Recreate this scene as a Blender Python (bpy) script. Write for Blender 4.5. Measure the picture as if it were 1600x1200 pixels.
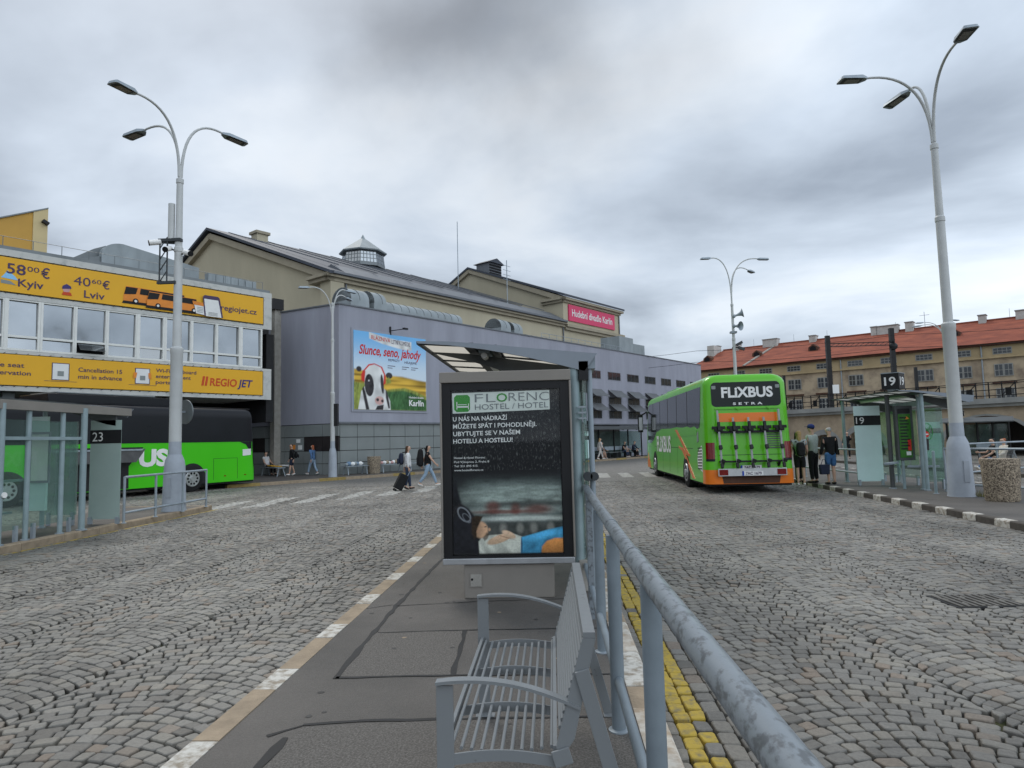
import bpy, bmesh, math, random
import numpy as np
from mathutils import Vector, Matrix
R = math.radians
random.seed(7)
for o in list(bpy.data.objects):
    bpy.data.objects.remove(o)
SC = bpy.context.scene
COL = SC.collection

# ------------------------------------------------------------------ camera
cam_data = bpy.data.cameras.new("camera")
cam = bpy.data.objects.new("camera", cam_data)
COL.objects.link(cam)
cam_data.sensor_width = 36.0
cam_data.lens = 1050 / 1600 * 36
cam_data.clip_start = 0.05
cam_data.clip_end = 3000
_a, _p, _r = math.atan(61 / 1050), math.atan(88.4 / 1050), 0.0236
_R0 = Vector((math.cos(_a), math.sin(_a), 0))
_F = Vector((-math.sin(_a) * math.cos(_p), math.cos(_a) * math.cos(_p), math.sin(_p)))
_U0 = _R0.cross(_F)
_Rr = math.cos(_r) * _R0 - math.sin(_r) * _U0
_U = math.cos(_r) * _U0 + math.sin(_r) * _R0
cam.matrix_world = Matrix(((_Rr.x, _U.x, -_F.x, 0), (_Rr.y, _U.y, -_F.y, 0), (_Rr.z, _U.z, -_F.z, 1.70), (0, 0, 0, 1)))
SC.camera = cam

# ------------------------------------------------------------------ world: overcast sky
SUN_AZ, SUN_EL = R(-28), R(50)          # clockwise from +Y
W = bpy.data.worlds.new("World")
SC.world = W
W.use_nodes = True
nt = W.node_tree
nt.nodes.clear()
def N(t, typ, **kw):
    n = t.nodes.new(typ)
    for k, v in kw.items():
        setattr(n, k, v)
    return n
L = nt.links.new
out = N(nt, 'ShaderNodeOutputWorld')
bg = N(nt, 'ShaderNodeBackground'); bg.inputs[1].default_value = 0.1
L(bg.outputs[0], out.inputs[0])
sky = N(nt, 'ShaderNodeTexSky', sky_type='NISHITA', sun_disc=False)
sky.sun_elevation = SUN_EL; sky.sun_rotation = SUN_AZ
sky.air_density = 1.0; sky.dust_density = 2.0
tc = N(nt, 'ShaderNodeTexCoord')
sep = N(nt, 'ShaderNodeSeparateXYZ'); L(tc.outputs['Generated'], sep.inputs[0])
def M(op, a, b=None, c=None):
    n = N(nt, 'ShaderNodeMath', operation=op)
    for i, v in enumerate((a, b, c)):
        if v is None: continue
        if isinstance(v, (int, float)): n.inputs[i].default_value = v
        else: L(v, n.inputs[i])
    return n.outputs[0]
zz = M('ADD', M('MAXIMUM', sep.outputs[2], 0.0), 0.16)
comb = N(nt, 'ShaderNodeCombineXYZ')
L(M('DIVIDE', sep.outputs[0], zz), comb.inputs[0]); L(M('DIVIDE', sep.outputs[1], zz), comb.inputs[1])
def noise(scale, detail, rough, off, dist=0.0, vec=None):
    mp = N(nt, 'ShaderNodeMapping'); mp.inputs[1].default_value = off
    L(vec or comb.outputs[0], mp.inputs[0])
    n = N(nt, 'ShaderNodeTexNoise'); L(mp.outputs[0], n.inputs['Vector'])
    n.inputs['Scale'].default_value = scale; n.inputs['Detail'].default_value = detail
    n.inputs['Roughness'].default_value = rough; n.inputs['Distortion'].default_value = dist
    return n.outputs[0]
n1 = noise(0.72, 6, 0.50, (3.1, 0.65, 0), 0.35)
n2 = noise(1.7, 6, 0.55, (9.3, 4.2, 1), 0.2)
cl = M('ADD', M('MULTIPLY', n1, 0.80), M('MULTIPLY', n2, 0.20))
ramp = N(nt, 'ShaderNodeValToRGB'); L(cl, ramp.inputs[0])
e = ramp.color_ramp.elements
e[0].position = 0.36; e[0].color = (2.45, 2.85, 3.4, 1)
e[1].position = 0.67; e[1].color = (7.0, 7.25, 7.5, 1)
for pos, c in ((0.44, (3.75, 4.3, 5.0, 1)), (0.51, (4.85, 5.5, 6.3, 1)), (0.58, (6.1, 6.65, 7.25, 1))):
    k = e.new(pos); k.color = c
# brighter veil where the hidden sun and the low horizon are
hz = M('POWER', M('SUBTRACT', 1.0, M('MAXIMUM', sep.outputs[2], 0.0)), 7.0)
dotp = N(nt, 'ShaderNodeVectorMath', operation='DOT_PRODUCT'); L(tc.outputs['Generated'], dotp.inputs[0])
dotp.inputs[1].default_value = (math.sin(R(42)) * math.cos(R(15)), math.cos(R(42)) * math.cos(R(15)), math.sin(R(15)))
glow = M('POWER', M('MAXIMUM', dotp.outputs['Value'], 0.0), 9.0)
def lobe(d, power, amp):
    v_ = N(nt, 'ShaderNodeVectorMath', operation='DOT_PRODUCT'); L(wob.outputs[0], v_.inputs[0]); v_.inputs[1].default_value = Vector(d).normalized()
    return M('MULTIPLY', M('POWER', M('MAXIMUM', v_.outputs['Value'], 0.0), power), amp)
wn = N(nt, 'ShaderNodeTexNoise'); L(tc.outputs['Generated'], wn.inputs['Vector']); wn.inputs['Scale'].default_value = 3.2; wn.inputs['Detail'].default_value = 6
wv = N(nt, 'ShaderNodeVectorMath', operation='MULTIPLY_ADD'); L(wn.outputs['Color'], wv.inputs[0]); wv.inputs[1].default_value = (.5, .5, .5); L(tc.outputs['Generated'], wv.inputs[2])
ws = N(nt, 'ShaderNodeVectorMath', operation='SUBTRACT'); L(wv.outputs[0], ws.inputs[0]); ws.inputs[1].default_value = (.25, .25, .25)
wob = N(nt, 'ShaderNodeVectorMath', operation='NORMALIZE'); L(ws.outputs[0], wob.inputs[0])
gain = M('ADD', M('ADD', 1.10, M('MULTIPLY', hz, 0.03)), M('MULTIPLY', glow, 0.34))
for d_, p_, a_ in (((-.10, .83, .55), 70, -.62), ((.10, .86, .50), 90, -.20), ((-.55, .75, .40), 40, .16), ((.48, .70, .52), 40, .14), ((-.75, .45, .48), 20, -.12), ((.58, .72, .36), 160, -.05), ((.60, -.55, .55), 2, 1.75)):  # last lobe: unseen bright sky added behind the camera, fills camera-facing surfaces
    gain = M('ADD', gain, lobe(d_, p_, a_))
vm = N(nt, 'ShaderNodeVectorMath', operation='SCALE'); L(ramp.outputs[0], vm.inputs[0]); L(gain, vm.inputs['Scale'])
mix = N(nt, 'ShaderNodeMix', data_type='RGBA'); mix.inputs[0].default_value = 0.90
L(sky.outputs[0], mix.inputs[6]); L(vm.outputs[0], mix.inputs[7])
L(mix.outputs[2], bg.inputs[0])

# ------------------------------------------------------------------ sun
sd = bpy.data.lights.new("sun", 'SUN'); sd.energy = 1.25; sd.angle = R(20); sd.color = (1.0, 0.96, 0.9)
sun = bpy.data.objects.new("sun", sd); COL.objects.link(sun)
_s = Vector((math.sin(SUN_AZ) * math.cos(SUN_EL), math.cos(SUN_AZ) * math.cos(SUN_EL), math.sin(SUN_EL)))
sun.rotation_euler = _s.to_track_quat('Z', 'Y').to_euler()
SC.view_settings.view_transform = 'Standard'; SC.view_settings.look = 'None'
SC.view_settings.exposure = 0.20; SC.view_settings.gamma = 1.0

# ------------------------------------------------------------------ materials
MATS = {}
def mat(name, col=(.5, .5, .5), rough=.6, metal=0., var=.12, scale=3., bump=0., bscale=40., spec=.22, emit=None,
        trans=0., coat=0., col2=None, detail=6., thr=None, stretch=(1, 1, 1), island=0.):
    if name in MATS: return MATS[name]
    m = bpy.data.materials.new(name); MATS[name] = m; m.use_nodes = True
    t = m.node_tree; b = t.nodes['Principled BSDF']
    b.inputs['Roughness'].default_value = rough; b.inputs['Metallic'].default_value = metal
    b.inputs['Specular IOR Level'].default_value = spec
    b.inputs['Coat Weight'].default_value = coat; b.inputs['Coat Roughness'].default_value = .08
    tcn = t.nodes.new('ShaderNodeTexCoord'); mp = t.nodes.new('ShaderNodeMapping'); mp.inputs[3].default_value = stretch
    t.links.new(tcn.outputs['Object'], mp.inputs[0])
    if var or col2:
        nz = t.nodes.new('ShaderNodeTexNoise'); nz.inputs['Scale'].default_value = scale
        nz.inputs['Detail'].default_value = detail; nz.inputs['Roughness'].default_value = .62
        t.links.new(mp.outputs[0], nz.inputs['Vector'])
        r = t.nodes.new('ShaderNodeValToRGB'); t.links.new(nz.outputs[0], r.inputs[0])
        c2 = col2 or tuple(min(1, c * (1 + var)) for c in col)
        c1 = col if col2 else tuple(c * (1 - var) for c in col)
        lo, hi = thr or (.32, .68)
        r.color_ramp.elements[0].position = lo; r.color_ramp.elements[1].position = hi
        r.color_ramp.elements[0].color = (*c1, 1); r.color_ramp.elements[1].color = (*c2, 1)
        last = r.outputs[0]
        if island:
            g = t.nodes.new('ShaderNodeNewGeometry'); hs = t.nodes.new('ShaderNodeHueSaturation')
            mr = t.nodes.new('ShaderNodeMapRange'); mr.inputs[3].default_value = 1 - island; mr.inputs[4].default_value = 1 + island
            t.links.new(g.outputs['Random Per Island'], mr.inputs[0]); t.links.new(mr.outputs[0], hs.inputs['Value'])
            t.links.new(last, hs.inputs['Color']); last = hs.outputs[0]
        t.links.new(last, b.inputs['Base Color'])
        mr2 = t.nodes.new('ShaderNodeMapRange'); mr2.inputs[3].default_value = max(0, rough - .08); mr2.inputs[4].default_value = min(1, rough + .1)
        t.links.new(nz.outputs[0], mr2.inputs[0]); t.links.new(mr2.outputs[0], b.inputs['Roughness'])
    else:
        b.inputs['Base Color'].default_value = (*col, 1)
    if bump:
        nb = t.nodes.new('ShaderNodeTexNoise'); nb.inputs['Scale'].default_value = bscale; nb.inputs['Detail'].default_value = 5
        t.links.new(mp.outputs[0], nb.inputs['Vector'])
        bp = t.nodes.new('ShaderNodeBump'); bp.inputs['Strength'].default_value = bump; bp.inputs['Distance'].default_value = .02
        t.links.new(nb.outputs[0], bp.inputs['Height']); t.links.new(bp.outputs[0], b.inputs['Normal'])
    if emit:
        b.inputs['Emission Color'].default_value = (*emit[:3], 1); b.inputs['Emission Strength'].default_value = emit[3]
    return m
def glass_mat(name, tint, refl=.12, haze=0.):
    m = bpy.data.materials.new(name); MATS[name] = m; m.use_nodes = True
    t = m.node_tree; t.nodes.clear(); o = t.nodes.new('ShaderNodeOutputMaterial')
    tr = t.nodes.new('ShaderNodeBsdfTransparent'); tr.inputs[0].default_value = (*tint, 1)
    gl = t.nodes.new('ShaderNodeBsdfGlossy'); gl.inputs['Roughness'].default_value = .03
    ge = t.nodes.new('ShaderNodeNewGeometry'); dt = t.nodes.new('ShaderNodeVectorMath'); dt.operation = 'DOT_PRODUCT'
    t.links.new(ge.outputs['Incoming'], dt.inputs[0]); t.links.new(ge.outputs['Normal'], dt.inputs[1])
    def mth(op, a, b=None):
        q = t.nodes.new('ShaderNodeMath'); q.operation = op
        for i, v_ in enumerate((a, b)):
            if v_ is None: continue
            if isinstance(v_, (int, float)): q.inputs[i].default_value = v_
            else: t.links.new(v_, q.inputs[i])
        return q.outputs[0]
    fr = mth('ADD', refl * .3, mth('MULTIPLY', .8, mth('POWER', mth('SUBTRACT', 1.0, mth('MINIMUM', mth('ABSOLUTE', dt.outputs['Value']), 1.0)), 5.0)))
    mx = t.nodes.new('ShaderNodeMixShader')
    t.links.new(fr, mx.inputs[0]); t.links.new(tr.outputs[0], mx.inputs[1]); t.links.new(gl.outputs[0], mx.inputs[2])
    last = mx.outputs[0]
    if haze:
        df = t.nodes.new('ShaderNodeBsdfDiffuse'); df.inputs[0].default_value = (.55, .68, .66, 1)
        m2 = t.nodes.new('ShaderNodeMixShader'); nz = t.nodes.new('ShaderNodeTexNoise'); nz.inputs['Scale'].default_value = 2.5
        mr = t.nodes.new('ShaderNodeMapRange'); mr.inputs[3].default_value = haze * .6; mr.inputs[4].default_value = min(1, haze * 1.3)
        t.links.new(nz.outputs[0], mr.inputs[0]); t.links.new(mr.outputs[0], m2.inputs[0])
        t.links.new(last, m2.inputs[1]); t.links.new(df.outputs[0], m2.inputs[2]); last = m2.outputs[0]
    t.links.new(last, o.inputs[0]); return m
def translucent_mat(name, col):
    m = bpy.data.materials.new(name); MATS[name] = m; m.use_nodes = True
    t = m.node_tree; t.nodes.clear(); o = t.nodes.new('ShaderNodeOutputMaterial')
    a = t.nodes.new('ShaderNodeBsdfTranslucent'); a.inputs[0].default_value = (*col, 1)
    d = t.nodes.new('ShaderNodeBsdfDiffuse'); d.inputs[0].default_value = (*col, 1)
    mx = t.nodes.new('ShaderNodeMixShader'); mx.inputs[0].default_value = .3
    t.links.new(a.outputs[0], mx.inputs[1]); t.links.new(d.outputs[0], mx.inputs[2]); t.links.new(mx.outputs[0], o.inputs[0]); return m

# ------------------------------------------------------------------ mesh builder
class MB:
    def __init__(s, tf=None):
        s.v = []; s.f = []; s.mi = []; s.mats = []; s.tf = tf
    def mid(s, m):
        m = MATS[m] if isinstance(m, str) else m
        if m not in s.mats: s.mats.append(m)
        return s.mats.index(m)
    def add(s, vs, fs, m):
        k = len(s.v); i = s.mid(m)
        s.v += [tuple(v) for v in vs]
        for f in fs:
            s.f.append(tuple(k + a for a in f)); s.mi.append(i)
        return s
    def box(s, x0, x1, y0, y1, z0, z1, m, rot=None, piv=None):
        vs = [Vector((x, y, z)) for z in (z0, z1) for y in (y0, y1) for x in (x0, x1)]
        if rot is not None:
            p = Vector(piv) if piv else Vector(((x0 + x1) / 2, (y0 + y1) / 2, (z0 + z1) / 2))
            vs = [rot @ (v - p) + p for v in vs]
        return s.add(vs, [(0, 2, 3, 1), (4, 5, 7, 6), (0, 1, 5, 4), (2, 6, 7, 3), (0, 4, 6, 2), (1, 3, 7, 5)], m)
    def beam(s, a, b, w, h, m, up=(0, 0, 1)):
        a = Vector(a); b = Vector(b); d = (b - a).normalized(); u = Vector(up)
        if abs(d.dot(u)) > .95: u = Vector((1, 0, 0))
        x = d.cross(u).normalized() * w / 2; y = x.cross(d).normalized() * h / 2
        vs = [p + i * x + j * y for p in (a, b) for i, j in ((-1, -1), (1, -1), (1, 1), (-1, 1))]
        return s.add(vs, [(0, 3, 2, 1), (4, 5, 6, 7), (0, 1, 5, 4), (1, 2, 6, 5), (2, 3, 7, 6), (3, 0, 4, 7)], m)
    def tube(s, pts, r, m, n=12, caps=True):
        pts = [Vector(p) for p in pts]; rs = r if isinstance(r, (list, tuple)) else [r] * len(pts)
        t0 = (pts[1] - pts[0]).normalized(); u = t0.orthogonal().normalized(); vs = []; fs = []
        for i, p in enumerate(pts):
            t = (pts[min(i + 1, len(pts) - 1)] - pts[max(i - 1, 0)]).normalized()
            u = (u - u.dot(t) * t).normalized(); w = t.cross(u)
            vs += [p + rs[i] * (math.cos(6.28319 * k / n) * u + math.sin(6.28319 * k / n) * w) for k in range(n)]
        for i in range(len(pts) - 1):
            fs += [(i * n + k, i * n + (k + 1) % n, (i + 1) * n + (k + 1) % n, (i + 1) * n + k) for k in range(n)]
        if caps:
            fs += [tuple(range(n - 1, -1, -1)), tuple(range((len(pts) - 1) * n, len(pts) * n))]
        return s.add(vs, fs, m)
    def lathe(s, c, prof, m, n=20):          # prof: (radius, z)
        c = Vector(c)
        return s.tube([c + Vector((0, 0, z)) for _, z in prof], [q for q, _ in prof], m, n)
    def cyl(s, c, axis, r, h, m, n=20):
        c = Vector(c); a = Vector(axis).normalized() * h / 2
        return s.tube([c - a, c + a], r, m, n)
    def prism(s, poly, o, ex, ey, ez, d, m):  # poly in (ex,ey) plane, thickness d along ez
        o = Vector(o); ex = Vector(ex); ey = Vector(ey); ez = Vector(ez)
        k = len(poly); a = [o + x * ex + y * ey for x, y in poly]; b = [p + d * ez for p in a]
        return s.add(a + b, [tuple(range(k - 1, -1, -1)), tuple(range(k, 2 * k))] + [(i, (i + 1) % k, k + (i + 1) % k, k + i) for i in range(k)], m)
    def poly(s, pts, m):
        return s.add(pts, [tuple(range(len(pts)))], m)
    def ball(s, c, rx, ry, rz, m, n=12, rings=8):
        c = Vector(c); vs = []; fs = []
        for i in range(rings + 1):
            t = math.pi * i / rings
            vs += [c + Vector((rx * math.sin(t) * math.cos(6.28319 * k / n), ry * math.sin(t) * math.sin(6.28319 * k / n), -rz * math.cos(t))) for k in range(n)]
        for i in range(rings):
            fs += [(i * n + k, i * n + (k + 1) % n, (i + 1) * n + (k + 1) % n, (i + 1) * n + k) for k in range(n)]
        return s.add(vs, fs, m)
    def text(s, txt, o, ex, ey, m, h=None, w=None, bold=0., shear=0., lift=.004, align='l', space=1.):
        """lettering whose cap height / width are h / w, lower-left corner at o"""
        vs, fs, bb, cap = glyphs(txt, bold, shear, space)
        o = Vector(o); ex = Vector(ex).normalized(); ey = Vector(ey).normalized(); nz = ex.cross(ey)
        sy = (h / cap) if h else None; sx = (w / (bb[1] - bb[0])) if w else sy
        sy = sy or sx
        ww = (bb[1] - bb[0]) * sx; off = {'l': 0, 'c': -ww / 2, 'r': -ww}[align]
        return s.add([o + ex * ((x - bb[0]) * sx + off) + ey * y * sy + nz * lift for x, y in vs], fs, m)
    def build(s, name, parent=None, smooth=35, bevel=0., label=None):
        me = bpy.data.meshes.new(name)
        vs = [s.tf @ Vector(v) for v in s.v] if s.tf else s.v
        me.from_pydata([tuple(v) for v in vs], [], s.f)
        for m in s.mats: me.materials.append(m)
        me.polygons.foreach_set('material_index', s.mi)
        if smooth:
            me.polygons.foreach_set('use_smooth', [True] * len(s.f)); me.set_sharp_from_angle(angle=R(smooth))
        me.update()
        o = bpy.data.objects.new(name, me); COL.objects.link(o)
        if parent: o.parent = parent
        if bevel:
            b = o.modifiers.new('bevel', 'BEVEL'); b.width = bevel; b.segments = 2; b.limit_method = 'ANGLE'; b.angle_limit = R(40)
        if label: o['label'] = label
        return o
_gc = {}
def glyphs(txt, bold, shear, space):
    k = (txt, bold, shear, space)
    if k in _gc: return _gc[k]
    def raw(t):
        c = bpy.data.curves.new('lettering', 'FONT'); c.body = t; c.size = 1; c.offset = bold; c.shear = shear; c.resolution_u = 3
        c.space_character = space; c.fill_mode = 'FRONT' if hasattr(c, 'fill_mode') else c.fill_mode
        o = bpy.data.objects.new('lettering', c); me = bpy.data.meshes.new_from_object(o)
        v = [(p.co.x, p.co.y) for p in me.vertices]; f = [tuple(q.vertices) for q in me.polygons]
        bpy.data.objects.remove(o); bpy.data.curves.remove(c); bpy.data.meshes.remove(me); return v, f
    v, f = raw(txt); hv, _ = raw('H'); cap = max(y for _, y in hv)
    bb = (min(x for x, _ in v), max(x for x, _ in v))
    _gc[k] = (v, f, bb, cap); return _gc[k]
def tag(o, label=None, cat=None, group=None, kind=None):
    if label: o['label'] = label
    if cat: o['category'] = cat
    if group: o['group'] = group
    if kind: o['kind'] = kind
    return o
def thing(name, label, cat, loc=(0, 0, 0), rz=0., group=None):
    o = bpy.data.objects.new(name, None); o.empty_display_size = .3; COL.objects.link(o)
    o.location = loc; o.rotation_euler = (0, 0, rz)
    return tag(o, label, cat, group)
def copy_tree(o, parent=None):
    c = o.copy(); COL.objects.link(c); c.parent = parent
    for ch in list(o.children): copy_tree(ch, c)
    return c
X, Y, Z = Vector((1, 0, 0)), Vector((0, 1, 0)), Vector((0, 0, 1))

def painted(name, parent, x0, x1, z0, z1, nx, nz, y, fn, rough=.45):
    """a printed picture: a fine sheet whose print is a colour per point"""
    gx, gz_ = np.meshgrid(np.linspace(x0, x1, nx), np.linspace(z0, z1, nz)); rgb = fn(gx, gz_)
    me = bpy.data.meshes.new(name); vs = np.stack([gx.ravel(), np.full(gx.size, y), gz_.ravel()], 1)
    fs = [(j * nx + i, j * nx + i + 1, (j + 1) * nx + i + 1, (j + 1) * nx + i) for j in range(nz - 1) for i in range(nx - 1)]
    me.from_pydata([tuple(v) for v in vs], [], fs)
    at = me.color_attributes.new('print', 'FLOAT_COLOR', 'POINT'); c = np.ones((gx.size, 4), np.float32); c[:, :3] = np.clip(rgb.reshape(-1, 3), 0, 1); at.data.foreach_set('color', c.ravel())
    mt = bpy.data.materials.new(name); mt.use_nodes = True; bs = mt.node_tree.nodes['Principled BSDF']; bs.inputs['Roughness'].default_value = rough; bs.inputs['Specular IOR Level'].default_value = .2
    an = mt.node_tree.nodes.new('ShaderNodeAttribute'); an.attribute_name = 'print'; mt.node_tree.links.new(an.outputs['Color'], bs.inputs['Base Color'])
    me.materials.append(mt); o = bpy.data.objects.new(name, me); COL.objects.link(o); o.parent = parent; return o
def vnoise(x, z, sx, sz, seed):
    rg = np.random.default_rng(seed); T_ = rg.random((64, 64)); u_, v_ = x * sx, z * sz; i, j = np.floor(u_).astype(int), np.floor(v_).astype(int); fu, fv = u_ - i, v_ - j; fu = fu * fu * (3 - 2 * fu); fv = fv * fv * (3 - 2 * fv)
    g_ = lambda a, b: T_[a % 64, b % 64]
    return (g_(i, j) * (1 - fu) + g_(i + 1, j) * fu) * (1 - fv) + (g_(i, j + 1) * (1 - fu) + g_(i + 1, j + 1) * fu) * fv
def sm(a, lo, hi): t_ = np.clip((a - lo) / (hi - lo), 0, 1); return t_ * t_ * (3 - 2 * t_)
def pmask(x, z, poly, soft=.008):
    ins = np.zeros(x.shape, bool); dist = np.full(x.shape, 9.); k = len(poly)
    for (ax, az_), (bx_, bz_) in zip(poly, poly[1:] + poly[:1]):
        dx_, dz_ = bx_ - ax, bz_ - az_
        t_ = np.clip(((x - ax) * dx_ + (z - az_) * dz_) / (dx_ * dx_ + dz_ * dz_ + 1e-12), 0, 1); dist = np.minimum(dist, np.hypot(x - ax - t_ * dx_, z - az_ - t_ * dz_))
        if az_ != bz_: ins ^= ((az_ > z) != (bz_ > z)) & (x < ax + dx_ * (z - az_) / dz_)
    return sm(np.where(ins, dist, -dist), -soft, soft)
def emask(x, z, cx, cz, rx, rz_, rot=0., soft=.25):
    u_ = (x - cx) * math.cos(rot) + (z - cz) * math.sin(rot); v_ = -(x - cx) * math.sin(rot) + (z - cz) * math.cos(rot)
    return 1 - sm(np.hypot(u_ / rx, v_ / rz_), 1 - soft, 1 + soft)
def put(img, mask, col, tex=None):
    c = np.array(col)[None, None, :] * (1 if tex is None else tex[..., None]); img += (c - img) * mask[..., None]

# palette
mat('galv', (.30, .34, .37), .45, .35, .14, 4, .05, 60)
mat('paint_grey', (.20, .212, .218), .34, .0, col2=(.15, .155, .155), scale=22, thr=(.66, .70), bump=.03, bscale=90, detail=8)
mat('post_paint', (.185, .22, .245), .42, 0, .14, 3, .05, 60)
mat('rail_paint', (.195, .22, .24), .30, .0, col2=(.10, .11, .118), scale=30, thr=(.50, .60), stretch=(1, .55, 1), bump=.04, bscale=50, detail=9)
mat('pole_white', (.50, .51, .50), .5, .1, .07, 2.5, .03, 60)
mat('pole_grey', (.34, .37, .41), .5, .0, .10, 3, .04, 60)
mat('lamp_dark', (.06, .065, .07), .5, .1, .1)
mat('lamp_glass', (.22, .21, .2), .2, 0, .1)
mat('black', (.012, .012, .013), .4, 0, .1, spec=.25)
mat('matt_black', (.02, .02, .021), .7, 0, .2)
mat('dark_metal', (.055, .06, .063), .5, .3, .15)
mat('white_paint', (.78, .77, .74), .5, 0, .05)
mat('white_print', (.72, .72, .70), .55, 0, .04)
mat('steel', (.42, .43, .44), .38, .75, .08, 6)
mat('concrete', (.30, .285, .255), .85, 0, .16, 4, .3, 50)
mat('green_print', (.035, .28, .045), .4, 0, .08)
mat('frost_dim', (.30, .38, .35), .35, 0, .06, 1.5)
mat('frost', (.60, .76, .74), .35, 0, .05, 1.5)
glass_mat('shelter_glass', (.74, .84, .80), haze=.06)
glass_mat('etched_glass', (.62, .72, .66), haze=.28)
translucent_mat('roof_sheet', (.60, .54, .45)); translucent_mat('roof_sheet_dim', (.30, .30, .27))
mat('case_taupe', (.235, .215, .19), .55, .1, .06, 3)
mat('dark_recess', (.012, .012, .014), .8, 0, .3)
# ------------------------------------------------------------------ ground, roads, platforms
def road_far_mat():
    m = bpy.data.materials.new('far_setts'); MATS['far_setts'] = m; m.use_nodes = True; t = m.node_tree; b = t.nodes['Principled BSDF']
    tcn = t.nodes.new('ShaderNodeTexCoord')
    v = t.nodes.new('ShaderNodeTexVoronoi'); v.inputs['Scale'].default_value = 7.5; t.links.new(tcn.outputs['Object'], v.inputs['Vector'])
    ve = t.nodes.new('ShaderNodeTexVoronoi'); ve.feature = 'DISTANCE_TO_EDGE'; ve.inputs['Scale'].default_value = 7.5; t.links.new(tcn.outputs['Object'], ve.inputs['Vector'])
    n = t.nodes.new('ShaderNodeTexNoise'); n.inputs['Scale'].default_value = .35; n.inputs['Detail'].default_value = 6; t.links.new(tcn.outputs['Object'], n.inputs['Vector'])
    r = t.nodes.new('ShaderNodeValToRGB'); r.color_ramp.elements[0].color = (.105, .098, .086, 1); r.color_ramp.elements[1].color = (.235, .218, .19, 1)
    ad = t.nodes.new('ShaderNodeMix'); ad.data_type = 'FLOAT'; ad.inputs[0].default_value = .45
    t.links.new(v.outputs['Color'], ad.inputs[2]); t.links.new(n.outputs[0], ad.inputs[3]); t.links.new(ad.outputs[0], r.inputs[0])
    mx = t.nodes.new('ShaderNodeMix'); mx.data_type = 'RGBA'; mr = t.nodes.new('ShaderNodeMapRange'); mr.inputs[1].default_value = .02; mr.inputs[2].default_value = .10
    t.links.new(ve.outputs['Distance'], mr.inputs[0]); t.links.new(mr.outputs[0], mx.inputs[0]); mx.inputs[6].default_value = (.05, .047, .04, 1)
    t.links.new(r.outputs[0], mx.inputs[7]); t.links.new(mx.outputs[2], b.inputs['Base Color'])
    b.inputs['Roughness'].default_value = .62
    bp = t.nodes.new('ShaderNodeBump'); bp.inputs['Strength'].default_value = .5; bp.inputs['Distance'].default_value = .012
    t.links.new(mr.outputs[0], bp.inputs['Height']); t.links.new(bp.outputs[0], b.inputs['Normal'])
road_far_mat()
def sett_mat():
    m = bpy.data.materials.new('setts'); MATS['setts'] = m; m.use_nodes = True; t = m.node_tree; b = t.nodes['Principled BSDF']
    g = t.nodes.new('ShaderNodeNewGeometry'); tcn = t.nodes.new('ShaderNodeTexCoord')
    r = t.nodes.new('ShaderNodeValToRGB'); t.links.new(g.outputs['Random Per Island'], r.inputs[0])
    e = r.color_ramp.elements
    e[0].position = 0; e[0].color = (.134, .124, .108, 1); e[1].position = 1; e[1].color = (.215, .17, .13, 1)
    for p, c in ((.18, (.170, .160, .142, 1)), (.4, (.196, .185, .165, 1)), (.62, (.214, .203, .180, 1)), (.8, (.228, .212, .182, 1)), (.88, (.235, .216, .182, 1)), (.95, (.21, .182, .15, 1))):
        k = e.new(p); k.color = c
    n = t.nodes.new('ShaderNodeTexNoise'); n.inputs['Scale'].default_value = 45; n.inputs['Detail'].default_value = 6; n.inputs['Roughness'].default_value = .7
    t.links.new(tcn.outputs['Object'], n.inputs['Vector'])
    n2 = t.nodes.new('ShaderNodeTexNoise'); n2.inputs['Scale'].default_value = .45; n2.inputs['Detail'].default_value = 7; t.links.new(tcn.outputs['Object'], n2.inputs['Vector'])
    mm = t.nodes.new('ShaderNodeMath'); mm.operation = 'MULTIPLY_ADD'; t.links.new(n.outputs[0], mm.inputs[0]); mm.inputs[1].default_value = 1.0; mm.inputs[2].default_value = .48
    m3 = t.nodes.new('ShaderNodeMath'); m3.operation = 'MULTIPLY_ADD'; t.links.new(n2.outputs[0], m3.inputs[0]); m3.inputs[1].default_value = 1.5; m3.inputs[2].default_value = .24
    mpl = t.nodes.new('ShaderNodeMapping'); mpl.inputs[3].default_value = (1.1, .07, 1); t.links.new(tcn.outputs['Object'], mpl.inputs[0])
    n3 = t.nodes.new('ShaderNodeTexNoise'); n3.inputs['Scale'].default_value = 1.0; n3.inputs['Detail'].default_value = 4; t.links.new(mpl.outputs[0], n3.inputs['Vector'])
    m5 = t.nodes.new('ShaderNodeMath'); m5.operation = 'MULTIPLY_ADD'; t.links.new(n3.outputs[0], m5.inputs[0]); m5.inputs[1].default_value = .75; m5.inputs[2].default_value = .5
    m6 = t.nodes.new('ShaderNodeMath'); m6.operation = 'MULTIPLY'; t.links.new(m3.outputs[0], m6.inputs[0]); t.links.new(m5.outputs[0], m6.inputs[1])
    m4 = t.nodes.new('ShaderNodeMath'); m4.operation = 'MULTIPLY'; t.links.new(mm.outputs[0], m4.inputs[0]); t.links.new(m6.outputs[0], m4.inputs[1])
    hs = t.nodes.new('ShaderNodeHueSaturation'); t.links.new(r.outputs[0], hs.inputs['Color']); t.links.new(m4.outputs[0], hs.inputs['Value'])
    t.links.new(hs.outputs[0], b.inputs['Base Color'])
    b.inputs['Roughness'].default_value = .56; b.inputs['Specular IOR Level'].default_value = .3
    bp = t.nodes.new('ShaderNodeBump'); bp.inputs['Strength'].default_value = .35; bp.inputs['Distance'].default_value = .01
    t.links.new(n.outputs[0], bp.inputs['Height']); t.links.new(bp.outputs[0], b.inputs['Normal'])
sett_mat()
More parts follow.
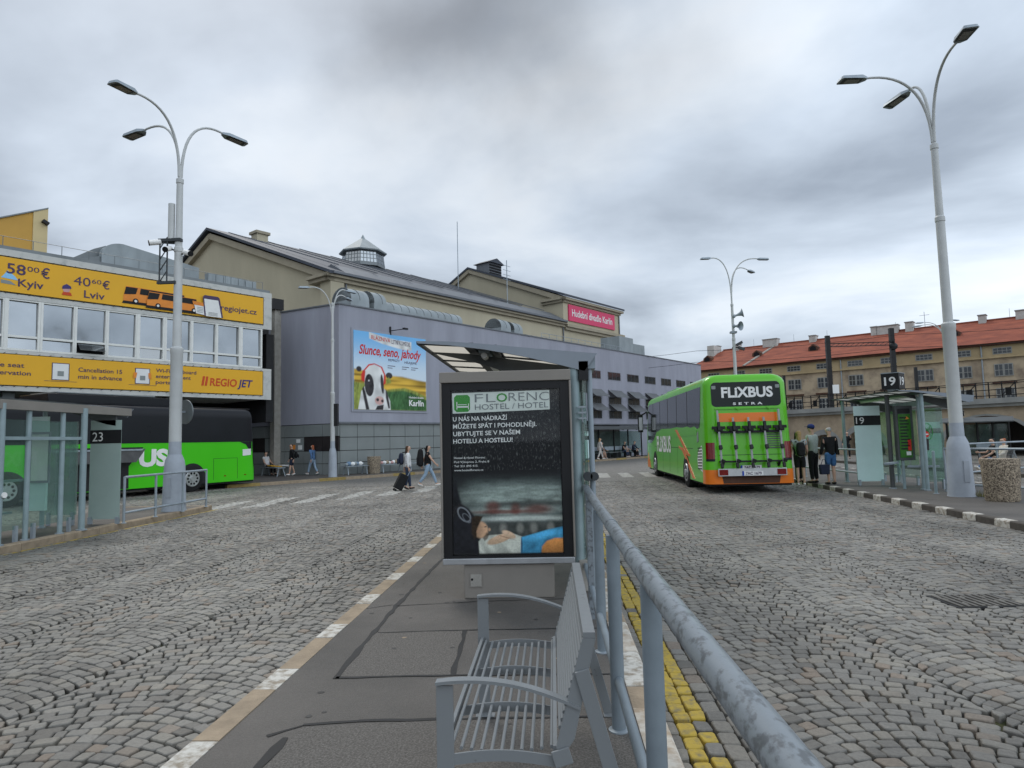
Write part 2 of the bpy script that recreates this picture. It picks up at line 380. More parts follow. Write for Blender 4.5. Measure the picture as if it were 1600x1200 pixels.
mat('joint', (.032, .028, .021), .95, 0, col2=(.055, .062, .022), scale=1.1, thr=(.5, .7))
mat('yellow_line', (.40, .285, .045), .65, 0, col2=(.20, .165, .085), scale=16, thr=(.46, .68), bump=.2)
mat('white_line', (.42, .41, .375), .6, 0, col2=(.24, .225, .20), scale=6, thr=(.42, .62), bump=.2)
mat('kerb_tan', (.30, .235, .165), .8, 0, .2, 6, .3, 60)
mat('kerb_ochre', (.30, .22, .08), .8, 0, .25, 5, .3, 40)
mat('kerb_white', (.54, .52, .47), .7, 0, col2=(.26, .22, .17), scale=14, thr=(.44, .64), bump=.25)
mat('kerb_pale', (.56, .52, .45), .7, 0, col2=(.36, .28, .20), scale=7, thr=(.42, .62), bump=.25)
mat('kerb_dark', (.085, .075, .065), .8, 0, .2, 6, .3)
mat('grate_iron', (.12, .112, .10), .7, 0, .2)
mat('tar', (.028, .028, .028), .7, 0, .2)
def asphalt_mat():
    m = bpy.data.materials.new('asphalt'); MATS['asphalt'] = m; m.use_nodes = True; t = m.node_tree; b = t.nodes['Principled BSDF']
    tcn = t.nodes.new('ShaderNodeTexCoord')
    n1 = t.nodes.new('ShaderNodeTexNoise'); n1.inputs['Scale'].default_value = .9; n1.inputs['Detail'].default_value = 8; n1.inputs['Roughness'].default_value = .6
    n2 = t.nodes.new('ShaderNodeTexNoise'); n2.inputs['Scale'].default_value = 130; n2.inputs['Detail'].default_value = 3
    v = t.nodes.new('ShaderNodeTexVoronoi'); v.inputs['Scale'].default_value = 120
    for x in (n1, n2, v): t.links.new(tcn.outputs['Object'], x.inputs['Vector'])
    r = t.nodes.new('ShaderNodeValToRGB'); r.color_ramp.elements[0].position = .3; r.color_ramp.elements[1].position = .72
    r.color_ramp.elements[0].color = (.068, .063, .057, 1); r.color_ramp.elements[1].color = (.122, .110, .098, 1)
    t.links.new(n1.outputs[0], r.inputs[0])
    m1 = t.nodes.new('ShaderNodeMapRange'); m1.inputs[3].default_value = .65; m1.inputs[4].default_value = 1.4; t.links.new(n2.outputs[0], m1.inputs[0])
    hs = t.nodes.new('ShaderNodeHueSaturation'); t.links.new(r.outputs[0], hs.inputs['Color']); t.links.new(m1.outputs[0], hs.inputs['Value'])
    t.links.new(hs.outputs[0], b.inputs['Base Color']); b.inputs['Roughness'].default_value = .72; b.inputs['Specular IOR Level'].default_value = .3
    bp = t.nodes.new('ShaderNodeBump'); bp.inputs['Strength'].default_value = .5; bp.inputs['Distance'].default_value = .006
    t.links.new(v.outputs['Distance'], bp.inputs['Height']); t.links.new(bp.outputs[0], b.inputs['Normal'])
asphalt_mat()

g = MB(); S = 900
g.poly([(-S, -S, -.03), (S, -S, -.03), (S, S, -.03), (-S, S, -.03)], 'joint')
tag(g.build('ground', smooth=0), kind='structure')

YS = 27.0                                   # individual setts up to here, plain setts beyond
KR = lambda y: 7.15 + .0506 * y             # near edge of the right platform (runs slightly outward)
def zebra(x, y):
    ax, ay, bx, by = -9.9, 18.7, -2.6, 27.2
    s = (x + 9.9) / 7.3
    if not 0 <= s <= 1: return False
    yc = ay + s * (by - ay)
    return abs(y - yc) < 1.75 and ((x + .05 * (y - yc)) % .98) < .48
def make_setts():
    rng = np.random.default_rng(11)
    quads = []; kinds = []
    def emit(q, k):
        quads.append(q); kinds.append(k)
    def keep(x, y):
        if y < 1.2 or y > YS + .4: return False
        if abs(x + .04 * y) > .84 * y + 1.4: return False
        if -2.0 < x < .6 and y < 16.9: return False
        if -11.9 < x < -9.2 and y < 18.2: return False
        if KR(y) < x < KR(y) + 4.4: return False
        return True
    Wc = 1.46; d = .106; sag = .29
    for side in (-1, 1):
        cols = range(-14, 1) if side < 0 else range(0, 13)
        for c in cols:
            x0 = (-2.0 + (c - 1) * Wc) if side < 0 else 1.12 + c * Wc
            xc = x0 + Wc / 2; ph = rng.uniform(0, d)
            for k in range(int(.5 / d), int((YS + 1) / d)):
                yb = k * d + ph
                if abs(xc + .04 * yb) > .84 * yb + 3: continue
                m = 14; xi = np.linspace(-.5, .5, m + 1); xi[1:-1] += rng.uniform(-.018, .018, m - 1)
                xi += rng.uniform(-.02, .02) * (1 - 4 * xi * xi)
                yy = yb + sag * (1 - 4 * xi ** 2); sl = -8 * sag * xi / Wc
                cth = 1 / np.sqrt(1 + sl ** 2); sth = sl * cth
                tx = np.clip(xi * Wc - sth * d * cth, -Wc / 2, Wc / 2); ty = yy + cth * d * cth
                for j in range(m):
                    px = xc + (xi[j] + xi[j + 1]) / 2 * Wc; py = (yy[j] + yy[j + 1]) / 2 + d / 2
                    if not keep(px, py): continue
                    if tx[j + 1] - tx[j] < .03: continue
                    q = [(xc + xi[j] * Wc, yy[j]), (xc + xi[j + 1] * Wc, yy[j + 1]), (xc + tx[j + 1], ty[j + 1]), (xc + tx[j], ty[j])]
                    kd = 0
                    if zebra(px, py): kd = 2
                    pass
                    emit(q, kd)
    for i, (xa, xb) in enumerate(((.595, .68), (.68, .785), (.785, .885), (.885, 1.0), (1.0, 1.12))):
        y = 1.2
        while y < 17:
            ln = rng.uniform(.12, .19); emit([(xa, y), (xb, y), (xb, y + ln), (xa, y + ln)], 1 if i in (1, 2) and rng.random() < .9 else 0); y += ln
    Q = np.array(quads); K = np.array(kinds); n = len(Q)
    cen = Q.mean(1, keepdims=True)
    ext = np.linalg.norm(Q[:, 1] - Q[:, 0], axis=1)[:, None, None]
    Q = Q + rng.uniform(-.0065, .0065, Q.shape)
    dv = Q - cen
    f1 = 1 - .009 / np.maximum(.09, np.linalg.norm(dv, axis=2, keepdims=True) * 1.0)
    outer = cen + dv * f1
    inner = cen + dv * (f1 - .20)
    h = rng.normal(0, .0035, (n, 1)); tilt = rng.normal(0, .038, (n, 2))
    def z(P, base): return base + h + ((P - cen) * tilt[:, None, :]).sum(2)
    # octagonal rim: cut each corner, worn setts are rounded
    nxt = np.roll(outer, -1, axis=1); prv = np.roll(outer, 1, axis=1)
    a = outer * .89 + prv * .11; b_ = outer * .89 + nxt * .11
    rim = np.empty((n, 8, 2)); rim[:, 0::2] = a; rim[:, 1::2] = b_
    topi = cen + (rim - cen) * .87
    V = np.empty((n, 24, 3))
    V[:, 0:8, :2] = topi; V[:, 0:8, 2] = z(topi, .004)
    V[:, 8:16, :2] = rim; V[:, 8:16, 2] = z(rim, -.0035)
    low = cen + (rim - cen) * 1.03
    V[:, 16:24, :2] = low; V[:, 16:24, 2] = -.034
    base = np.arange(n)[:, None] * 24
    top = (base + np.arange(8)[None]).ravel()
    fq = []
    for r0, r1 in ((0, 8), (8, 16)):
        for i in range(8):
            j = (i + 1) % 8; fq.append([r0 + i, r1 + i, r1 + j, r0 + j])
    fq = np.array(fq); quadsF = (base[:, :, None] + fq[None]).reshape(-1)
    nq = n * 16
    loops = np.concatenate([top, quadsF]); starts = np.concatenate([np.arange(n) * 8, n * 8 + np.arange(nq) * 4])
    tot = np.concatenate([np.full(n, 8), np.full(nq, 4)])
    me = bpy.data.meshes.new('cobbled_road'); me.vertices.add(n * 24); me.vertices.foreach_set('co', V.ravel().astype(np.float32))
    me.loops.add(len(loops)); me.loops.foreach_set('vertex_index', loops.astype(np.int32))
    me.polygons.add(n + nq); me.polygons.foreach_set('loop_start', starts.astype(np.int32)); me.polygons.foreach_set('loop_total', tot.astype(np.int32))
    for m in ('setts', 'yellow_line', 'white_line'): me.materials.append(MATS[m])
    me.polygons.foreach_set('material_index', np.concatenate([K, np.repeat(K, 16)]).astype(np.int32))
    me.polygons.foreach_set('use_smooth', np.concatenate([np.zeros(n, dtype=bool), np.tile(np.repeat([True, False], 8), n)]))
    me.update(calc_edges=True); me.validate()
    o = bpy.data.objects.new('cobbled_road', me); COL.objects.link(o); tag(o, kind='structure')
    print('setts', n)
make_setts()
f = MB()
f.poly([(-120, YS + .35, -.004), (160, YS + .35, -.004), (160, 400, -.004), (-120, 400, -.004)], 'far_setts')
f.poly([(-120, -60, -.008), (-23, -60, -.008), (-23, YS + .35, -.008), (-120, YS + .35, -.008)], 'far_setts')
f.poly([(24.5, -60, -.008), (160, -60, -.008), (160, YS + .35, -.008), (24.5, YS + .35, -.008)], 'far_setts')
tag(f.build('far_road', smooth=0), kind='structure')
f = MB()
for k in range(7):
    x = 1.0 + k * 1.0; f.poly([(x, 29.6, .0), (x + .5, 29.6, .0), (x + .62, 33.4, .0), (x + .12, 33.4, .0)], 'white_line')
for k in range(3):
    x = -4.5 + k * 1.0; f.poly([(x, YS + .4, .0), (x + .5, YS + .4, .0), (x + .6, YS + 1.6, .0), (x + .1, YS + 1.6, .0)], 'white_line')
tag(f.build('crossing_marking', smooth=0), kind='structure')

def kerb(pts, w, inward, pattern, name, h=.13, drop=.1):
    """kerb stones along a polyline; pattern: list of (length, material)"""
    m = MB(); P = [Vector((*p, 0)) for p in pts]; i = 0; pat = 0; pos = P[0].copy(); seg = 0
    while seg < len(P) - 1:
        ln, mt = pattern[pat % len(pattern)]; pat += 1
        d = P[seg + 1] - pos
        if d.length <= ln: e = P[seg + 1].copy(); seg_next = True
        else: e = pos + d.normalized() * ln; seg_next = False
        if (e - pos).length > .02:
            dd = (e - pos).normalized(); nn = Vector((-dd.y, dd.x, 0)) * inward
            a = pos + dd * .004; b = e - dd * .004; hh = h + random.uniform(-.003, .003); c = .018
            for q0, q1, q2, q3 in ((a, b, b + nn * w, a + nn * w),):
                vs = [q0 + Z * -.03, q1 + Z * -.03, q1 + Z * (hh - c), q0 + Z * (hh - c), q1 + nn * c + Z * hh, q0 + nn * c + Z * hh, q2 + Z * hh, q3 + Z * hh, q2 + Z * -.03, q3 + Z * -.03]
                fs = [(0, 1, 2, 3), (3, 2, 4, 5), (5, 4, 6, 7), (7, 6, 8, 9), (0, 3, 5, 7, 9), (1, 8, 6, 4, 2)]
                if inward < 0: fs = [tuple(reversed(x)) for x in fs]
                m.add(vs, fs, mt)
        pos = e
        if seg_next: seg += 1
    return tag(m.build(name, smooth=0), kind='structure')
# centre platform
p = MB(); p.poly([(-1.84, -6, .126), (.43, -6, .126), (.43, 16.3, .126), (-1.84, 16.3, .126)], 'asphalt')
tag(p.build('centre_pavement', smooth=0), kind='structure')
kerb([(-2.0, -5.95), (-2.0, 16.4)], .165, -1, [(.40, 'kerb_white'), (.75, 'kerb_tan')], 'kerb_left_of_centre')
kerb([(.59, -5.95), (.59, 16.4)], .165, 1, [(.8, 'kerb_pale'), (.35, 'kerb_tan'), (.7, 'kerb_white')], 'kerb_right_of_centre')
kerb([(-2.0, 16.4), (.59, 16.4)], .165, 1, [(.6, 'kerb_tan'), (.4, 'kerb_white')], 'kerb_end_of_centre')
mat('asphalt_patch', (.092, .084, .075), .8, 0, col2=(.19, .175, .158), scale=85, thr=(.40, .72), detail=3, bump=.5, bscale=110)
mat('asphalt_stain', (.05, .048, .046), .6, 0, .3)
p = MB(); p.poly([(-1.52, 4.64, .1275), (-.73, 4.67, .1275), (-.77, 5.74, .1275), (-1.54, 5.69, .1275)], 'asphalt_patch'); p.poly([(-1.5, 1.0, .1275), (.40, 1.0, .1275), (.40, 3.97, .1275), (-.7, 3.93, .1275), (-1.45, 3.84, .1275)], 'asphalt_patch')
for k in range(46):
    x, y, r_ = random.uniform(-1.75, .35), random.uniform(2.6, 14), random.uniform(.012, .03)
    p.poly([(x + r_ * random.uniform(.7, 1.2) * math.cos(i * .785), y + r_ * random.uniform(.7, 1.2) * math.sin(i * .785), .1285) for i in range(8)], 'asphalt_stain' if k % 4 else 'kerb_tan')
tag(p.build('pavement_patch', smooth=0), kind='structure')
t = MB()
def strip(pts, w):
    q = []
    for i in range(len(pts) - 1):
        a = Vector((*pts[i], .130)); b = Vector((*pts[i + 1], .130)); n_ = max(2, int((b - a).length / .12)); d = (b - a).normalized(); s = Vector((-d.y, d.x, 0))
        prev = None
        for k in range(n_ + 1):
            c = a + (b - a) * k / n_ + s * random.uniform(-.006, .006); ww = w * random.uniform(.5, 1.3) / 2
            cur = (c - s * ww, c + s * ww)
            if prev: t.poly([prev[0], cur[0], cur[1], prev[1]], 'tar')
            prev = cur
strip([(-1.53, 9.6), (-1.56, 6.6), (-1.51, 4.6)], .045); strip([(-1.51, 4.62), (-.72, 4.66), (.42, 4.68)], .03)
strip([(-1.5, 5.69), (-.74, 5.75), (.42, 5.78)], .02); strip([(-.77, 5.74), (-.72, 4.67)], .035)
strip([(-1.56, 6.6), (-.8, 6.74), (.3, 6.85)], .016); strip([(-1.50, 2.6), (-1.49, 3.7)], .055)
strip([(-1.60, 3.72), (-1.45, 3.86), (-1.15, 3.92), (-.7, 3.94), (.42, 3.99)], .028); strip([(-1.83, 6.5), (-1.6, 6.64)], .012)
tag(t.build('pavement_crack', smooth=0), kind='structure')
# left platform
p = MB(); p.poly([(-11.8, -6, .126), (-9.3, -6, .126), (-9.42, 18.0, .126), (-11.8, 18.0, .126)], 'asphalt')
tag(p.build('left_pavement', smooth=0), kind='structure')
kerb([(-9.18, -6), (-9.36, 18.1)], .17, 1, [(1.0, 'kerb_tan'), (1.05, 'kerb_tan')], 'kerb_of_left_pavement')
kerb([(-9.36, 18.1), (-11.8, 18.1)], .17, 1, [(1.0, 'kerb_tan')], 'kerb_end_of_left_pavement')
t = MB(); t.poly([(-9.10, 4, .006), (-9.02, 4, .006), (-9.20, 18.2, .006), (-9.29, 18.2, .006)], 'yellow_line')
tag(t.build('yellow_line_marking', smooth=0), kind='structure')
# right platform
p = MB(); p.poly([(KR(4) + .15, 4, .126), (KR(4) + 4.4, 4, .126), (KR(33) + 4.4, 33, .126), (KR(33) + .15, 33, .126)], 'asphalt')
tag(p.build('right_pavement', smooth=0), kind='structure')
kerb([(KR(4), 4), (KR(33), 33)], .17, -1, [(.44, 'kerb_white'), (.58, 'kerb_dark')], 'kerb_of_right_pavement')
kerb([(KR(4) + 4.5, 4), (KR(33) + 4.5, 33)], .17, 1, [(.5, 'kerb_white'), (.55, 'kerb_dark')], 'kerb_behind_right_pavement')
# further platforms on the right
p = MB()
for x0, y0, y1 in ((16.4, 18, 40),):
    p.box(x0, x0 + 3.4, y0, y1, -.03, .12, 'asphalt')
tag(p.build('far_right_pavement', smooth=0), kind='structure')
p = MB()
p.box(16.2, 16.396, 18, 40, -.03, .13, 'kerb_dark'); p.box(19.804, 20, 18, 40, -.03, .13, 'kerb_dark')
tag(p.build('kerb_of_far_right_pavement', smooth=0), kind='structure')
# pavement below the long buildings
UX, UY = .589, .808
ANN = Vector((-11.16, 34.7, 0)); AZ = math.atan2(.808, .589)
p = MB(Matrix.Translation(ANN) @ Matrix.Rotation(AZ, 4, 'Z'))
p.box(-7.2, 62, -2.0, 14, -.03, .126, 'asphalt')
tag(p.build('building_pavement', smooth=0), kind='structure')
p = MB(Matrix.Translation(ANN) @ Matrix.Rotation(AZ, 4, 'Z'))
for k in range(46): p.box(-7.2 + k * 1.5, -5.71 + k * 1.5, -2.2, -2.004, -.03, .13, 'kerb_tan' if k % 3 else 'kerb_ochre')
tag(p.build('kerb_of_building_pavement', smooth=0), kind='structure')
dr = thing('drain_grate', 'dark iron drain grate sunk among the setts of the right road', 'drain', (4.15, 7.1, 0), R(4))
m = MB(); m.box(-.34, .34, -.25, .25, -.02, .007, 'tar'); m.build('frame', dr)
m = MB()
for k in range(9): m.box(-.30 + k * .07, -.265 + k * .07, -.23, .23, .0085, .016, 'grate_iron')
m.build('bars', dr)
# ------------------------------------------------------------------ buildings
mat('lilac', (.295, .30, .348), .75, 0, .15, .9, .08, 30, detail=10, stretch=(1, 1, .16), thr=(.25, .72))
mat('lilac_dark', (.30, .31, .355), .75, 0, .06, .5, .08, 30)
mat('beige_wall', (.43, .385, .28), .85, 0, .09, .35, .12, 20, stretch=(1, 1, .35), detail=9)
mat('cornice', (.33, .29, .215), .8, 0, .1, 1.2)
mat('slate', (.058, .066, .082), .6, .0, .18, 1.6, .1, 20)
mat('slate_trim', (.15, .16, .175), .5, .3, .12, 2)
mat('zinc', (.27, .30, .31), .6, .15, .16, 1.4, .06, 10, stretch=(1, 1, .4))
mat('zinc_dark', (.17, .185, .19), .45, .4, .15, 1.5)
mat('shade_grey', (.13, .135, .14), .6, .1, .15, 2)
mat('panel_grey', (.225, .245, .24), .38, .1, .07, .8)
mat('panel_dark', (.035, .03, .03), .35, .1, .2)
mat('banner_yellow', (.74, .40, .03), .55, 0, .035, .6)
mat('banner_ink', (.07, .045, .10), .5, 0, .05)
mat('banner_red', (.55, .07, .02), .5, 0, .05)
mat('banner_blue', (.05, .04, .16), .5, 0, .05)
mat('old_white', (.52, .52, .49), .7, 0, .0, col2=(.33, .35, .33), scale=2.2, thr=(.5, .75), bump=.2, bscale=8)
mat('window_white', (.70, .70, .66), .5, 0, .05)
mat('sky_glass', (.31, .33, .345), .05, .88, .10, .5)
mat('dark_glass', (.03, .034, .038), .05, .0, .2, spec=.8)
mat('tower_yellow', (.50, .29, .07), .8, 0, .08, .6)
mat('tower_pale', (.55, .44, .24), .8, 0, .08, .6)
mat('pink_sign', (.62, .06, .14), .5, 0, .04)
mat('sky_print', (.22, .50, .78), .5, 0, col2=(.30, .56, .80), scale=.6)
mat('sky_print_pale', (.55, .68, .78), .5, 0, .05)
mat('field_gold', (.55, .34, .04), .5, 0, col2=(.34, .22, .03), scale=2.5, thr=(.4, .6), stretch=(.3, 1, 2))
mat('field_green', (.05, .12, .045), .5, 0, col2=(.10, .20, .08), scale=6, thr=(.45, .65))
mat('field_light', (.22, .26, .05), .5, 0, col2=(.12, .18, .04), scale=4)
mat('cow_black', (.02, .018, .02), .5, 0, .2)
mat('print_red', (.58, .03, .025), .5, 0, .05)
mat('print_pink', (.55, .32, .30), .5, 0, .1)
mat('print_orange', (.70, .24, .04), .5, 0, .1)

# --- lilac annex
ann = thing('theatre_annex', 'long lilac rendered flat roofed annex with sun shaded windows above grey tile base', 'building', ANN, AZ)
VX, VY = -.196, .98
m = MB(); m.prism([(0, 0), (45.9, 0), (45.9, 12), (VX * 12, VY * 12)], (0, 0, 2.83), X, Y, Z, 6.33, 'lilac')
m.build('wall', ann, smooth=0)
m = MB(); m.prism([(-.06, -.06), (45.96, -.06), (45.96, 12), (VX * 12 - .06, VY * 12)], (0, 0, 9.163), X, Y, Z, .07, 'slate_trim')
m.box(-.02, 45.92, -.035, -.003, 2.80, 2.90, 'slate_trim'); m.build('parapet_trim', ann, smooth=0)
# tile base, right face and left face
m = MB()
m.prism([(.12, .14), (45.8, .14), (45.8, 11.9), (VX * 11.9 + .12, VY * 11.9)], (0, 0, .10), X, Y, Z, 2.72, 'panel_dark')
for r_, (z0, z1) in enumerate(((.13, .74), (.76, 1.38), (1.40, 2.08), (2.10, 2.80))):
    for k in range(20):
        x0 = .15 + k * 1.13
        m.box(x0, x0 + 1.10, .10, .135, z0 + .005, z1 - .01, 'panel_grey')
    for k in range(2, 15):
        pass
for k in range(9):
    x0 = 28.9 + k * 1.9; m.box(x0, x0 + 1.87, .10, .135, .13, 2.8, 'lilac_dark')
m.build('tile_base', ann, smooth=0)
lf = Matrix.Translation(ANN) @ Matrix.Rotation(AZ, 4, 'Z')
m = MB()
ev = Vector((VX, VY, 0)); en = Vector((-VY, VX, 0))
def lbox(mb, s0, s1, d0, d1, z0, z1, mt):
    mb.add([ev * s + en * d + Z * zz for zz in (z0, z1) for d in (d0, d1) for s in (s0, s1)], [(0, 2, 3, 1), (4, 5, 7, 6), (0, 1, 5, 4), (2, 6, 7, 3), (0, 4, 6, 2), (1, 3, 7, 5)], mt)
xs = [.03, 1.14, 2.49, 3.93, 5.47, 7.1, 8.9]
for i in range(6):
    for (z0, z1, mt) in ((.13, .70, 'panel_grey'), (.72, 1.37, 'panel_grey' if i in (2, 3) else 'panel_dark'), (1.39, 2.14, 'panel_dark' if i in (0, 1, 4) else 'panel_grey'), (2.16, 2.80, 'panel_grey')):
        mt2 = mt
        if (z0, i) in ((.72, 4),): mt2 = 'panel_grey'
        if z0 == .72: mt2 = 'panel_grey'
        lbox(m, xs[i] + .012, xs[i + 1] - .012, -.10, .005, z0 + .005, z1 - .005, mt2)
m.build('tile_panels', ann, smooth=0)
m = MB(); lbox(m, 2.75, 3.05, .006, .014, 1.85, 2.05, 'white_print'); lbox(m, 2.62, 2.92, .006, .014, 1.48, 1.72, 'white_print'); lbox(m, 3.12, 3.5, .006, .014, 1.50, 1.75, 'print_orange')
m.build('notice', ann, smooth=0)
# windows of the annex
def annex_window(x, z0, z1, w, shade):
    m = MB(); m.box(x - .04, x + w + .04, -.02, .1, z0 - .05, z1 + .05, 'slate_trim'); fr = m.build('window', ann, smooth=0)
    g_ = MB(); n_ = 3
    for i in range(n_):
        a = x + w * i / n_; g_.box(a + .03, a + w / n_ - .03, -.035, -.022, z0, z1, 'dark_glass')
    g_.build('pane', fr, smooth=0)
    if shade:
        s_ = MB(); zt = z1 + .62
        s_.add([(x - .08, -.02, zt), (x + w + .08, -.02, zt), (x + w + .08, -.82, zt - .62), (x - .08, -.82, zt - .62),
                (x - .08, -.02, zt + .03), (x + w + .08, -.02, zt + .03), (x + w + .08, -.82, zt - .59), (x - .08, -.82, zt - .59)],
               [(0, 3, 2, 1), (4, 5, 6, 7), (0, 1, 5, 4), (1, 2, 6, 5), (2, 3, 7, 6), (3, 0, 4, 7)], 'shade_grey')
        s_.build('sun_shade', fr, smooth=0)
for k in range(7):
    x = 23.9 + k * 3.2 - (3.2 if k == 7 else 0)
    annex_window(x, 6.65, 7.24, 2.0, False)
    annex_window(x, 4.55, 5.10, 2.0, True)
    annex_window(x, 3.38, 3.95, 2.0, True)
# roof plant on the annex: each duct lifts off on its own
def duct(name, label, x0, x1, y0, y1, z0, z1, curl=True):
    o = thing(name, label, 'roof duct', lf @ Vector((x0, y0, z0)), AZ, 'ventilation ducts on the annex roof')
    w = y1 - y0; h = z1 - z0; n_ = 10
    pr = [(0, 0), (w, 0)] + [(w * (.5 + .5 * math.cos(math.pi * i / n_)), h * (.45 + .55 * math.sin(math.pi * i / n_))) for i in range(n_ + 1)]
    m = MB(); m.prism(pr, (0, 0, 0), Y, Z, X, x1 - x0, 'zinc'); m.build('casing', o, smooth=40)
    m = MB()
    k = 0
    while k * .62 < x1 - x0 - .1:
        xx = k * .62; m.prism([(a * 1.02 - .01 * w, b * 1.02) for a, b in pr[2:]], (xx, 0, 0), Y, Z, X, .03, 'zinc_dark'); k += 1
    m.build('seams', o, smooth=40)
    return o
duct('roof_duct', 'first curled grey duct near the annex roof corner', 1.7, 3.0, 1.2, 3.0, 9.24, 10.65)
duct('roof_duct', 'second curled grey duct next to the long sloping duct', 3.35, 4.3, 1.2, 3.0, 9.24, 10.7)
duct('roof_duct', 'long ribbed grey duct lying behind the annex parapet', 4.4, 11.0, 1.4, 3.0, 9.24, 10.3)
duct('roof_duct', 'short round duct above the shelter roof, left one of its pair', 15.0, 16.1, 1.4, 3.0, 9.24, 10.55)
duct('roof_duct', 'short round duct above the shelter roof, right one of its pair', 16.5, 17.5, 1.4, 3.0, 9.24, 10.5)
duct('roof_duct', 'low flat duct right of the two short round ducts', 18.3, 21.0, 1.4, 3.0, 9.24, 9.75)
o = thing('roof_box', 'grey corrugated plant box on the annex roof below the pink sign', 'plant room', lf @ Vector((32.6, 2, 9.24)), AZ)
m = MB(); m.box(0, 2.6, 0, 2, 0, 1.9, 'zinc'); m.build('tall_casing', o, smooth=0)
m = MB(); m.box(2.61, 5, .1, 2, 0, 1.45, 'zinc'); m.build('low_casing', o, smooth=0)
o = thing('roof_railing', 'thin grey railing along the annex roof', 'railing', lf @ Vector((19, .8, 9.24)), AZ)
m = MB()
for k in range(13): m.tube([(k * 1.0, 0, 0), (k * 1.0, 0, .55)], .018, 'galv', 6)
m.tube([(0, 0, .55), (12, 0, .55)], .018, 'galv', 6); m.tube([(0, 0, .3), (12, 0, .3)], .014, 'galv', 6); m.build('rail', o)

# --- theatre behind: hall and fly tower
th = thing('theatre', 'large beige theatre with dark slate gable roof and a taller stage block', 'building', lf @ Vector((0, 10, 0)), AZ)
W2 = 17.4; EA, RD = 13.9, 20.7
m = MB()
m.prism([(0, 0), (2 * W2, 0), (2 * W2, EA - .3), (W2, RD - .45), (0, EA - .3)], (6.75, 0, 0), Y, Z, X, 28.4, 'beige_wall')
m.box(6.45, 7.6, -.22, 1.0, 0, 13.35, 'beige_wall')
m.box(35.15, 46.4, -.02, 24, 0, 16.0, 'beige_wall')
m.prism([(0, 16.0), (24, 16.0), (24, 16.3), (14, 21.3), (12, 21.3), (0, 16.3)], (35.15, -.02, 0), Y, Z, X, 11.25, 'beige_wall')
m.build('wall', th, smooth=0)
m = MB()   # cornices
for (d, z0, z1) in ((.28, 13.25, 13.5), (.5, 13.503, 13.72)):
    m.box(6.4 - d, 35.1, -d, -.004, z0, z1, 'cornice'); m.box(6.4 - d, 6.74, -d, 2.0, z0 - .002, z1 + .002, 'cornice')
m.box(35.2, 46.9, -.5, -.03, 13.3, 13.6, 'cornice'); m.box(35.2, 46.6, -.3, -.025, 13.0, 13.295, 'cornice')
for (d, z0, z1) in ((.2, 15.9, 16.15), (.45, 16.153, 16.4)):
    m.box(35.1 - d, 46.4 + d, -d, -.024, z0, z1, 'cornice'); m.box(35.1 - d, 35.14, -d, 2.6, z0 - .002, z1 + .002, 'cornice')
for s in (0, 1):   # raking cornice of the gable
    a = Vector((6.6, 0 if not s else 2 * W2, EA - .35)); b = Vector((6.6, W2, RD - .5))
    m.beam(a, b, .5, .5, 'cornice')
    a = Vector((35.0, -.1 if not s else 24.1, 16.2)); b = Vector((35.0, 13, 21.5)); m.beam(a, b, .4, .5, 'cornice')
m.build('cornice', th, smooth=0)
m = MB()
def roof(x0, x1, y0, yr, y1, ze, zr, t_):
    m.prism([(y0, ze), (yr, zr), (y1, ze), (y1, ze + t_), (yr, zr + t_), (y0, ze + t_)], (x0, 0, 0), Y, Z, X, x1 - x0, 'slate')
roof(6.1, 35.1, -.6, W2, 2 * W2 + .6, EA - .24, RD, .22)
roof(34.7, 46.9, -.55, 13, 24.5, 16.42, 21.7, .22)
m.build('roof', th, smooth=0)
m = MB()
m.beam((6.4, -.62, 13.78), (35.0, -.62, 13.78), .16, .16, 'slate_trim')
m.beam((7.7, 1.7, 14.75), (35.0, 1.7, 14.75), .25, .30, 'slate_trim')
m.prism([(-.45, 13.9), (1.6, 14.5), (1.6, 14.95), (1.45, 14.95)], (7.7, 0, 0), Y, Z, X, 27.3, 'slate_trim')
for k in range(8): m.beam((8 + k * 3.6, 1.0, 14.9), (8 + k * 3.6, W2 - .3, RD + .13), .09, .08, 'slate_trim')
m.build('gutter', th, smooth=0)
for xx, zt_ in ((7.85, 13.2), (34.95, 13.2), (46.3, 16)): m = MB(); m.tube([(xx, -.12, zt_), (xx, -.12, 9)], .07, 'slate_trim', 8); m.build('downpipe', th)
m = MB(); c = (23.1, W2, 0)   # glazed lantern on the ridge
m.lathe((23.1, W2, 20.3), [(2.35, 0), (2.15, 1.6)], 'zinc_dark', 8); m.lathe((23.1, W2, 21.9), [(2.5, 0), (2.55, .12), (.25, 1.75), (.02, 2.2)], 'zinc', 8)
la = m.build('roof_lantern', th, smooth=20)
m = MB()
for k in range(8):
    a0 = 6.28319 * k / 8; a1 = 6.28319 * (k + 1) / 8
    for i in range(5):
        for j in range(3):
            f0 = (i + .12) / 5; f1 = (i + .88) / 5; q = []
            for ff, zz_ in ((f0, .35 + j * .42), (f1, .35 + j * .42), (f1, .35 + j * .42 + .34), (f0, .35 + j * .42 + .34)):
                r_ = 2.365 - .125 * zz_; q.append((23.1 + r_ * (math.cos(a0) * (1 - ff) + math.cos(a1) * ff), W2 + r_ * (math.sin(a0) * (1 - ff) + math.sin(a1) * ff), 20.3 + zz_))
            m.poly(q, 'sky_glass')
m.build('pane', la, smooth=0)
m = MB(); m.box(10.2, 11.3, W2 - 1.2, W2 - .2, 19.8, 21.1, 'beige_wall'); m.box(10.05, 11.45, W2 - 1.35, W2 - .05, 21.1, 21.35, 'cornice'); m.build('chimney', th, smooth=0)
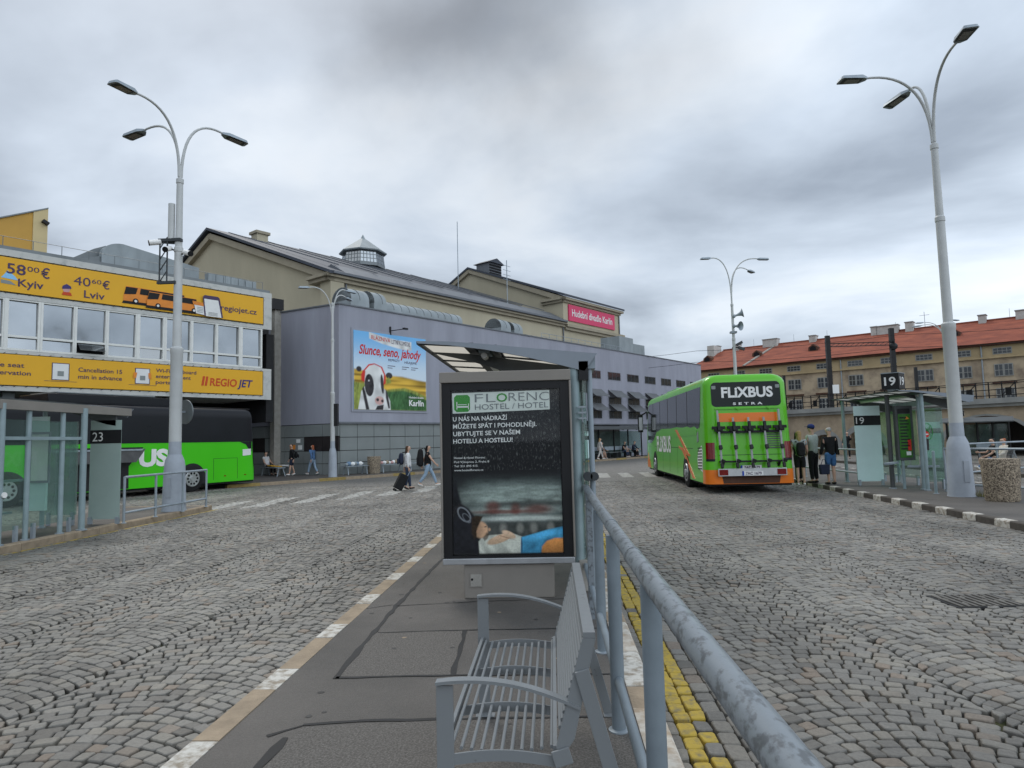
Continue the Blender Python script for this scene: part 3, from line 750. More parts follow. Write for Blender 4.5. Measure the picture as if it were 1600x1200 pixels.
m = MB(); m.box(36.7, 38.9, 11.4, 13.4, 20.5, 22.6, 'slate_trim'); m.prism([(-.3, 0), (2.5, 0), (1.1, .6)], (36.7, 11.1, 22.6), X, Z, Y, 2.6, 'slate'); 
for k in range(5): m.box(36.75, 38.85, 11.33, 11.4, 20.9 + k * .33, 21.1 + k * .33, 'dark_recess')
m.build('ridge_vent', th, smooth=0)
m = MB(); m.tube([(30, 10, 17), (30, 10, 25.5)], .045, 'galv', 6); m.build('lightning_rod', th)
m = MB(); m.tube([(32.2, 5, 15.5), (32.2, 5, 20.7)], .05, 'galv', 6)
for k in range(4): m.tube([(31.6, 5, 18.6 + k * .5), (32.8, 5, 18.6 + k * .5)], .025, 'galv', 5)
m.build('aerial', th)
sg = thing('theatre_sign', 'bright pink sign with white lettering high on the theatre', 'sign', lf @ Vector((36.0, 10, 14.05)), AZ)
m = MB(); m.box(0, 9.2, -.16, -.03, 0, 1.72, 'pink_sign'); m.build('panel', sg, smooth=0)
m = MB(); m.text('Hudební divadlo Karlín', (.55, -.162, .55), X, Z, 'white_print', w=8.1, h=.74, bold=.018, lift=.012); m.build('lettering', sg, smooth=0)

# --- theatre poster on the annex
po = thing('theatre_poster', 'large poster of a cow with red headphones on the lilac wall', 'poster', lf @ Vector((.9, 0, 3.57)), AZ)
m = MB(); m.box(-.12, 5.42, -.05, -.004, -.12, 4.42, 'lilac_dark'); m.box(0, 5.3, -.075, -.051, 0, 4.3, 'sky_print'); m.build('board', po, smooth=0)
PRINT = []; PC_ = {'sky_print_pale': (.58, .70, .80), 'field_gold': (.58, .36, .05), 'field_light': (.24, .28, .06), 'field_green': (.05, .13, .045), 'white_print': (.74, .74, .72), 'cow_black': (.022, .02, .022), 'print_red': (.60, .04, .03), 'print_pink': (.58, .36, .33)}
def pp(pts, mt, k): PRINT.append((list(pts), mt, k))
def ell(cx, cz, rx, rz, mt, k, rot=0., n=20):
    pts = []
    for i in range(n):
        a = -6.28319 * i / n * -1; x, z = rx * math.cos(a), rz * math.sin(a)
        pts.append((cx + x * math.cos(rot) - z * math.sin(rot), cz + x * math.sin(rot) + z * math.cos(rot)))
    pp(pts, mt, k)
pp([(0, 1.9), (5.3, 1.9), (5.3, 3.0), (0, 3.05)], 'sky_print_pale', 1)
pp([(0, 0), (5.3, 0), (5.3, 1.75), (4.6, 1.8), (3.4, 1.95), (2.4, 1.95), (.5, 2.15), (0, 2.2)], 'field_gold', 2)
pp([(0, 0), (1, 0), (1, 1.4), (0, 1.5)], 'field_light', 3); pp([(2.2, 0), (5.3, 0), (5.3, .85), (4.4, 1.15), (3.6, 1.3), (2.6, 1.2), (2.2, 1.1)], 'field_light', 3)
pp([(2.2, 0), (5.3, 0), (5.3, .65), (4.3, 1.0), (3.5, 1.15), (2.2, 1.02)], 'field_green', 4)
pp([(.28, 0), (2.55, 0), (2.52, .5), (2.2, 1.1), (1.9, 1.35), (.8, 1.35), (.5, 1.0)], 'white_print', 5)
ell(.35, 2.2, .18, .15, 'cow_black', 5); ell(2.45, 1.95, .24, .18, 'cow_black', 5)
pp([(.82, 0), (1.05, 0), (.8, .9), (.66, 1.3), (.55, 1.1)], 'cow_black', 6); pp([(2.2, 1.2), (2.35, .9), (2.5, .1), (2.38, .1), (2.2, .7)], 'cow_black', 6)
pp([(1.2, .15), (2.05, .12), (2.1, .6), (2.05, 1.4), (2.1, 2.0), (1.85, 2.35), (1.4, 2.5), (.95, 2.42), (.7, 2.0), (.72, 1.4), (.95, .7)], 'white_print', 7)
ell(1.05, 1.35, .32, .62, 'cow_black', 8, .05); ell(1.95, 1.45, .11, .55, 'cow_black', 8, .1)
pp([(.5, 1.6), (.72, 1.5), (.78, 2.1), (.62, 2.15), (.5, 1.9)], 'print_red', 9); pp([(2.05, 1.4), (2.2, 1.5), (2.2, 1.95), (2.08, 2.0)], 'print_red', 9)
pp([(.62, 2.12), (.72, 2.1), (1.05, 2.42), (1.4, 2.52), (1.4, 2.58), (1.0, 2.5)], 'print_red', 9); pp([(1.4, 2.52), (1.85, 2.38), (2.1, 1.95), (2.18, 2.0), (1.95, 2.42), (1.4, 2.58)], 'print_red', 9)
ell(1.75, .52, .32, .24, 'print_pink', 9); ell(1.62, .56, .1, .09, 'cow_black', 10); ell(1.95, .5, .09, .08, 'cow_black', 10); pp([(1.45, .0), (2.0, .0), (2.05, .3), (1.6, .22)], 'cow_black', 10)
pp([(2.25, 1.45), (2.6, 1.55), (2.55, 1.75), (2.4, 1.85), (2.25, 1.7)], 'field_light', 6)
ell(1.02, 1.6, .05, .05, 'white_print', 10)
pp([(1.05, 3.95), (2.0, 3.72), (3.2, 3.55), (4.15, 3.5), (4.15, 4.02), (3.0, 4.05), (1.95, 4.15), (1.05, 4.3)], 'white_print', 1)
def cow_print(x, z):
    img = np.zeros(x.shape + (3,)) + np.array((.18, .46, .78)); g_ = sm(z, 1.9, 4.3)[..., None]; img = img * g_ + (1 - g_) * np.array((.62, .72, .80))
    grass = vnoise(x, z, 7, 2.2, 31) * .5 + vnoise(x, z, 16, 7, 32) * .5; band = vnoise(x, z, .8, 9, 33)
    for poly, mt, k in sorted(PRINT, key=lambda p_: p_[2]):
        if mt == 'sky_print_pale': continue
        tex = {'field_gold': .35 + 1.2 * band, 'field_light': .4 + 1.2 * grass, 'field_green': .3 + 1.5 * grass, 'cow_black': .6 + 2.2 * grass, 'white_print': .66 + .45 * vnoise(x, z, 3.2, 3.0, 35)}.get(mt, .8 + .4 * grass)
        put(img, pmask(x, z, poly, .07 if mt.startswith('field') else .028), PC_[mt], tex)
    return img
painted('printed_picture', po, 0, 5.3, 0, 4.3, 150, 122, -.080, cow_print, .5)
m = MB()
m.text('BLÁZNIVÁ', (1.2, -.083, 3.92), Vector((1, 0, -.06)), Z, 'print_red', h=.22, w=1.35, lift=.006)
m.text('Slunce, seno, jahody', (.35, -.083, 3.05), Vector((1, 0, .0)), Vector((.12, 0, 1)), 'print_red', h=.52, w=4.5, bold=.02, shear=.12, lift=.008)
m.build('red_lettering', po, smooth=0)
m = MB()
m.text('LETNÍ KOMEDIE', (2.65, -.083, 3.79), Vector((1, 0, -.035)), Z, 'banner_ink', h=.24, w=1.4, lift=.006)
m.text('REPRÍZY', (2.4, -.083, 2.78), X, Z, 'banner_ink', h=.13, w=.85, lift=.006); m.text('HRAJEME', (3.6, -.083, 2.72), X, Z, 'banner_ink', h=.14, w=.95, lift=.006)
for k, x in enumerate((2.35, 3.4, 4.1)):
    for j in range(2): m.box(x, x + .55 - .2 * j, -.092, -.086, 2.5 - j * .12, 2.53 - j * .12, 'banner_ink')
m.build('dark_lettering', po, smooth=0)
m = MB(); m.text('Karlín', (3.9, -.11, .28), X, Z, 'white_print', h=.34, w=1.15, bold=.03, lift=.004); m.text('Hudební divadlo', (3.9, -.11, .72), X, Z, 'white_print', h=.11, w=1.15, bold=.02, lift=.004)
m.build('white_lettering', po, smooth=0)
o = thing('floodlight_bracket', 'thin black floodlight bracket on the lilac wall above the cow poster', 'lamp', lf @ Vector((3.5, 0, 8.1)), AZ)
m = MB(); m.box(-.04, .04, -.08, -.002, -.25, .25, 'black'); m.tube([(0, -.08, 0), (.3, -.7, .05), (.35, -.9, .06)], .025, 'black', 6); m.box(.2, .5, -1.0, -.85, .0, .1, 'black'); m.build('bracket', o)

# --- office building with the yellow banners
ob = thing('office_building', 'white banded office block with ribbon windows under yellow banners', 'building', (-14.25, 33.5, 0), AZ)
m = MB()
m.box(-30, -.2, .12, 13, 7.70, 9.55, 'old_white'); m.box(-30, -.2, .12, 13, 4.10, 5.62, 'old_white')
m.box(-30, -.06, -.02, .1, 9.30, 9.56, 'old_white'); m.box(-30, -.06, -.02, .1, 7.66, 7.84, 'old_white'); m.box(-30, -.06, -.02, .1, 5.50, 5.63, 'old_white'); m.box(-30, -.06, -.02, .1, 4.06, 4.24, 'old_white')
m.box(-.5, -.06, -.015, .1, 4.242, 5.498, 'old_white'); m.box(-.5, -.06, -.015, .1, 7.842, 9.298, 'old_white')
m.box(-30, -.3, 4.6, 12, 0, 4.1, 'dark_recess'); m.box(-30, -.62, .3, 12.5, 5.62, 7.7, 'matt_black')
m.build('wall', ob, smooth=0)
m = MB(); m.box(-30, -.1, .1, 13, 9.563, 9.72, 'zinc_dark'); m.build('roof', ob, smooth=0)
for k in range(8): m = MB(); m.box(-4.9 - k * 3.1, -4.5 - k * 3.1, .8, 1.2, .1, 4.1, 'zinc_dark'); m.build('column', ob, smooth=0)
m = MB(); m.box(-.1, .32, .4, 12, 2.95, 7.5, 'matt_black'); m.box(.02, .5, 1.2, 2.3, 7.5, 8.3, 'black'); m.build('end_wall', ob, smooth=0)
random.seed(5)
for k in range(16):
    x1 = -.56 - k * 1.197; x0 = x1 - 1.197
    wide = .14 if k % 4 == 0 else .085
    m = MB()
    m.box(x0 + .003, x0 + wide, -.01, .25, 5.64, 7.655, 'window_white'); m.box(x1 - wide * .6, x1 - .003, -.01, .25, 5.64, 7.655, 'window_white')
    m.box(x0 + wide + .002, x1 - wide * .6 - .002, .0, .24, 6.15, 6.24, 'window_white'); m.box(x0 + wide + .002, x1 - wide * .6 - .002, .0, .24, 5.64, 5.72, 'window_white'); m.box(x0 + wide + .002, x1 - wide * .6 - .002, .0, .24, 7.60, 7.655, 'window_white')
    fr = m.build('window', ob, smooth=0)
    g_ = MB()
    for z0, z1 in ((5.722, 6.148), (6.242, 7.598)):
        if k == 6 and z0 < 6:
            g_.box(x0 + .12, x1 - .1, .2, .24, z0, z1, 'dark_recess'); g_.add([(x0 + .14, .03, z1 - .02), (x1 - .12, .03, z1 - .02), (x1 - .12, -.28, z0 + .1), (x0 + .14, -.28, z0 + .1)], [(0, 1, 2, 3)], 'sky_glass'); continue
        tl = random.uniform(-.012, .012); tz = random.uniform(-.014, .014)
        xa, xb = x0 + wide, x1 - wide * .6
        g_.poly([(xa, .12 + tl - tz, z0), (xb, .12 - tl - tz, z0), (xb, .12 - tl + tz, z1), (xa, .12 + tl + tz, z1)], 'sky_glass')
    g_.build('pane', fr, smooth=0)
    if k % 3 == 1:
        b_ = MB(); b_.box(x0 + .15, x1 - .12, .17, .19, 6.3 + (k % 2) * .5, 7.6, 'white_paint'); b_.build('blind', fr, smooth=0)
def banner(name, label, z0, z1):
    o = thing(name, label, 'banner', (-14.25, 33.5, 0), AZ)
    m = MB(); m.box(-22, -.56, -.06, -.024, z0, z1, 'banner_yellow'); m.build('sheet', o, smooth=0)
    m = MB()
    for k in range(56):
        for zz_ in (z0 - .035, z1 + .035): m.tube([(-.7 - k * .38, -.045, zz_ - .03), (-.62 - k * .38, -.045, zz_ + .03)], .012, 'matt_black', 4)
    m.build('lashing', o); return o
b1 = banner('advert_banner', 'upper yellow banner with ticket prices and a picture of orange coaches', 7.90, 9.24)
m = MB(); F_ = -.06
def T(mb, s, x, z, mt, h=None, w=None, **k): mb.text(s, (x, F_, z), X, Z, mt, h=h, w=w, lift=.012, **k)
T(m, '58', -11.33, 8.62, 'banner_ink', h=.40, w=.62, bold=.012); T(m, '00', -10.66, 8.80, 'banner_ink', h=.20, w=.40); T(m, '€', -10.2, 8.62, 'banner_ink', h=.40, w=.3, bold=.012)
T(m, 'Kyiv', -10.95, 8.16, 'banner_ink', h=.30, w=.85, bold=.015)
T(m, '40', -9.05, 8.54, 'banner_ink', h=.36, w=.62); T(m, '60', -8.38, 8.70, 'banner_ink', h=.18, w=.36); T(m, '€', -7.98, 8.54, 'banner_ink', h=.34, w=.28, bold=.01)
T(m, 'Lviv', -8.66, 8.06, 'banner_ink', h=.30, w=.78, bold=.012)
T(m, 'regiojet.cz', -2.78, 8.34, 'banner_ink', h=.26, w=1.86, bold=.012)
m.build('lettering', b1, smooth=0)
m = MB()
def P2(pts, mt, k): m.poly([(x, F_ - .008 * k, z) for x, z in pts], mt)
def coach(x, z, s, fl, k):
    P2([(x - .05 * s, z - .12 * s), (x + fl, z - .12 * s), (x + fl, z), (x, z)], 'matt_black', k)
    P2([(x, z), (x + fl, z), (x + fl, z + .62 * s), (x + .1 * s, z + .66 * s), (x, z + .2 * s)], 'print_orange', k + 1)
    P2([(x + .02 * s, z + .28 * s), (x + .5 * s, z + .34 * s), (x + .58 * s, z + .62 * s), (x + .1 * s, z + .62 * s)], 'matt_black', k + 2)
    P2([(x + .66 * s, z + .36 * s), (x + fl, z + .34 * s), (x + fl, z + .60 * s), (x + .7 * s, z + .62 * s)], 'matt_black', k + 2)
    for wx in (.5, 2.2):
        P2([(x + wx * s + .12 * s * math.cos(a), z + .03 * s + .12 * s * math.sin(a)) for a in [i * .5236 for i in range(12)]], 'matt_black', k + 3)
        P2([(x + wx * s + .06 * s * math.cos(a), z + .03 * s + .06 * s * math.sin(a)) for a in [i * .5236 for i in range(12)]], 'white_print', k + 4)
coach(-7.15, 8.16, 1.0, 2.6, 1); coach(-6.2, 8.08, .95, 2.2, 6)
P2([(-4.02, 8.0), (-3.4, 7.93), (-3.4, 8.5), (-4.15, 8.55)], 'white_print', 11); P2([(-4.17, 8.40), (-3.5, 8.36), (-3.52, 8.52), (-4.2, 8.57)], 'print_orange', 12)
P2([(-3.62, 7.92), (-2.72, 7.92), (-2.9, 8.86), (-2.98, 8.92), (-3.62, 8.92), (-3.72, 8.84)], 'banner_ink', 13); P2([(-3.56, 7.92), (-2.8, 7.92), (-2.97, 8.74), (-3.66, 8.74)], 'white_print', 14)
for k in range(3): P2([(-3.45, 8.1 - k * .06), (-3.0, 8.1 - k * .06), (-3.0, 8.12 - k * .06), (-3.45, 8.12 - k * .06)], 'panel_grey', 15)
for k in range(4): P2([(-3.98, 8.28 - k * .07), (-3.7, 8.27 - k * .07), (-3.7, 8.29 - k * .07), (-3.98, 8.30 - k * .07)], 'panel_grey', 12)
# little travellers (plain stand-in heads)
P2([(-9.3 + .13 * math.cos(a), 8.28 + .12 * math.sin(a)) for a in [i * .5236 for i in range(12)]], 'print_pink', 1)
P2([(-9.46, 8.3), (-9.12, 8.34), (-9.15, 8.44), (-9.3, 8.52), (-9.44, 8.42)], 'banner_blue', 2); P2([(-9.46, 8.05), (-9.1, 8.05), (-9.14, 8.18), (-9.42, 8.18)], 'banner_red', 2)
P2([(-11.5, 8.42), (-10.95, 8.38), (-11.05, 8.52), (-11.3, 8.72), (-11.4, 8.55)], 'sky_print', 1); P2([(-11.5, 8.2), (-11.0, 8.18), (-11.2, 8.32), (-11.5, 8.34)], 'panel_grey', 1)
m.build('printed_picture', b1, smooth=0)
b2 = banner('advert_banner', 'lower yellow banner listing seat reservation, cancellation and portal services', 4.28, 5.47)
m = MB()
T(m, 'e seat', -11.42, 4.98, 'banner_ink', h=.17, w=.78, bold=.01); T(m, 'ervation', -11.42, 4.68, 'banner_ink', h=.17, w=1.0, bold=.01)
T(m, 'Cancellation 15', -8.78, 4.95, 'banner_ink', h=.17, w=1.66, bold=.01); T(m, 'min in advance', -8.78, 4.66, 'banner_ink', h=.17, w=1.66, bold=.01)
T(m, 'Wi-Fi and board', -5.73, 5.12, 'banner_ink', h=.16, w=1.8, bold=.01); T(m, 'entertainment', -5.73, 4.86, 'banner_ink', h=.16, w=1.55, bold=.01); T(m, 'portal', -5.73, 4.60, 'banner_ink', h=.16, w=.7, bold=.01)
m.build('lettering', b2, smooth=0)
m = MB()
for k in range(2): m.prism([(0, 0), (.10, 0), (.17, .44), (.07, .44)], (-3.68 + k * .16, F_ - .004, 4.62), X, Z, -Y, .01, 'banner_red')
T(m, 'REGIO', -3.28, 4.64, 'banner_red', h=.36, w=1.35, bold=.022, shear=.1); m.build('red_lettering', b2, smooth=0)
m = MB(); T(m, 'JET', -1.9, 4.64, 'banner_blue', h=.36, w=.8, bold=.022, shear=.2); m.build('blue_lettering', b2, smooth=0)
m = MB()
for x in (-9.72, -6.6):
    P2([(x, 4.55), (x + .62, 4.55), (x + .62, 5.25), (x, 5.25)], 'banner_ink', 1); P2([(x + .03, 4.58), (x + .59, 4.58), (x + .59, 5.22), (x + .03, 5.22)], 'white_print', 2)
    P2([(x + .2, 4.72), (x + .42, 4.72), (x + .42, 4.92), (x + .2, 4.92)], 'panel_grey', 3)
    P2([(x - .25, 4.50), (x + .9, 4.50), (x + .9, 4.515), (x - .25, 4.515)], 'banner_ink', 1)
P2([(-6.68, 4.8), (-6.56, 4.8), (-6.52, 5.05), (-6.66, 5.05)], 'print_orange', 4); P2([(-6.04, 4.8), (-5.92, 4.8), (-5.94, 5.05), (-6.06, 5.05)], 'print_orange', 4)
m.build('printed_icon', b2, smooth=0)
o = thing('roof_hood', 'rounded grey metal ventilation hood on the office roof', 'roof duct', Matrix.Translation((-14.25, 33.5, 9.72)) @ Matrix.Rotation(AZ, 4, 'Z') @ Vector((-8.3, 2.5, 0)), AZ)
m = MB()
pr = [(0, 0), (5.4, 0), (5.4, 1.7), (1.7, 1.62), (1.15, 1.45), (.6, 1.0), (0, .55)]
m.prism([(0, 0), (1.1, 0), (1.1, .9), (0, .5)], (0, 0, 0), X, Z, Y, 3, 'zinc_dark')
m.prism([(1.1, 0), (5.6, 0), (5.6, 1.15)] + [(2.0 - .9 * math.sin(a), 1.0 + .62 * math.cos(a)) for a in [i * .2 for i in range(8)]], (0, -.1, 0), X, Z, Y, 3, 'zinc')
m.prism([(0, .5), (1.1, .95), (1.5, 1.45), (1.4, 1.5), (.9, 1.25), (0, .62)], (0, .3, 0), X, Z, Y, 2.6, 'zinc_dark')
m.build('hood', o, smooth=30)
o = thing('roof_parapet', 'ribbed zinc screen on the office roof beside the street lamp', 'roof screen', Matrix.Translation((-14.25, 33.5, 9.72)) @ Matrix.Rotation(AZ, 4, 'Z') @ Vector((-2.6, 1.6, 0)), AZ)
m = MB()
for k in range(13): m.box(k * .2, k * .2 + .19, 0 + (k % 2) * .03, .4, 0, .78 - k * .004, 'zinc')
m.build('screen', o, smooth=0)
o = thing('roof_railing', 'low wire railing along the edge of the office roof', 'railing', (-14.25, 33.5, 9.72), AZ)
m = MB()
for k in range(18): m.tube([(-.4 - k * 1.0, .3, 0), (-.4 - k * 1.0, .3, .42)], .015, 'zinc_dark', 5)
m.tube([(-.4, .3, .42), (-17.4, .3, .42)], .012, 'zinc_dark', 5); m.build('rail', o)
tw = thing('stair_tower', 'ochre rendered tower with sloping top rising behind the banner building', 'building', Matrix.Translation((-14.25, 33.5, 0)) @ Matrix.Rotation(AZ, 4, 'Z') @ Vector((-7.25, 10, 0)), AZ)
m = MB(); m.prism([(-9, 9), (-.66, 9), (-.66, 14.32), (-9, 10.2)], (0, 0, 0), X, Z, Y, 5, 'tower_yellow'); m.build('wall', tw, smooth=0)
m = MB(); m.prism([(-.655, 9), (0, 9), (0, 14.62), (-.655, 14.35)], (0, -.05, 0), X, Z, Y, 5.1, 'tower_pale'); m.build('edge_wall', tw, smooth=0)
m = MB(); m.prism([(-9, 10.205), (0, 14.63), (0, 14.70), (-9, 10.28)], (0, -.08, 0), X, Z, Y, 5.2, 'zinc_dark'); m.build('roof_flashing', tw, smooth=0)
m = MB(); m.box(-.3, .02, -.3, -.052, 13.75, 13.9, 'black', Matrix.Rotation(.5, 3, 'Y')); m.build('lamp', tw)
o = thing('concrete_column', 'tall grey concrete post between the office building and lilac annex', 'column', lf @ Vector((VX * 4.6 - .1, VY * 4.6 - .12, 0)), AZ)
m = MB(); m.box(-.22, .22, -.22, .22, .1, 9.3, 'concrete'); m.build('post', o, bevel=.02)
m = MB(); m.box(-.4, .25, -.35, .15, 9.3, 9.9, 'black'); m.build('cap_box', o, smooth=0)
# ------------------------------------------------------------------ viaduct and the long red roofed house
mat('sandstone', (.50, .395, .28), .9, 0, col2=(.28, .22, .16), scale=.9, thr=(.38, .72), bump=.5, bscale=9, detail=9)
mat('ledge_stone', (.30, .30, .285), .85, 0, .14, 1.5, .2, 15)
mat('old_plaster', (.47, .375, .26), .9, 0, col2=(.25, .195, .145), scale=.75, thr=(.44, .66), bump=.4, bscale=8, detail=10)
mat('old_plaster_top', (.42, .325, .19), .9, 0, .12, .8, .2, 10)
mat('red_tile', (.315, .095, .055), .85, 0, col2=(.19, .06, .042), scale=1.6, thr=(.36, .66), bump=.6, bscale=22, stretch=(.35, 1, 1), detail=8)
mat('house_frame', (.30, .30, .28), .6, 0, .1)
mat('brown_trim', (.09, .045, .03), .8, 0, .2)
va = thing('railway_viaduct', 'sandstone railway viaduct with dark arches and an iron railing on top', 'viaduct', (23.5, 53, 0), math.atan2(-.812, .583))
m = MB(); XL, XR, HT, D = -40., 44., 3.15, 9.
arches = [(-22.6, 3.2), (-15.4, 3.0), (-9.6, 2.2), (-3.0, 1.2), (.25, 1.55), (8.6, 2.75), (16.5, 2.75), (24.5, 2.75), (32.5, 2.75)]
def arc_pts(cx, r): return [(cx - r * math.cos(math.pi * i / 14), .45 + min(2.15, r * .95) * math.sin(math.pi * i / 14)) for i in range(15)]
xp = XL
for cx, r in arches:
    A = arc_pts(cx, r)
    m.poly([(xp, 0, 0), (cx - r, 0, 0), (cx - r, 0, HT), (xp, 0, HT)], 'sandstone')
    for i in range(14):
        (xa, za), (xb, zb) = A[i], A[i + 1]
        m.poly([(xa, 0, za), (xb, 0, zb), (xb, 0, HT), (xa, 0, HT)], 'sandstone')
        m.poly([(xa, 0, za), (xa, D, za), (xb, D, zb), (xb, 0, zb)], 'sandstone')
    m.poly([(cx - r, 0, 0), (cx - r, D, 0), (cx - r, D, .45), (cx - r, 0, .45)], 'sandstone'); m.poly([(cx + r, 0, 0), (cx + r, 0, .45), (cx + r, D, .45), (cx + r, D, 0)], 'sandstone')
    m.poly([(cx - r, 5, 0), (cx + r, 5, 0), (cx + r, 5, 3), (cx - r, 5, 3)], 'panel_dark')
    xp = cx + r
m.poly([(xp, 0, 0), (XR, 0, 0), (XR, 0, HT), (xp, 0, HT)], 'sandstone')
m.build('arcade', va, smooth=0)
m = MB()
for cx, r in arches:
    A = arc_pts(cx, r); B = arc_pts(cx, r + .3)
    for i in range(14):
        q = [A[i], A[i + 1], (B[i + 1][0], B[i + 1][1] + .12), (B[i][0], B[i][1] + .12)]
        m.prism(q, (0, -.05, 0), X, Z, Y, .04, 'ledge_stone')
    m.mats[0] = MATS['sandstone']
m.build('arch_ring', va, smooth=0)
m = MB(); m.box(XL, XR, -.35, D, 3.152, 3.36, 'ledge_stone'); m.box(XL, XR, -.55, D, 3.362, 3.70, 'ledge_stone'); m.build('ledge', va, smooth=0)
m = MB()
for k in range(70):
    x = -24 + k * .75; m.box(x, x + .06, -.42, -.36, 3.7, 4.72, 'black')
    if k % 3 == 0:
        m.beam((x, -.4, 3.85), (x + .75, -.4, 4.6), .03, .05, 'black'); m.box(x + .22, x + .55, -.41, -.38, 3.9, 4.35, 'black')
for z_ in (3.85, 4.22, 4.6, 4.72): m.box(-24, 28.5, -.40, -.37, z_, z_ + .05, 'black')
m.build('iron_railing', va, smooth=0)

RZ = math.atan2(-.625, .781)
ho = thing('long_house', 'long old ochre house with peeling plaster and a red tiled roof', 'building', (37.85, 76, 0), RZ)
m = MB(); m.box(-25.2, 40, 0, 12, 0, 9.0, 'old_plaster'); m.box(-25.2, 40, -.05, 12, 9.003, 10.15, 'old_plaster_top'); m.build('wall', ho, smooth=0)
m = MB(); m.box(-25.5, 40, -.30, -.052, 8.85, 9.0, 'old_plaster_top'); m.box(-25.6, 40, -.45, 12.3, 10.153, 10.36, 'brown_trim'); m.build('cornice', ho, smooth=0)
m = MB()
m.add([(-25.8, -.7, 10.37), (40, -.7, 10.37), (40, 6, 13.55), (-22.3, 6, 13.55), (-25.8, 12.7, 10.37), (40, 12.7, 10.37)], [(0, 1, 2, 3), (3, 2, 5, 4), (0, 3, 4), (0, 4, 5, 1)], 'red_tile')
m.beam((-22.3, 6, 13.58), (40, 6, 13.58), .3, .16, 'red_tile')
m.beam((-16.8, -.65, 10.45), (-14.9, 5.9, 13.56), .35, .12, 'concrete')
rf = m.build('roof', ho, smooth=0)
for x, w_, h_ in ((-23.3, 1.0, .9), (-20.2, .7, .75), (-15.6, 1.9, 1.0), (-10.2, .8, .75), (-3.1, .7, 1.0), (-1.7, 2.3, .95), (.6, .8, 1.1), (7.6, .7, .85), (11, .9, .9), (18, .9, .9)):
    c = MB(); c.box(x - w_ / 2, x + w_ / 2, 5.3 if x > -22 else 4, 6.3, 12.6, 13.45 + h_ * .75, 'white_paint'); MATS['chimney'] = mat('chimney_wash', (.48, .47, .44), .9, 0, .15, 2, .2); c.mats[0] = MATS['chimney_wash']
    c.box(x - w_ / 2 - .06, x + w_ / 2 + .06, 5.2, 6.4, 13.46 + h_ * .75, 13.56 + h_ * .75, 'ledge_stone'); c.build('chimney', rf, smooth=0)
for x in (-23.0, -16.2, -9.2, 5.4, 16):
    c = MB(); yb, zb = (3.0, 12.12)
    c.prism([(-.55, 0), (.55, 0), (.55, .45), (0, .85), (-.55, .45)], (x, 2.2, 11.75), X, Z, Y, 2.2, 'brown_trim'); c.prism([(-.35, .05), (.35, .05), (.35, .42), (0, .65), (-.35, .42)], (x, 2.19, 11.75), X, Z, Y, .008, 'dark_recess')
    c.build('dormer', rf, smooth=0)
def house_window(x, z0, z1, w_, double):
    m = MB(); xs_ = ((x - w_ / 2, x - .06), (x + .06, x + w_ / 2)) if double else ((x - w_ / 2, x + w_ / 2),)
    for a, b in xs_: m.box(a - .05, b + .05, -.085, -.052, z0 - .05, z1 + .05, 'house_frame')
    fr = m.build('window', ho, smooth=0); g_ = MB()
    for a, b in xs_:
        nx = 2 if double else 4
        for i in range(nx):
            for j in range(2):
                aa = a + (b - a) * i / nx + .03; bb = a + (b - a) * (i + 1) / nx - .03; ca = z0 + (z1 - z0) * j / 2 + .03; cb = z0 + (z1 - z0) * (j + 1) / 2 - .03
                g_.box(aa, bb, -.098, -.088, ca, cb, 'dark_glass')
    g_.build('pane', fr, smooth=0)
for k in range(-7, 6):
    x = 2.85 + k * 3.42
    if x < -24.6: continue
    house_window(x, 9.28, 9.85, 1.5, False); house_window(x, 7.05, 8.20, 1.45, True); house_window(x, 4.6, 5.75, 1.45, True)
    m = MB(); m.box(x - 1.0, x + 1.0, -.25, -.003, 6.25, 6.42, 'brown_trim'); m.build('window_hood', ho, smooth=0)
for x in (-5.5, 7.95): m = MB(); m.tube([(x, -.14, 10.2), (x, -.14, 0)], .07, 'galv', 8); m.build('downpipe', ho)
for x in (-18, -12.7, -8.6, -.9, 10): m = MB(); m.tube([(x, 6, 13.5), (x, 6, 14.6)], .02, 'galv', 5); m.build('aerial', ho)
m = MB(); m.tube([(2.1, 6, 13.5), (2.1, 6, 15.4)], .03, 'galv', 5); m.tube([(1.6, 6, 15.0), (2.6, 6, 15.0)], .02, 'galv', 5)
m.build('aerial', ho)
# catenary masts on the viaduct
def mast(x, y, zt, label, extra):
    o = thing('catenary_mast', label, 'mast', (x, y, 3.7), 0, 'railway masts on the viaduct')
    m = MB(); m.box(-.17, .17, -.14, .14, 0, zt - 3.7, 'black'); 
    for k in range(8): m.box(-.20, .20, -.16, .16, .5 + k * .7, .55 + k * .7, 'black')
    m.build('mast', o, smooth=0)
    if extra: m = MB(); m.box(-.04, .04, -.4, .4, 5.0, 5.3, 'black'); m.ball((0, -.2, 4.9), .35, .2, .3, 'black'); m.build('insulator', o)
    else: m = MB(); m.box(.1, .6, -.2, -.145, 1.2, 1.9, 'white_print'); m.build('plate', o, smooth=0)
    return o
o = mast(22.7, 56, 9.65, 'black lattice railway mast carrying the left end of the cross beam', False)
m = MB(); m.box(.18, 4.95, -.04, .04, 5.25, 5.32, 'black'); m.box(.18, 4.95, -.04, .04, 5.0, 5.06, 'black')
for k in range(12): m.beam((.2 + k * .39, 0, 5.03), (.59 + k * .39, 0, 5.28), .03, .03, 'black')
m.build('cross_beam', o, smooth=0)
mast(27.8, 56, 10.1, 'black railway mast in front of the wide chimney with round insulator', True)
def pole(x, y, z0, z1, label):
    o = thing('signal_post', label, 'post', (x, y, z0), 0, 'short posts on the viaduct'); m = MB(); m.box(-.1, .1, -.1, .1, 0, z1 - z0, 'black'); m.box(-.14, .14, -.14, .14, 0, .12, 'black'); m.build('post', o, smooth=0)
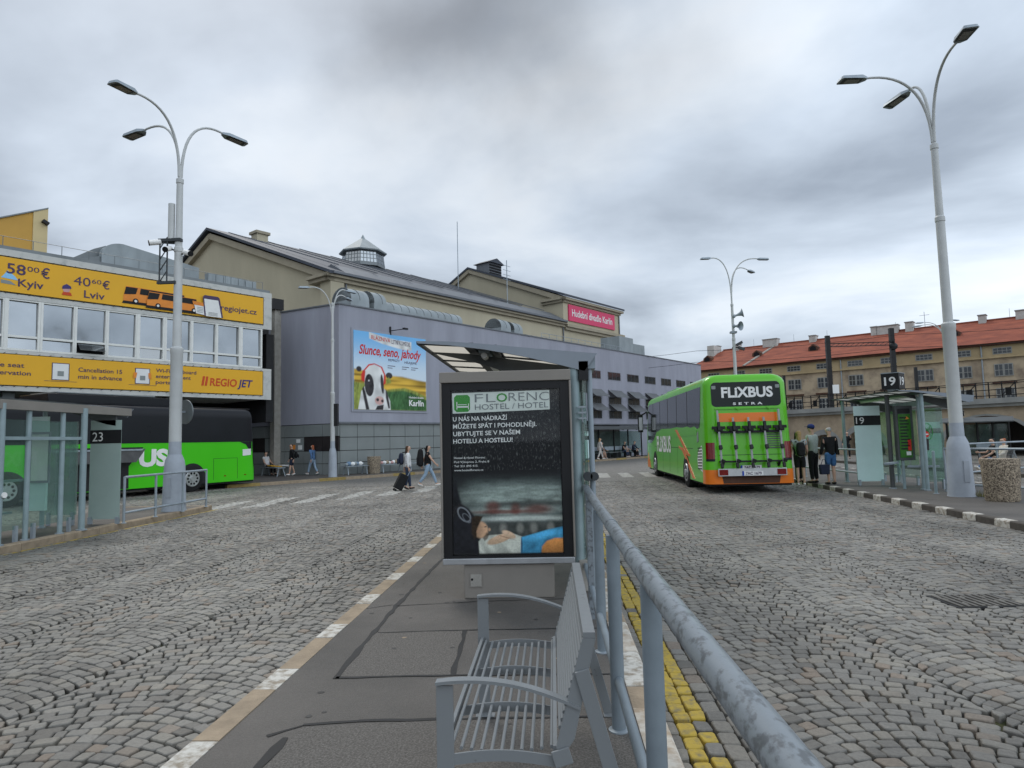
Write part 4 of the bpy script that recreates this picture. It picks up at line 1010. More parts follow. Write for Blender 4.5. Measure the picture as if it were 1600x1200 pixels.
pole(29.5, 56, 3.7, 6.85, 'short black post on the viaduct right of the numbered shelter cube'); pole(20.4, 60, 3.7, 6.8, 'short black post on the viaduct beside the green coach')

for k, (dz, lab) in enumerate(((9.3, 'upper thin overhead wire strung along the viaduct masts'), (8.3, 'lower thin overhead wire strung along the viaduct masts'))):
    o = thing('overhead_wire', lab, 'wire', (22.7, 56.3 + k * .2, dz), 0, 'overhead wires above the viaduct'); pts = []
    for i in range(25):
        t_ = -30 + i * 3.0; sg_ = ((i % 6) / 6 - .5); pts.append((t_ * .8, -t_ * .35, -.25 + sg_ * sg_))
    m = MB(); m.tube(pts, .016, 'black', 5); m.build('wire', o)
# ------------------------------------------------------------------ street lamps
def bez(p0, p1, p2, p3, n=14):
    out_ = []
    for i in range(n + 1):
        t = i / n; out_.append(tuple((1 - t) ** 3 * a + 3 * (1 - t) ** 2 * t * b + 3 * (1 - t) * t * t * c + t ** 3 * d for a, b, c, d in zip(p0, p1, p2, p3)))
    return out_
def street_lamp(label, loc, arms, top=9.9, s=1., band=1.75):
    o = thing('street_lamp', label, 'street lamp', loc, 0, 'tall grey street lamps of the bus station')
    m = MB()
    m.lathe((0, 0, 0), [(.30, 0), (.285, .06), (.25, 1.12), (.225, 1.28), (.165, 1.42)], 'pole_grey', 16)
    m.box(-.06, .06, -.285, -.22, .35, .85, 'pole_grey'); m.build('base', o, smooth=35)
    m = MB(); m.box(-.03, .05, -.272, -.262, .62, .78, 'white_print'); m.box(-.02, .04, -.275, -.271, .65, .74, 'print_red'); m.build('sticker', o, smooth=0)
    m = MB(); m.lathe((0, 0, 1.4), [(.155, 0), (.150, band - 1.4)], 'pole_grey', 16)
    m.lathe((0, 0, band), [(.15, 0), (.148, 4.02 - band), (.158, 4.04 - band), (.158, 4.16 - band), (.108, 4.2 - band), (.100, 6.7 - band), (.112, 6.72 - band), (.112, 6.82 - band), (.088, 6.86 - band), (.080, 8.55 - band), (.094, 8.57 - band), (.094, 8.68 - band), (.055, 8.70 - band), (.050, top - .7 - band)], 'pole_white', 16)
    m.build('pole', o, smooth=30)
    for ax, ay, az in arms:
        Ln = math.hypot(ax, ay); d = Vector((ax / Ln, ay / Ln, 0)); e = Ln - .55
        p = bez((d.x * .03, d.y * .03, top - 1.0), (d.x * .05, d.y * .05, top + .35), (d.x * e * .42, d.y * e * .42, az + .30), (d.x * e, d.y * e, az + .12))
        m = MB(); m.tube(p, [.040 - .012 * i / 14 for i in range(15)], 'pole_white', 8); am = m.build('arm', o)
        tl = (Vector(p[-1]) - Vector(p[-3])).normalized(); tl = (tl * .5 + d * .5).normalized(); sd_ = Vector((-d.y, d.x, 0)); up = sd_.cross(tl) * -1
        if up.z < 0: up = -up
        m = MB(); c = Vector(p[-1])
        def hp(a, b, h): return c + tl * a * .98 + sd_ * b * 1.1 + up * h * 1.0
        vs = [hp(-.08, -.05, -.03), hp(-.08, .05, -.03), hp(.06, .13, -.05), hp(.62, .15, -.05), hp(.66, .10, -.05), hp(.66, -.10, -.05), hp(.62, -.15, -.05), hp(.06, -.13, -.05)]
        vt = [hp(-.08, -.04, .03), hp(-.08, .04, .03), hp(.08, .11, .045), hp(.60, .12, .03), hp(.63, .08, .02), hp(.63, -.08, .02), hp(.60, -.12, .03), hp(.08, -.11, .045)]
        k = 8; m.add(vs + vt, [tuple(range(7, -1, -1)), tuple(range(8, 16))] + [(i, (i + 1) % k, k + (i + 1) % k, k + i) for i in range(k)], 'galv')
        hd = m.build('lamp_head', am, smooth=0)
        m = MB(); m.add([hp(.08, -.11, -.058), hp(.08, .11, -.058), hp(.58, .12, -.058), hp(.58, -.12, -.058)], [(0, 1, 2, 3)], 'lamp_dark')
        m.add([hp(.14, -.085, -.064), hp(.14, .085, -.064), hp(.50, .09, -.064), hp(.50, -.09, -.064)], [(0, 1, 2, 3)], 'lamp_glass'); m.build('lens', hd, smooth=0)
    return o
ll = street_lamp('tall lamp with cameras on its pole beside the shelter numbered 23', (-9.66, 16.75, .126), [(-.5, -2.0, 10.2), (-1.9, .7, 10.2), (1.05, 1.4, 10.2)], top=9.75)
m = MB(); m.tube([(-.18, -.05, 7.05), (-.18, -.05, 8.0)], .085, 'pole_white', 10); m.box(-.5, .1, -.12, .02, 6.98, 7.06, 'dark_metal'); m.build('antenna', ll)
m = MB()
m.tube([(-.45, -.1, 7.0), (-.45, -.1, 5.9)], .02, 'dark_metal', 6); m.tube([(-.25, -.1, 7.0), (-.25, -.1, 5.9)], .02, 'dark_metal', 6)
for k in range(4): m.tube([(-.45, -.1, 5.9 + k * .3), (-.25, -.1, 6.2 + k * .3)], .015, 'dark_metal', 5)
m.box(-.5, .0, -.14, -.06, 5.85, 5.92, 'dark_metal'); m.build('bracket', ll)
for c, d in (((-.55, -.15, 6.95), (-.8, -.5, -.2)), ((-.18, -.2, 6.75), (.1, -1, -.4)), ((.3, -.1, 6.65), (.8, -.5, -.3))):
    m = MB(); c = Vector(c); d = Vector(d).normalized() * .14; m.tube([c - d, c + d], .07, 'white_paint', 10); m.tube([c + d, c + d * 1.15], .075, 'black', 10); m.tube([c - d * .3, (c.x * .2, 0, c.z)], .025, 'dark_metal', 6); m.build('camera', ll)
m = MB(); m.cyl((.10, .28, 2.52), (.5, 1, 0), .32, .03, 'zinc_dark', 24); m.beam((.02, .1, 2.52), (.10, .27, 2.52), .05, .05, 'galv'); m.build('sign_disc', ll, smooth=40)
rl = street_lamp('tall lamp with thick pole next to the pebble bin on the right', (9.71, 16.82, .126), [(-.35, -2.25, 10.25), (-2.25, -.3, 10.25), (-.45, 1.1, 10.25)], top=9.75)
ml = street_lamp('distant lamp standing on the kerb before the lilac annex', (-10.85, 32.75, .126), [(-1.8, -1.15, 9.25), (1.25, .85, 9.25), (.5, 2.4, 9.1)], top=8.7); ml.scale = (.75, .75, 1)
m = MB(); m.tube([(.2, .1, 2.6), (.2, .1, 3.5)], .12, 'black', 8); m.box(.1, .35, -.1, .2, 2.5, 3.6, 'black'); m.build('signal_box', ml, smooth=0)
rm = street_lamp('lamp with grey loudspeakers rising behind the parked green coach', (9.75, 36, .0), [(-1.9, -.55, 11.0), (2.4, .0, 10.95), (2.1, 2.2, 10.7)], top=10.3); rm.scale = (.82, .82, 1)
m = MB()
for c, d in (((.25, -.2, 8.05), (.9, -.2, .25)), ((.15, -.25, 7.45), (.5, -.8, -.1))):
    c = Vector(c); d = Vector(d).normalized() * .8; m.tube([c - d * .25, c, c + d * .3, c + d * .45], [.05, .06, .13, .25], 'galv', 16, caps=False); m.ball(c - d * .25, .10, .10, .10, 'galv')
    m.tube([c - d * .2, (0, 0, c.z - .1)], .03, 'galv', 6)
m.box(-.2, .2, -.16, .16, 7.1, 7.2, 'galv'); m.build('loudspeaker', rm)
m = MB(); m.box(.1, .5, -.25, -.1, 6.45, 6.6, 'dark_metal', Matrix.Rotation(-.4, 3, 'Y')); m.box(.2, .6, -.3, -.1, 6.2, 6.33, 'dark_metal', Matrix.Rotation(.3, 3, 'Y')); m.box(-.12, .3, -.05, .05, 6.3, 6.36, 'dark_metal'); m.build('camera', rm, smooth=0)
street_lamp('far lamp beyond the viaduct, its arms above the red roof', (34.3, 60, 0), [(-2.6, -.6, 10.9), (1.5, .6, 11.2), (-1.8, 1.5, 10.9)], top=10.2)

# ------------------------------------------------------------------ bus shelters
mat('shelter_grey', (.27, .315, .35), .45, .1, .1, 3, .03)
mat('shelter_dark', (.075, .08, .08), .55, .1, .15)
mat('fascia_grey', (.235, .262, .295), .5, .1, .06, 2)
mat('post_teal', (.26, .33, .345), .42, .1, .1, 4)
TOP = [(-1.45, 2.80), (-1.1, 2.785), (-.7, 2.745), (-.3, 2.695), (.1, 2.65), (.5, 2.605)]
BOT = [(.36, 2.42), (.1, 2.495), (-.3, 2.60), (-.7, 2.685), (-1.1, 2.745), (-1.43, 2.775)]
def ztop(x):
    for (a, za), (b, zb) in zip(TOP, TOP[1:]):
        if a <= x <= b: return za + (zb - za) * (x - a) / (b - a)
    return TOP[-1][1]
def shelter(label, dx, y0, y1, posts, group='glass bus shelters', edge='shelter_grey', sheet='roof_sheet'):
    o = thing('bus_shelter', label, 'bus shelter', (dx, y0, .126), 0, group)
    ln = y1 - y0; G = .126
    def up(pts): return [(x, z - G) for x, z in pts]
    for yf in (0, ln - .04): m = MB(); m.prism(up(TOP + BOT), (0, yf, 0), X, Z, Y, .04, 'fascia_grey'); m.build('fascia', o, smooth=0)
    rf = MB()   # frame members between the sheets
    rf.beam((-1.43, .045, 2.785 - G), (-1.43, ln - .045, 2.785 - G), .045, .03, 'dark_metal'); rf.beam((.42, .045, 2.53 - G), (.42, ln - .045, 2.53 - G), .12, .16, edge)
    rf.beam((-.88, .045, 2.745 - G), (-.88, ln - .045, 2.745 - G), .10, .05, 'shelter_dark'); rf.beam((-.60, .045, 2.715 - G), (-.60, ln - .045, 2.715 - G), .05, .05, 'shelter_dark')
    n_ = max(3, int(ln / .75))
    for k in range(n_ + 1):
        y = .06 + (ln - .12) * k / n_
        rf.beam((-1.42, y, 2.775 - G), (-.9, y, 2.735 - G), .022, .02, 'dark_metal'); rf.beam((-.6, y, 2.705 - G), (.42, y, 2.585 - G), .022, .02, 'dark_metal')
    fr = rf.build('roof_frame', o, smooth=0)
    m = MB()
    m.add([(-1.42, .045, 2.79 - G), (-.93, .045, 2.757 - G), (-.93, ln - .045, 2.757 - G), (-1.42, ln - .045, 2.79 - G)], [(0, 1, 2, 3)], sheet)
    m.add([(-.57, .045, 2.72 - G), (.36, .045, 2.612 - G), (.36, ln - .045, 2.612 - G), (-.57, ln - .045, 2.72 - G)], [(0, 1, 2, 3)], sheet); m.build('roof_sheet', fr, smooth=0)
    m = MB(); m.prism([(-.93, 2.765 - G), (-.55, 2.73 - G), (-.55, 2.715 - G), (-.93, 2.75 - G)], (0, .045, 0), X, Z, Y, ln - .09, 'shelter_dark')
    m.build('ridge_cover', fr, smooth=0)
    for y in (.5, ln - .5):   # cantilever ribs
        m = MB(); m.prism([(-1.40, 2.745 - G), (-.9, 2.70 - G), (.42, 2.50 - G), (.42, 2.22 - G), (.2, 2.26 - G), (-.9, 2.62 - G)], (0, y, 0), X, Z, Y, .05, 'shelter_dark'); m.build('rib', o, smooth=0)
    m = MB(); m.tube([(-.74, .3, 2.66 - G), (-.74, ln - .3, 2.66 - G)], .035, 'white_paint', 8); m.box(-.80, -.68, .3, ln - .3, 2.69 - G, 2.72 - G, 'galv'); m.build('lamp_tube', o)
    for px, py, r_, mt in posts:
        m = MB(); m.tube([(px, py, 0), (px, py, ztop(min(.49, max(-1.4, px))) - G - .06)], r_, mt, 12); m.lathe((px, py, 0), [(r_ * 1.7, 0), (r_ * 1.7, .02), (r_, .03)], 'galv', 12); m.build('post', o)
    return o
def glass(o, a, b, z0, z1, mt='shelter_glass', t=.012):
    a = Vector((*a, 0)); b = Vector((*b, 0)); d = (b - a).normalized(); n_ = Vector((-d.y, d.x, 0)) * t / 2
    m = MB(); m.prism([(0, z0), ((b - a).length, z0), ((b - a).length, z1), (0, z1)], a - n_, d, Z, n_.normalized(), t, mt); g_ = m.build('glass_panel', o, smooth=0)
    m = MB()
    for s in (.12, .88):
        c = a + (b - a) * s; m.box(c.x - .03, c.x + .03, c.y - .03, c.y + .03, 0, z0 + .06, 'galv')
    m.build('clamp', g_, smooth=0); return g_
def numbered_panel(o, a, b, z0, z1, zb, num, mt='frost'):
    a = Vector((*a, 0)); b = Vector((*b, 0)); d = (b - a).normalized(); n_ = Vector((d.y, -d.x, 0)); w = (b - a).length
    m = MB(); m.prism([(0, z0), (w, z0), (w, z1), (0, z1)], a, d, Z, -n_, .014, mt); pn = m.build('frosted_panel', o, smooth=0)
    m = MB(); m.prism([(-.004, zb), (w + .004, zb), (w + .004, zb + .29), (-.004, zb + .29)], a + n_ * .006, d, Z, -n_, .005, 'black'); m.build('number_band', pn, smooth=0)
    if num: m = MB(); m.text(num, a + d * .05 + n_ * .007 + Z * (zb + .05), d, Z, 'white_print', h=.19, w=.235, lift=.003); m.build('number', pn, smooth=0)
    m = MB()
    for s in (.06, .94): c = a + d * w * s; m.box(c.x - .035, c.x + .035, c.y - .035, c.y + .035, 0, z0 + .05, 'galv')
    m.build('clamp', pn, smooth=0); return pn
def number_cube(o, x, y, z, num, s=.2, rz=.25):
    M_ = Matrix.Translation((x, y, z)) @ Matrix.Rotation(rz, 4, 'Z')
    m = MB(M_); m.box(-s, s, -s, s, .06, .06 + 1.9 * s, 'black'); m.box(-.5 * s, .5 * s, -.5 * s, .5 * s, 0, .06, 'galv'); m.box(-s * 1.03, s * 1.03, -s * 1.03, s * 1.03, .06 + 1.9 * s, .075 + 1.9 * s, 'galv'); c = m.build('number_cube', o, smooth=0)
    m = MB(M_); m.text(num, (0, -s - .001, .06 + .45 * s), X, Z, 'white_print', h=1.0 * s, w=1.3 * s, align='c', bold=.02); m.text(num, (s + .001, 0, .06 + .45 * s), Y, Z, 'white_print', h=1.0 * s, w=1.3 * s, align='c', bold=.02); m.build('number', c, smooth=0)
# centre shelter (behind the poster case)
cs = shelter('centre bus shelter with pale roof sheets right behind the hostel poster case', 0, 7.15, 12.6, [(.25, .07, .055, 'post_teal'), (.30, 2.7, .045, 'post_teal'), (.30, 5.2, .045, 'post_teal'), (.415, .10, .03, 'shelter_grey')])
for k in range(4): glass(cs, (.36, .35 + k * 1.2), (.36, 1.5 + k * 1.2), .18, 2.25)
m = MB(); m.box(.30, .40, .0, .10, 2.20, 2.40, 'black'); m.box(.28, .36, -.05, .0, 1.78, 1.80, 'galv'); m.box(.28, .36, -.05, .0, 1.84, 1.86, 'galv'); m.box(.28, .36, -.05, .0, 1.90, 1.92, 'galv'); m.build('junction_box', cs, smooth=0)
m = MB(); m.box(.24, .46, -.02, .12, 0, .32, 'concrete'); m.build('footing', cs, bevel=.01)
m = MB(); m.tube([(.36, -.03, 1.18), (.36, .08, 1.18)], .05, 'dark_metal', 10); m.tube([(.43, -.03, 1.18), (.43, .08, 1.18)], .045, 'dark_metal', 10); m.build('clamp', cs)
m = MB(); m.box(.33, .37, .02, .30, .25, 2.2, 'shelter_glass'); m.build('glass_panel', cs, smooth=0)
# left shelter, number 23
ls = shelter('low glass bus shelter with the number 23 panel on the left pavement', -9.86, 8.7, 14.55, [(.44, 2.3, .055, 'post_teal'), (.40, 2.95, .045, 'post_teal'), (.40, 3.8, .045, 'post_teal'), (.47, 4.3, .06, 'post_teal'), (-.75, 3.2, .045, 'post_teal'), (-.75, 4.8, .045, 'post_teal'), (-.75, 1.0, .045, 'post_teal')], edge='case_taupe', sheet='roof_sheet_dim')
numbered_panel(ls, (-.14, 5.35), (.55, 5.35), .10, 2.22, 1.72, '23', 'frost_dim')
m = MB(); m.beam((.42, 2.3, 1.82), (.45, 4.3, 1.82), .05, .06, 'post_teal'); m.beam((-.75, 2.5, 1.02), (-.75, 4.8, 1.02), .04, .05, 'post_teal'); m.build('cross_rail', ls, smooth=0)
for k in range(3): glass(ls, (.36, .4 + k * 1.32), (.36, 1.6 + k * 1.32), .22, 2.15, 'shelter_glass')
glass(ls, (-1.0, 5.2), (-.3, 5.2), .22, 2.2, 'etched_glass')
m = MB(); m.box(-.75, -.30, 4.3, 4.36, .40, 2.28, 'frost'); m.build('timetable_back', ls, smooth=0)
m = MB(); m.prism([(0, 0), (.42, 0), (.42, 1.02), (0, 1.02)], (-.62, 4.28, .95), X, Z, -Y, .012, 'lilac'); m.prism([(0, 0), (.34, 0), (.34, .92), (0, .92)], (-.58, 4.262, 1.0), X, Z, -Y, .012, 'white_print'); m.build('timetable', ls, smooth=0)
m = MB(); m.box(-1.1, -.4, 1.2, 3.6, .42, .46, 'shelter_grey'); m.build('perch_bench', ls, smooth=0)
m = MB(); m.tube([(.36, 2.35, .85), (.52, 2.33, .85)], .05, 'white_paint', 10); m.build('clamp', ls)
# right shelter, number 19
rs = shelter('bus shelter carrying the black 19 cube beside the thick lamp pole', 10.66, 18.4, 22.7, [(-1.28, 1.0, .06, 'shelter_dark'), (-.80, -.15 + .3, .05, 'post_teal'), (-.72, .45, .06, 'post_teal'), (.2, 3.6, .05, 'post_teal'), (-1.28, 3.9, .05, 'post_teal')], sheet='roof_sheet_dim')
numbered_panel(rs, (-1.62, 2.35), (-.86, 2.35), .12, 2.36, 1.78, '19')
number_cube(rs, -1.40, .35, 2.66, '19', .22, -.78)
m = MB(); m.box(-1.20, -.74, .75, .9, .78, 2.28, 'shelter_dark'); cse = m.build('timetable_case', rs, bevel=.012)
mat('case_green', (.045, .16, .025), .25, 0, .15, 3)
m = MB(); m.box(-1.14, -.82, .735, .748, .86, 2.05, 'case_green'); m.box(-1.14, -.82, .735, .748, 2.07, 2.20, 'black'); m.build('timetable_sheet', cse, smooth=0)
m = MB()
for k in range(11): m.box(-1.11, -.93 + (k * 37 % 5) * .015, .726, .734, 1.93 - k * .085, 1.965 - k * .085, 'matt_black')
m.box(-.93, -.84, .726, .734, 1.05, 1.35, 'print_red'); m.box(-.98, -.86, .726, .734, .92, 1.02, 'white_print'); m.prism([(0, 0), (.1, .02), (.02, .09)], (-.95, .733, 1.9), X, Z, -Y, .006, 'print_orange'); m.build('timetable_print', cse, smooth=0)
m = MB(); m.tube([(-1.05, .83, 0), (-1.05, .83, .78)], .04, 'post_teal', 10); m.build('case_leg', cse)
glass(rs, (-.75, .5), (-.1, .5), .2, 2.1); glass(rs, (-.05, .6), (-.05, 1.8), .2, 2.2); glass(rs, (-.05, 1.9), (-.05, 3.1), .2, 2.2); glass(rs, (-.05, 3.2), (-.05, 4.1), .2, 2.2)
m = MB(); m.tube([(-.52 + .13 * math.cos(a), .485, 1.55 + .22 * math.sin(a)) for a in [i * .3307 for i in range(20)]], .008, 'green_print', 4); m.beam((-.58, .485, 1.45), (-.45, .485, 1.68), .02, .012, 'green_print'); m.beam((-.45, .485, 1.45), (-.58, .485, 1.68), .02, .012, 'green_print'); m.build('emblem', rs, smooth=0)
m = MB(); m.cyl((-.60, .42, 1.48), (0, 1, 0), .085, .012, 'print_red', 16); m.box(-.66, -.54, .41, .415, 1.465, 1.495, 'white_print'); m.box(-.64, -.54, .42, .425, 1.05, 1.36, 'panel_dark'); m.build('warning_sign', rs, smooth=0)
m = MB(); m.beam((-1.72, .3, .72), (-1.2, .9, .72), .16, .05, 'shelter_grey'); m.beam((-1.0, .7, .62), (-.35, .35, .62), .14, .05, 'shelter_grey'); m.build('perch_bench', rs, smooth=0)
# far shelters
def simple_shelter(label, loc, rz, ln, dp, ht, num, seats, cube):
    o = thing('bus_shelter', label, 'bus shelter', loc, rz, 'glass bus shelters')
    m = MB(); m.prism([(-.2, ht - .25), (dp * .55, ht), (dp, ht - .1), (dp, ht - .18), (dp * .55, ht - .1), (-.2, ht - .31)], (0, 0, 0), Y, Z, X, ln, 'shelter_dark'); m.build('roof', o, smooth=0)
    for k in range(5):
        x = .25 + (ln - .5) * k / 4; m = MB(); m.tube([(x, dp * .62, 0), (x, dp * .62, ht - .06)], .06, 'black', 8); m.beam((x, .0, ht - .30), (x, dp * .62, ht - .14), .05, .08, 'black'); m.build('post', o)
    m = MB(); m.box(.3, ln - .3, dp * .66, dp * .67, .3, ht - .4, 'shelter_glass'); m.build('glass_panel', o, smooth=0)
    for k in range(seats):
        x = 1.6 + k * 1.65; m = MB(); m.box(x, x + 1.4, dp * .3, dp * .3 + .42, .43, .47, 'zinc_dark'); m.box(x, x + 1.4, dp * .3 + .44, dp * .3 + .47, .62, .92, 'shelter_grey'); m.box(x + .1, x + .15, dp * .3, dp * .3 + .4, 0, .43, 'dark_metal'); m.box(x + 1.25, x + 1.3, dp * .3, dp * .3 + .4, 0, .43, 'dark_metal'); m.build('seat', o, smooth=0)
    number_cube(o, cube[0], cube[1], ht + .02, num, .16, 0); return o
f12 = simple_shelter('long dark bus shelter against the lilac annex, cube numbered 12 on top', lf @ Vector((21.1, -2.0, .126)), AZ, 9.6, 1.5, 2.55, '12', 4, (.55, .5))
pn = numbered_panel(f12, (-1.45, .15), (-.1, .15), .12, 2.15, 1.5, None)
m = MB(); m.box(-1.6, .3, -.1, 1.0, 2.2, 2.28, 'shelter_dark'); m.build('side_roof', f12, smooth=0)
f11 = simple_shelter('distant bus shelter numbered 11 in front of the viaduct arch', (22.2, 40.0, .0), R(-33), 3.4, 1.7, 2.40, '11', 1, (1.0, .6))
numbered_panel(f11, (-.75, .2), (.0, .2), .12, 2.2, 1.55, None)
pass

# ------------------------------------------------------------------ poster case
pc = thing('poster_case', 'grey framed hostel poster case standing on the centre pavement', 'advert case', (-.475, 6.95, .126), R(1.2))
m = MB(); m.box(-.455, .455, -.06, .10, 0, .335, 'concrete'); m.mats[0] = MATS['case_taupe']; ps = m.build('plinth', pc, bevel=.008)
m = MB(); m.box(-.40, -.27, -.067, -.061, .11, .25, 'case_taupe'); m.box(-.39, -.28, -.070, -.068, .12, .24, 'concrete'); m.cyl((-.375, -.07, .19), (0, 1, 0), .012, .008, 'black', 10); m.build('hatch', ps, smooth=0)
m = MB(); m.box(-.665, .665, -.10, .14, .34, .40, 'steel'); m.box(-.675, .675, -.10, .14, 2.18, 2.29, 'case_taupe'); m.box(.655, .675, -.10, .14, .402, 2.178, 'case_taupe'); m.box(-.675, -.655, -.10, .14, .402, 2.178, 'case_taupe'); m.box(-.65, .65, -.04, .12, .404, 2.176, 'black'); m.build('frame', pc, bevel=.006)
m = MB()
YF = -.042
for a in ((-.654, -.565, .403, 2.177), (.560, .654, .403, 2.177), (-.564, .559, 2.10, 2.177), (-.564, .559, .403, .425)): m.box(a[0], a[1], YF - .035, YF - .001, a[2], a[3], 'black')
m.build('inner_border', pc, smooth=0)
mat('poster_black', (.010, .010, .012), .5, 0, col2=(.20, .21, .20), scale=60, thr=(.54, .86), stretch=(1, 1, .4), detail=12, spec=.2)
mat('poster_paper', (.62, .66, .61), .4, 0, .06, 6)
mat('logo_green', (.035, .25, .03), .4, 0, .12, 5)
mat('poster_blur', (.04, .05, .05), .5, 0, col2=(.62, .68, .62), scale=3.0, thr=(.36, .62), stretch=(.45, 1, 3.2), detail=6, spec=.2)
mat('poster_dusk', (.012, .013, .014), .5, 0, col2=(.16, .18, .17), scale=4, thr=(.42, .72), stretch=(.5, 1, 2.5), detail=12, spec=.2)
mat('skin_print', (.80, .58, .42), .5, 0, .1, 8)
mat('shirt_print', (.78, .75, .64), .5, 0, col2=(.44, .43, .36), scale=9)
mat('jean_print', (.06, .30, .55), .5, 0, col2=(.20, .50, .74), scale=8)
pt = thing('poster', 'black hostel poster with green bed logo and a man lying in jeans', 'poster', (-.475, 6.95, .126), R(1.2))
m = MB(); m.box(-.562, .557, YF - .010, YF - .002, .428, 2.098, 'poster_black'); m.build('paper', pt, smooth=0)
yq = YF - .0105
def C(px, py): return ((px - 382) / 420., .43 + (955 - py) / 420.)
def hostel_print(x, z):
    img = np.zeros(x.shape + (3,)) + np.array((.012, .012, .014)); streak = vnoise(x, z, 5, 30, 1) * .6 + vnoise(x, z, 14, 60, 2) * .4
    fade = 1 - sm(z, 1.05, 1.27); lft = sm(x, -.50, -.30)
    put(img, fade * (.25 + .75 * lft), (.085, .105, .10), .5 + 1.3 * streak)
    put(img, emask(x, z, .12, 1.0, .55, .13, 0, .6) * fade, (.34, .40, .36), .35 + 1.1 * streak)
    put(img, emask(x, z, .05, .86, .42, .035, 0, .8) * .8, (.40, .44, .40), .5 + streak)
    put(img, emask(x, z, .2, .935, .5, .03, 0, .8) * .75, (.03, .03, .03))
    for cx, cz, rx, rz_ in ((-.15, .90, .07, .06), (.08, .88, .05, .055), (.30, .875, .14, .045), (-.05, .855, .3, .02)): put(img, emask(x, z, cx, cz, rx, rz_, 0, .6) * .8, (.13, .035, .025), .6 + streak)
    put(img, emask(x, z, .2, .785, .50, .026, 0, .7), (.62, .66, .60), .6 + .6 * streak)
    put(img, pmask(x, z, [(-.22, .58), (.56, .6), (.56, .755), (-.22, .755)], .03) * .8, (.05, .05, .045), .4 + 1.6 * vnoise(x, z, 22, 8, 5))
    for cx in (-.05, .12, .26, .43): put(img, emask(x, z, cx, .69, .035, .05, 0, .6) * .6, (.35, .34, .30))
    put(img, pmask(x, z, [C(130, 960), C(130, 700), C(160, 640), C(185, 740), C(215, 760), C(245, 800), C(262, 900), C(275, 960)], .015), (.012, .012, .016), .6 + .9 * vnoise(x, z, 30, 30, 7))
    ring = emask(x, z, *C(195, 785), .09, .055, -.9, .08) - emask(x, z, *C(195, 785), .075, .042, -.9, .08); put(img, np.clip(ring, 0, 1), (.22, .23, .25))
    ring = emask(x, z, *C(205, 800), .06, .03, -.9, .1) - emask(x, z, *C(205, 800), .05, .022, -.9, .1); put(img, np.clip(ring, 0, 1), (.15, .16, .18))
    sh_ = pmask(x, z, [C(258, 960), C(255, 900), C(275, 876), C(330, 872), C(400, 868), C(440, 882), C(442, 960)], .008); fold = .72 + .5 * vnoise(x + z * .6, z, 16, 10, 9) - .25 * sm(-z, -.52, -.43)
    put(img, sh_, (.66, .66, .57), fold)
    put(img, emask(x, z, *C(264, 850), .075, .085, .25, .16), (.60, .36, .22), .75 + .5 * sm(x, -.33, -.20))
    put(img, pmask(x, z, [C(225, 860), C(228, 800), C(245, 790), C(275, 794), C(262, 820), C(250, 845), C(246, 880), C(236, 890)], .010), (.030, .018, .010), .5 + 1.2 * vnoise(x, z, 60, 60, 4))
    put(img, pmask(x, z, [C(272, 885), C(290, 862), C(300, 872), C(292, 890), C(280, 898)], .010) * .75, (.06, .035, .02)); put(img, emask(x, z, *C(302, 850), .012, .016, 0, .4), (.62, .38, .24)); put(img, emask(x, z, *C(285, 838), .012, .005, .2, .5), (.04, .02, .015)); put(img, emask(x, z, *C(252, 858), .013, .02, 0, .3), (.5, .28, .17))
    put(img, emask(x, z, *C(345, 890), .135, .040, .32, .16), (.74, .49, .32), .75 + .5 * sm(z, .54, .66)); put(img, emask(x, z, *C(385, 872), .075, .030, -.45, .2), (.76, .52, .35), .8 + .35 * sm(z, .58, .68)); put(img, emask(x, z, *C(372, 884), .09, .006, -.3, .6) * .6, (.28, .14, .08))
    je = pmask(x, z, [C(432, 960), C(436, 885), C(500, 868), C(560, 852), C(640, 838), C(640, 900), C(560, 905), C(520, 940), C(518, 960)], .008)
    put(img, je, (.075, .36, .60), .45 + .55 * vnoise(x - z * .5, z, 18, 14, 12) + .75 * emask(x, z, *C(540, 872), .22, .035, .14, .9)); put(img, je * emask(x, z, *C(438, 918), .008, .09, 0, .5), (.02, .07, .13))
    ora = pmask(x, z, [C(522, 952), C(524, 925), C(545, 902), C(580, 890), C(640, 890), C(640, 952)], .010); put(img, ora, (.74, .30, .085), .6 + .55 * sm(z, .44, .58) + .15 * vnoise(x, z, 20, 20, 3))
    put(img, 1 - sm(z, .432, .452), (.015, .015, .015)); img *= (.86 + .28 * vnoise(x, z, 90, 90, 21))[..., None]
    return img
painted('printed_picture', pt, -.556, .552, .430, 1.275, 230, 176, yq - .0012, hostel_print)
m = MB(); m.poly([(-.545, yq - .002, 1.865), (.455, yq - .002, 1.885), (.455, yq - .002, 2.085), (-.55, yq - .002, 2.075)], 'poster_paper'); m.build('logo_strip', pt, smooth=0)
m = MB(); rr = .025
q = [(-.53 + .165 * u_ + dx_ * rr, 1.88 + .175 * v_ + dz_ * rr) for u_, v_, dx_, dz_ in ((0, 0, 1, 0), (1, 0, -1, 0), (1, 0, 0, 1), (1, 1, 0, -1), (1, 1, -1, 0), (0, 1, 1, 0), (0, 1, 0, -1), (0, 0, 0, 1))]
m.poly([(x, yq - .0035, z) for x, z in q], 'logo_green')
for a in ((-.505, -.497, 1.905, 1.985), (-.385, -.377, 1.905, 1.965), (-.505, -.377, 1.925, 1.940), (-.490, -.40, 1.952, 1.958)): m.box(a[0], a[1], yq - .0055, yq - .0045, a[2], a[3], 'white_print')
m.build('bed_logo', pt, smooth=0)
m = MB()
m.text('FL', (-.315, yq - .003, 1.975), X, Z, 'poster_black', h=.085, w=.215, bold=-.012); m.text('RENC', (.035, yq - .003, 1.980), X, Z, 'poster_black', h=.085, w=.415, bold=-.012)
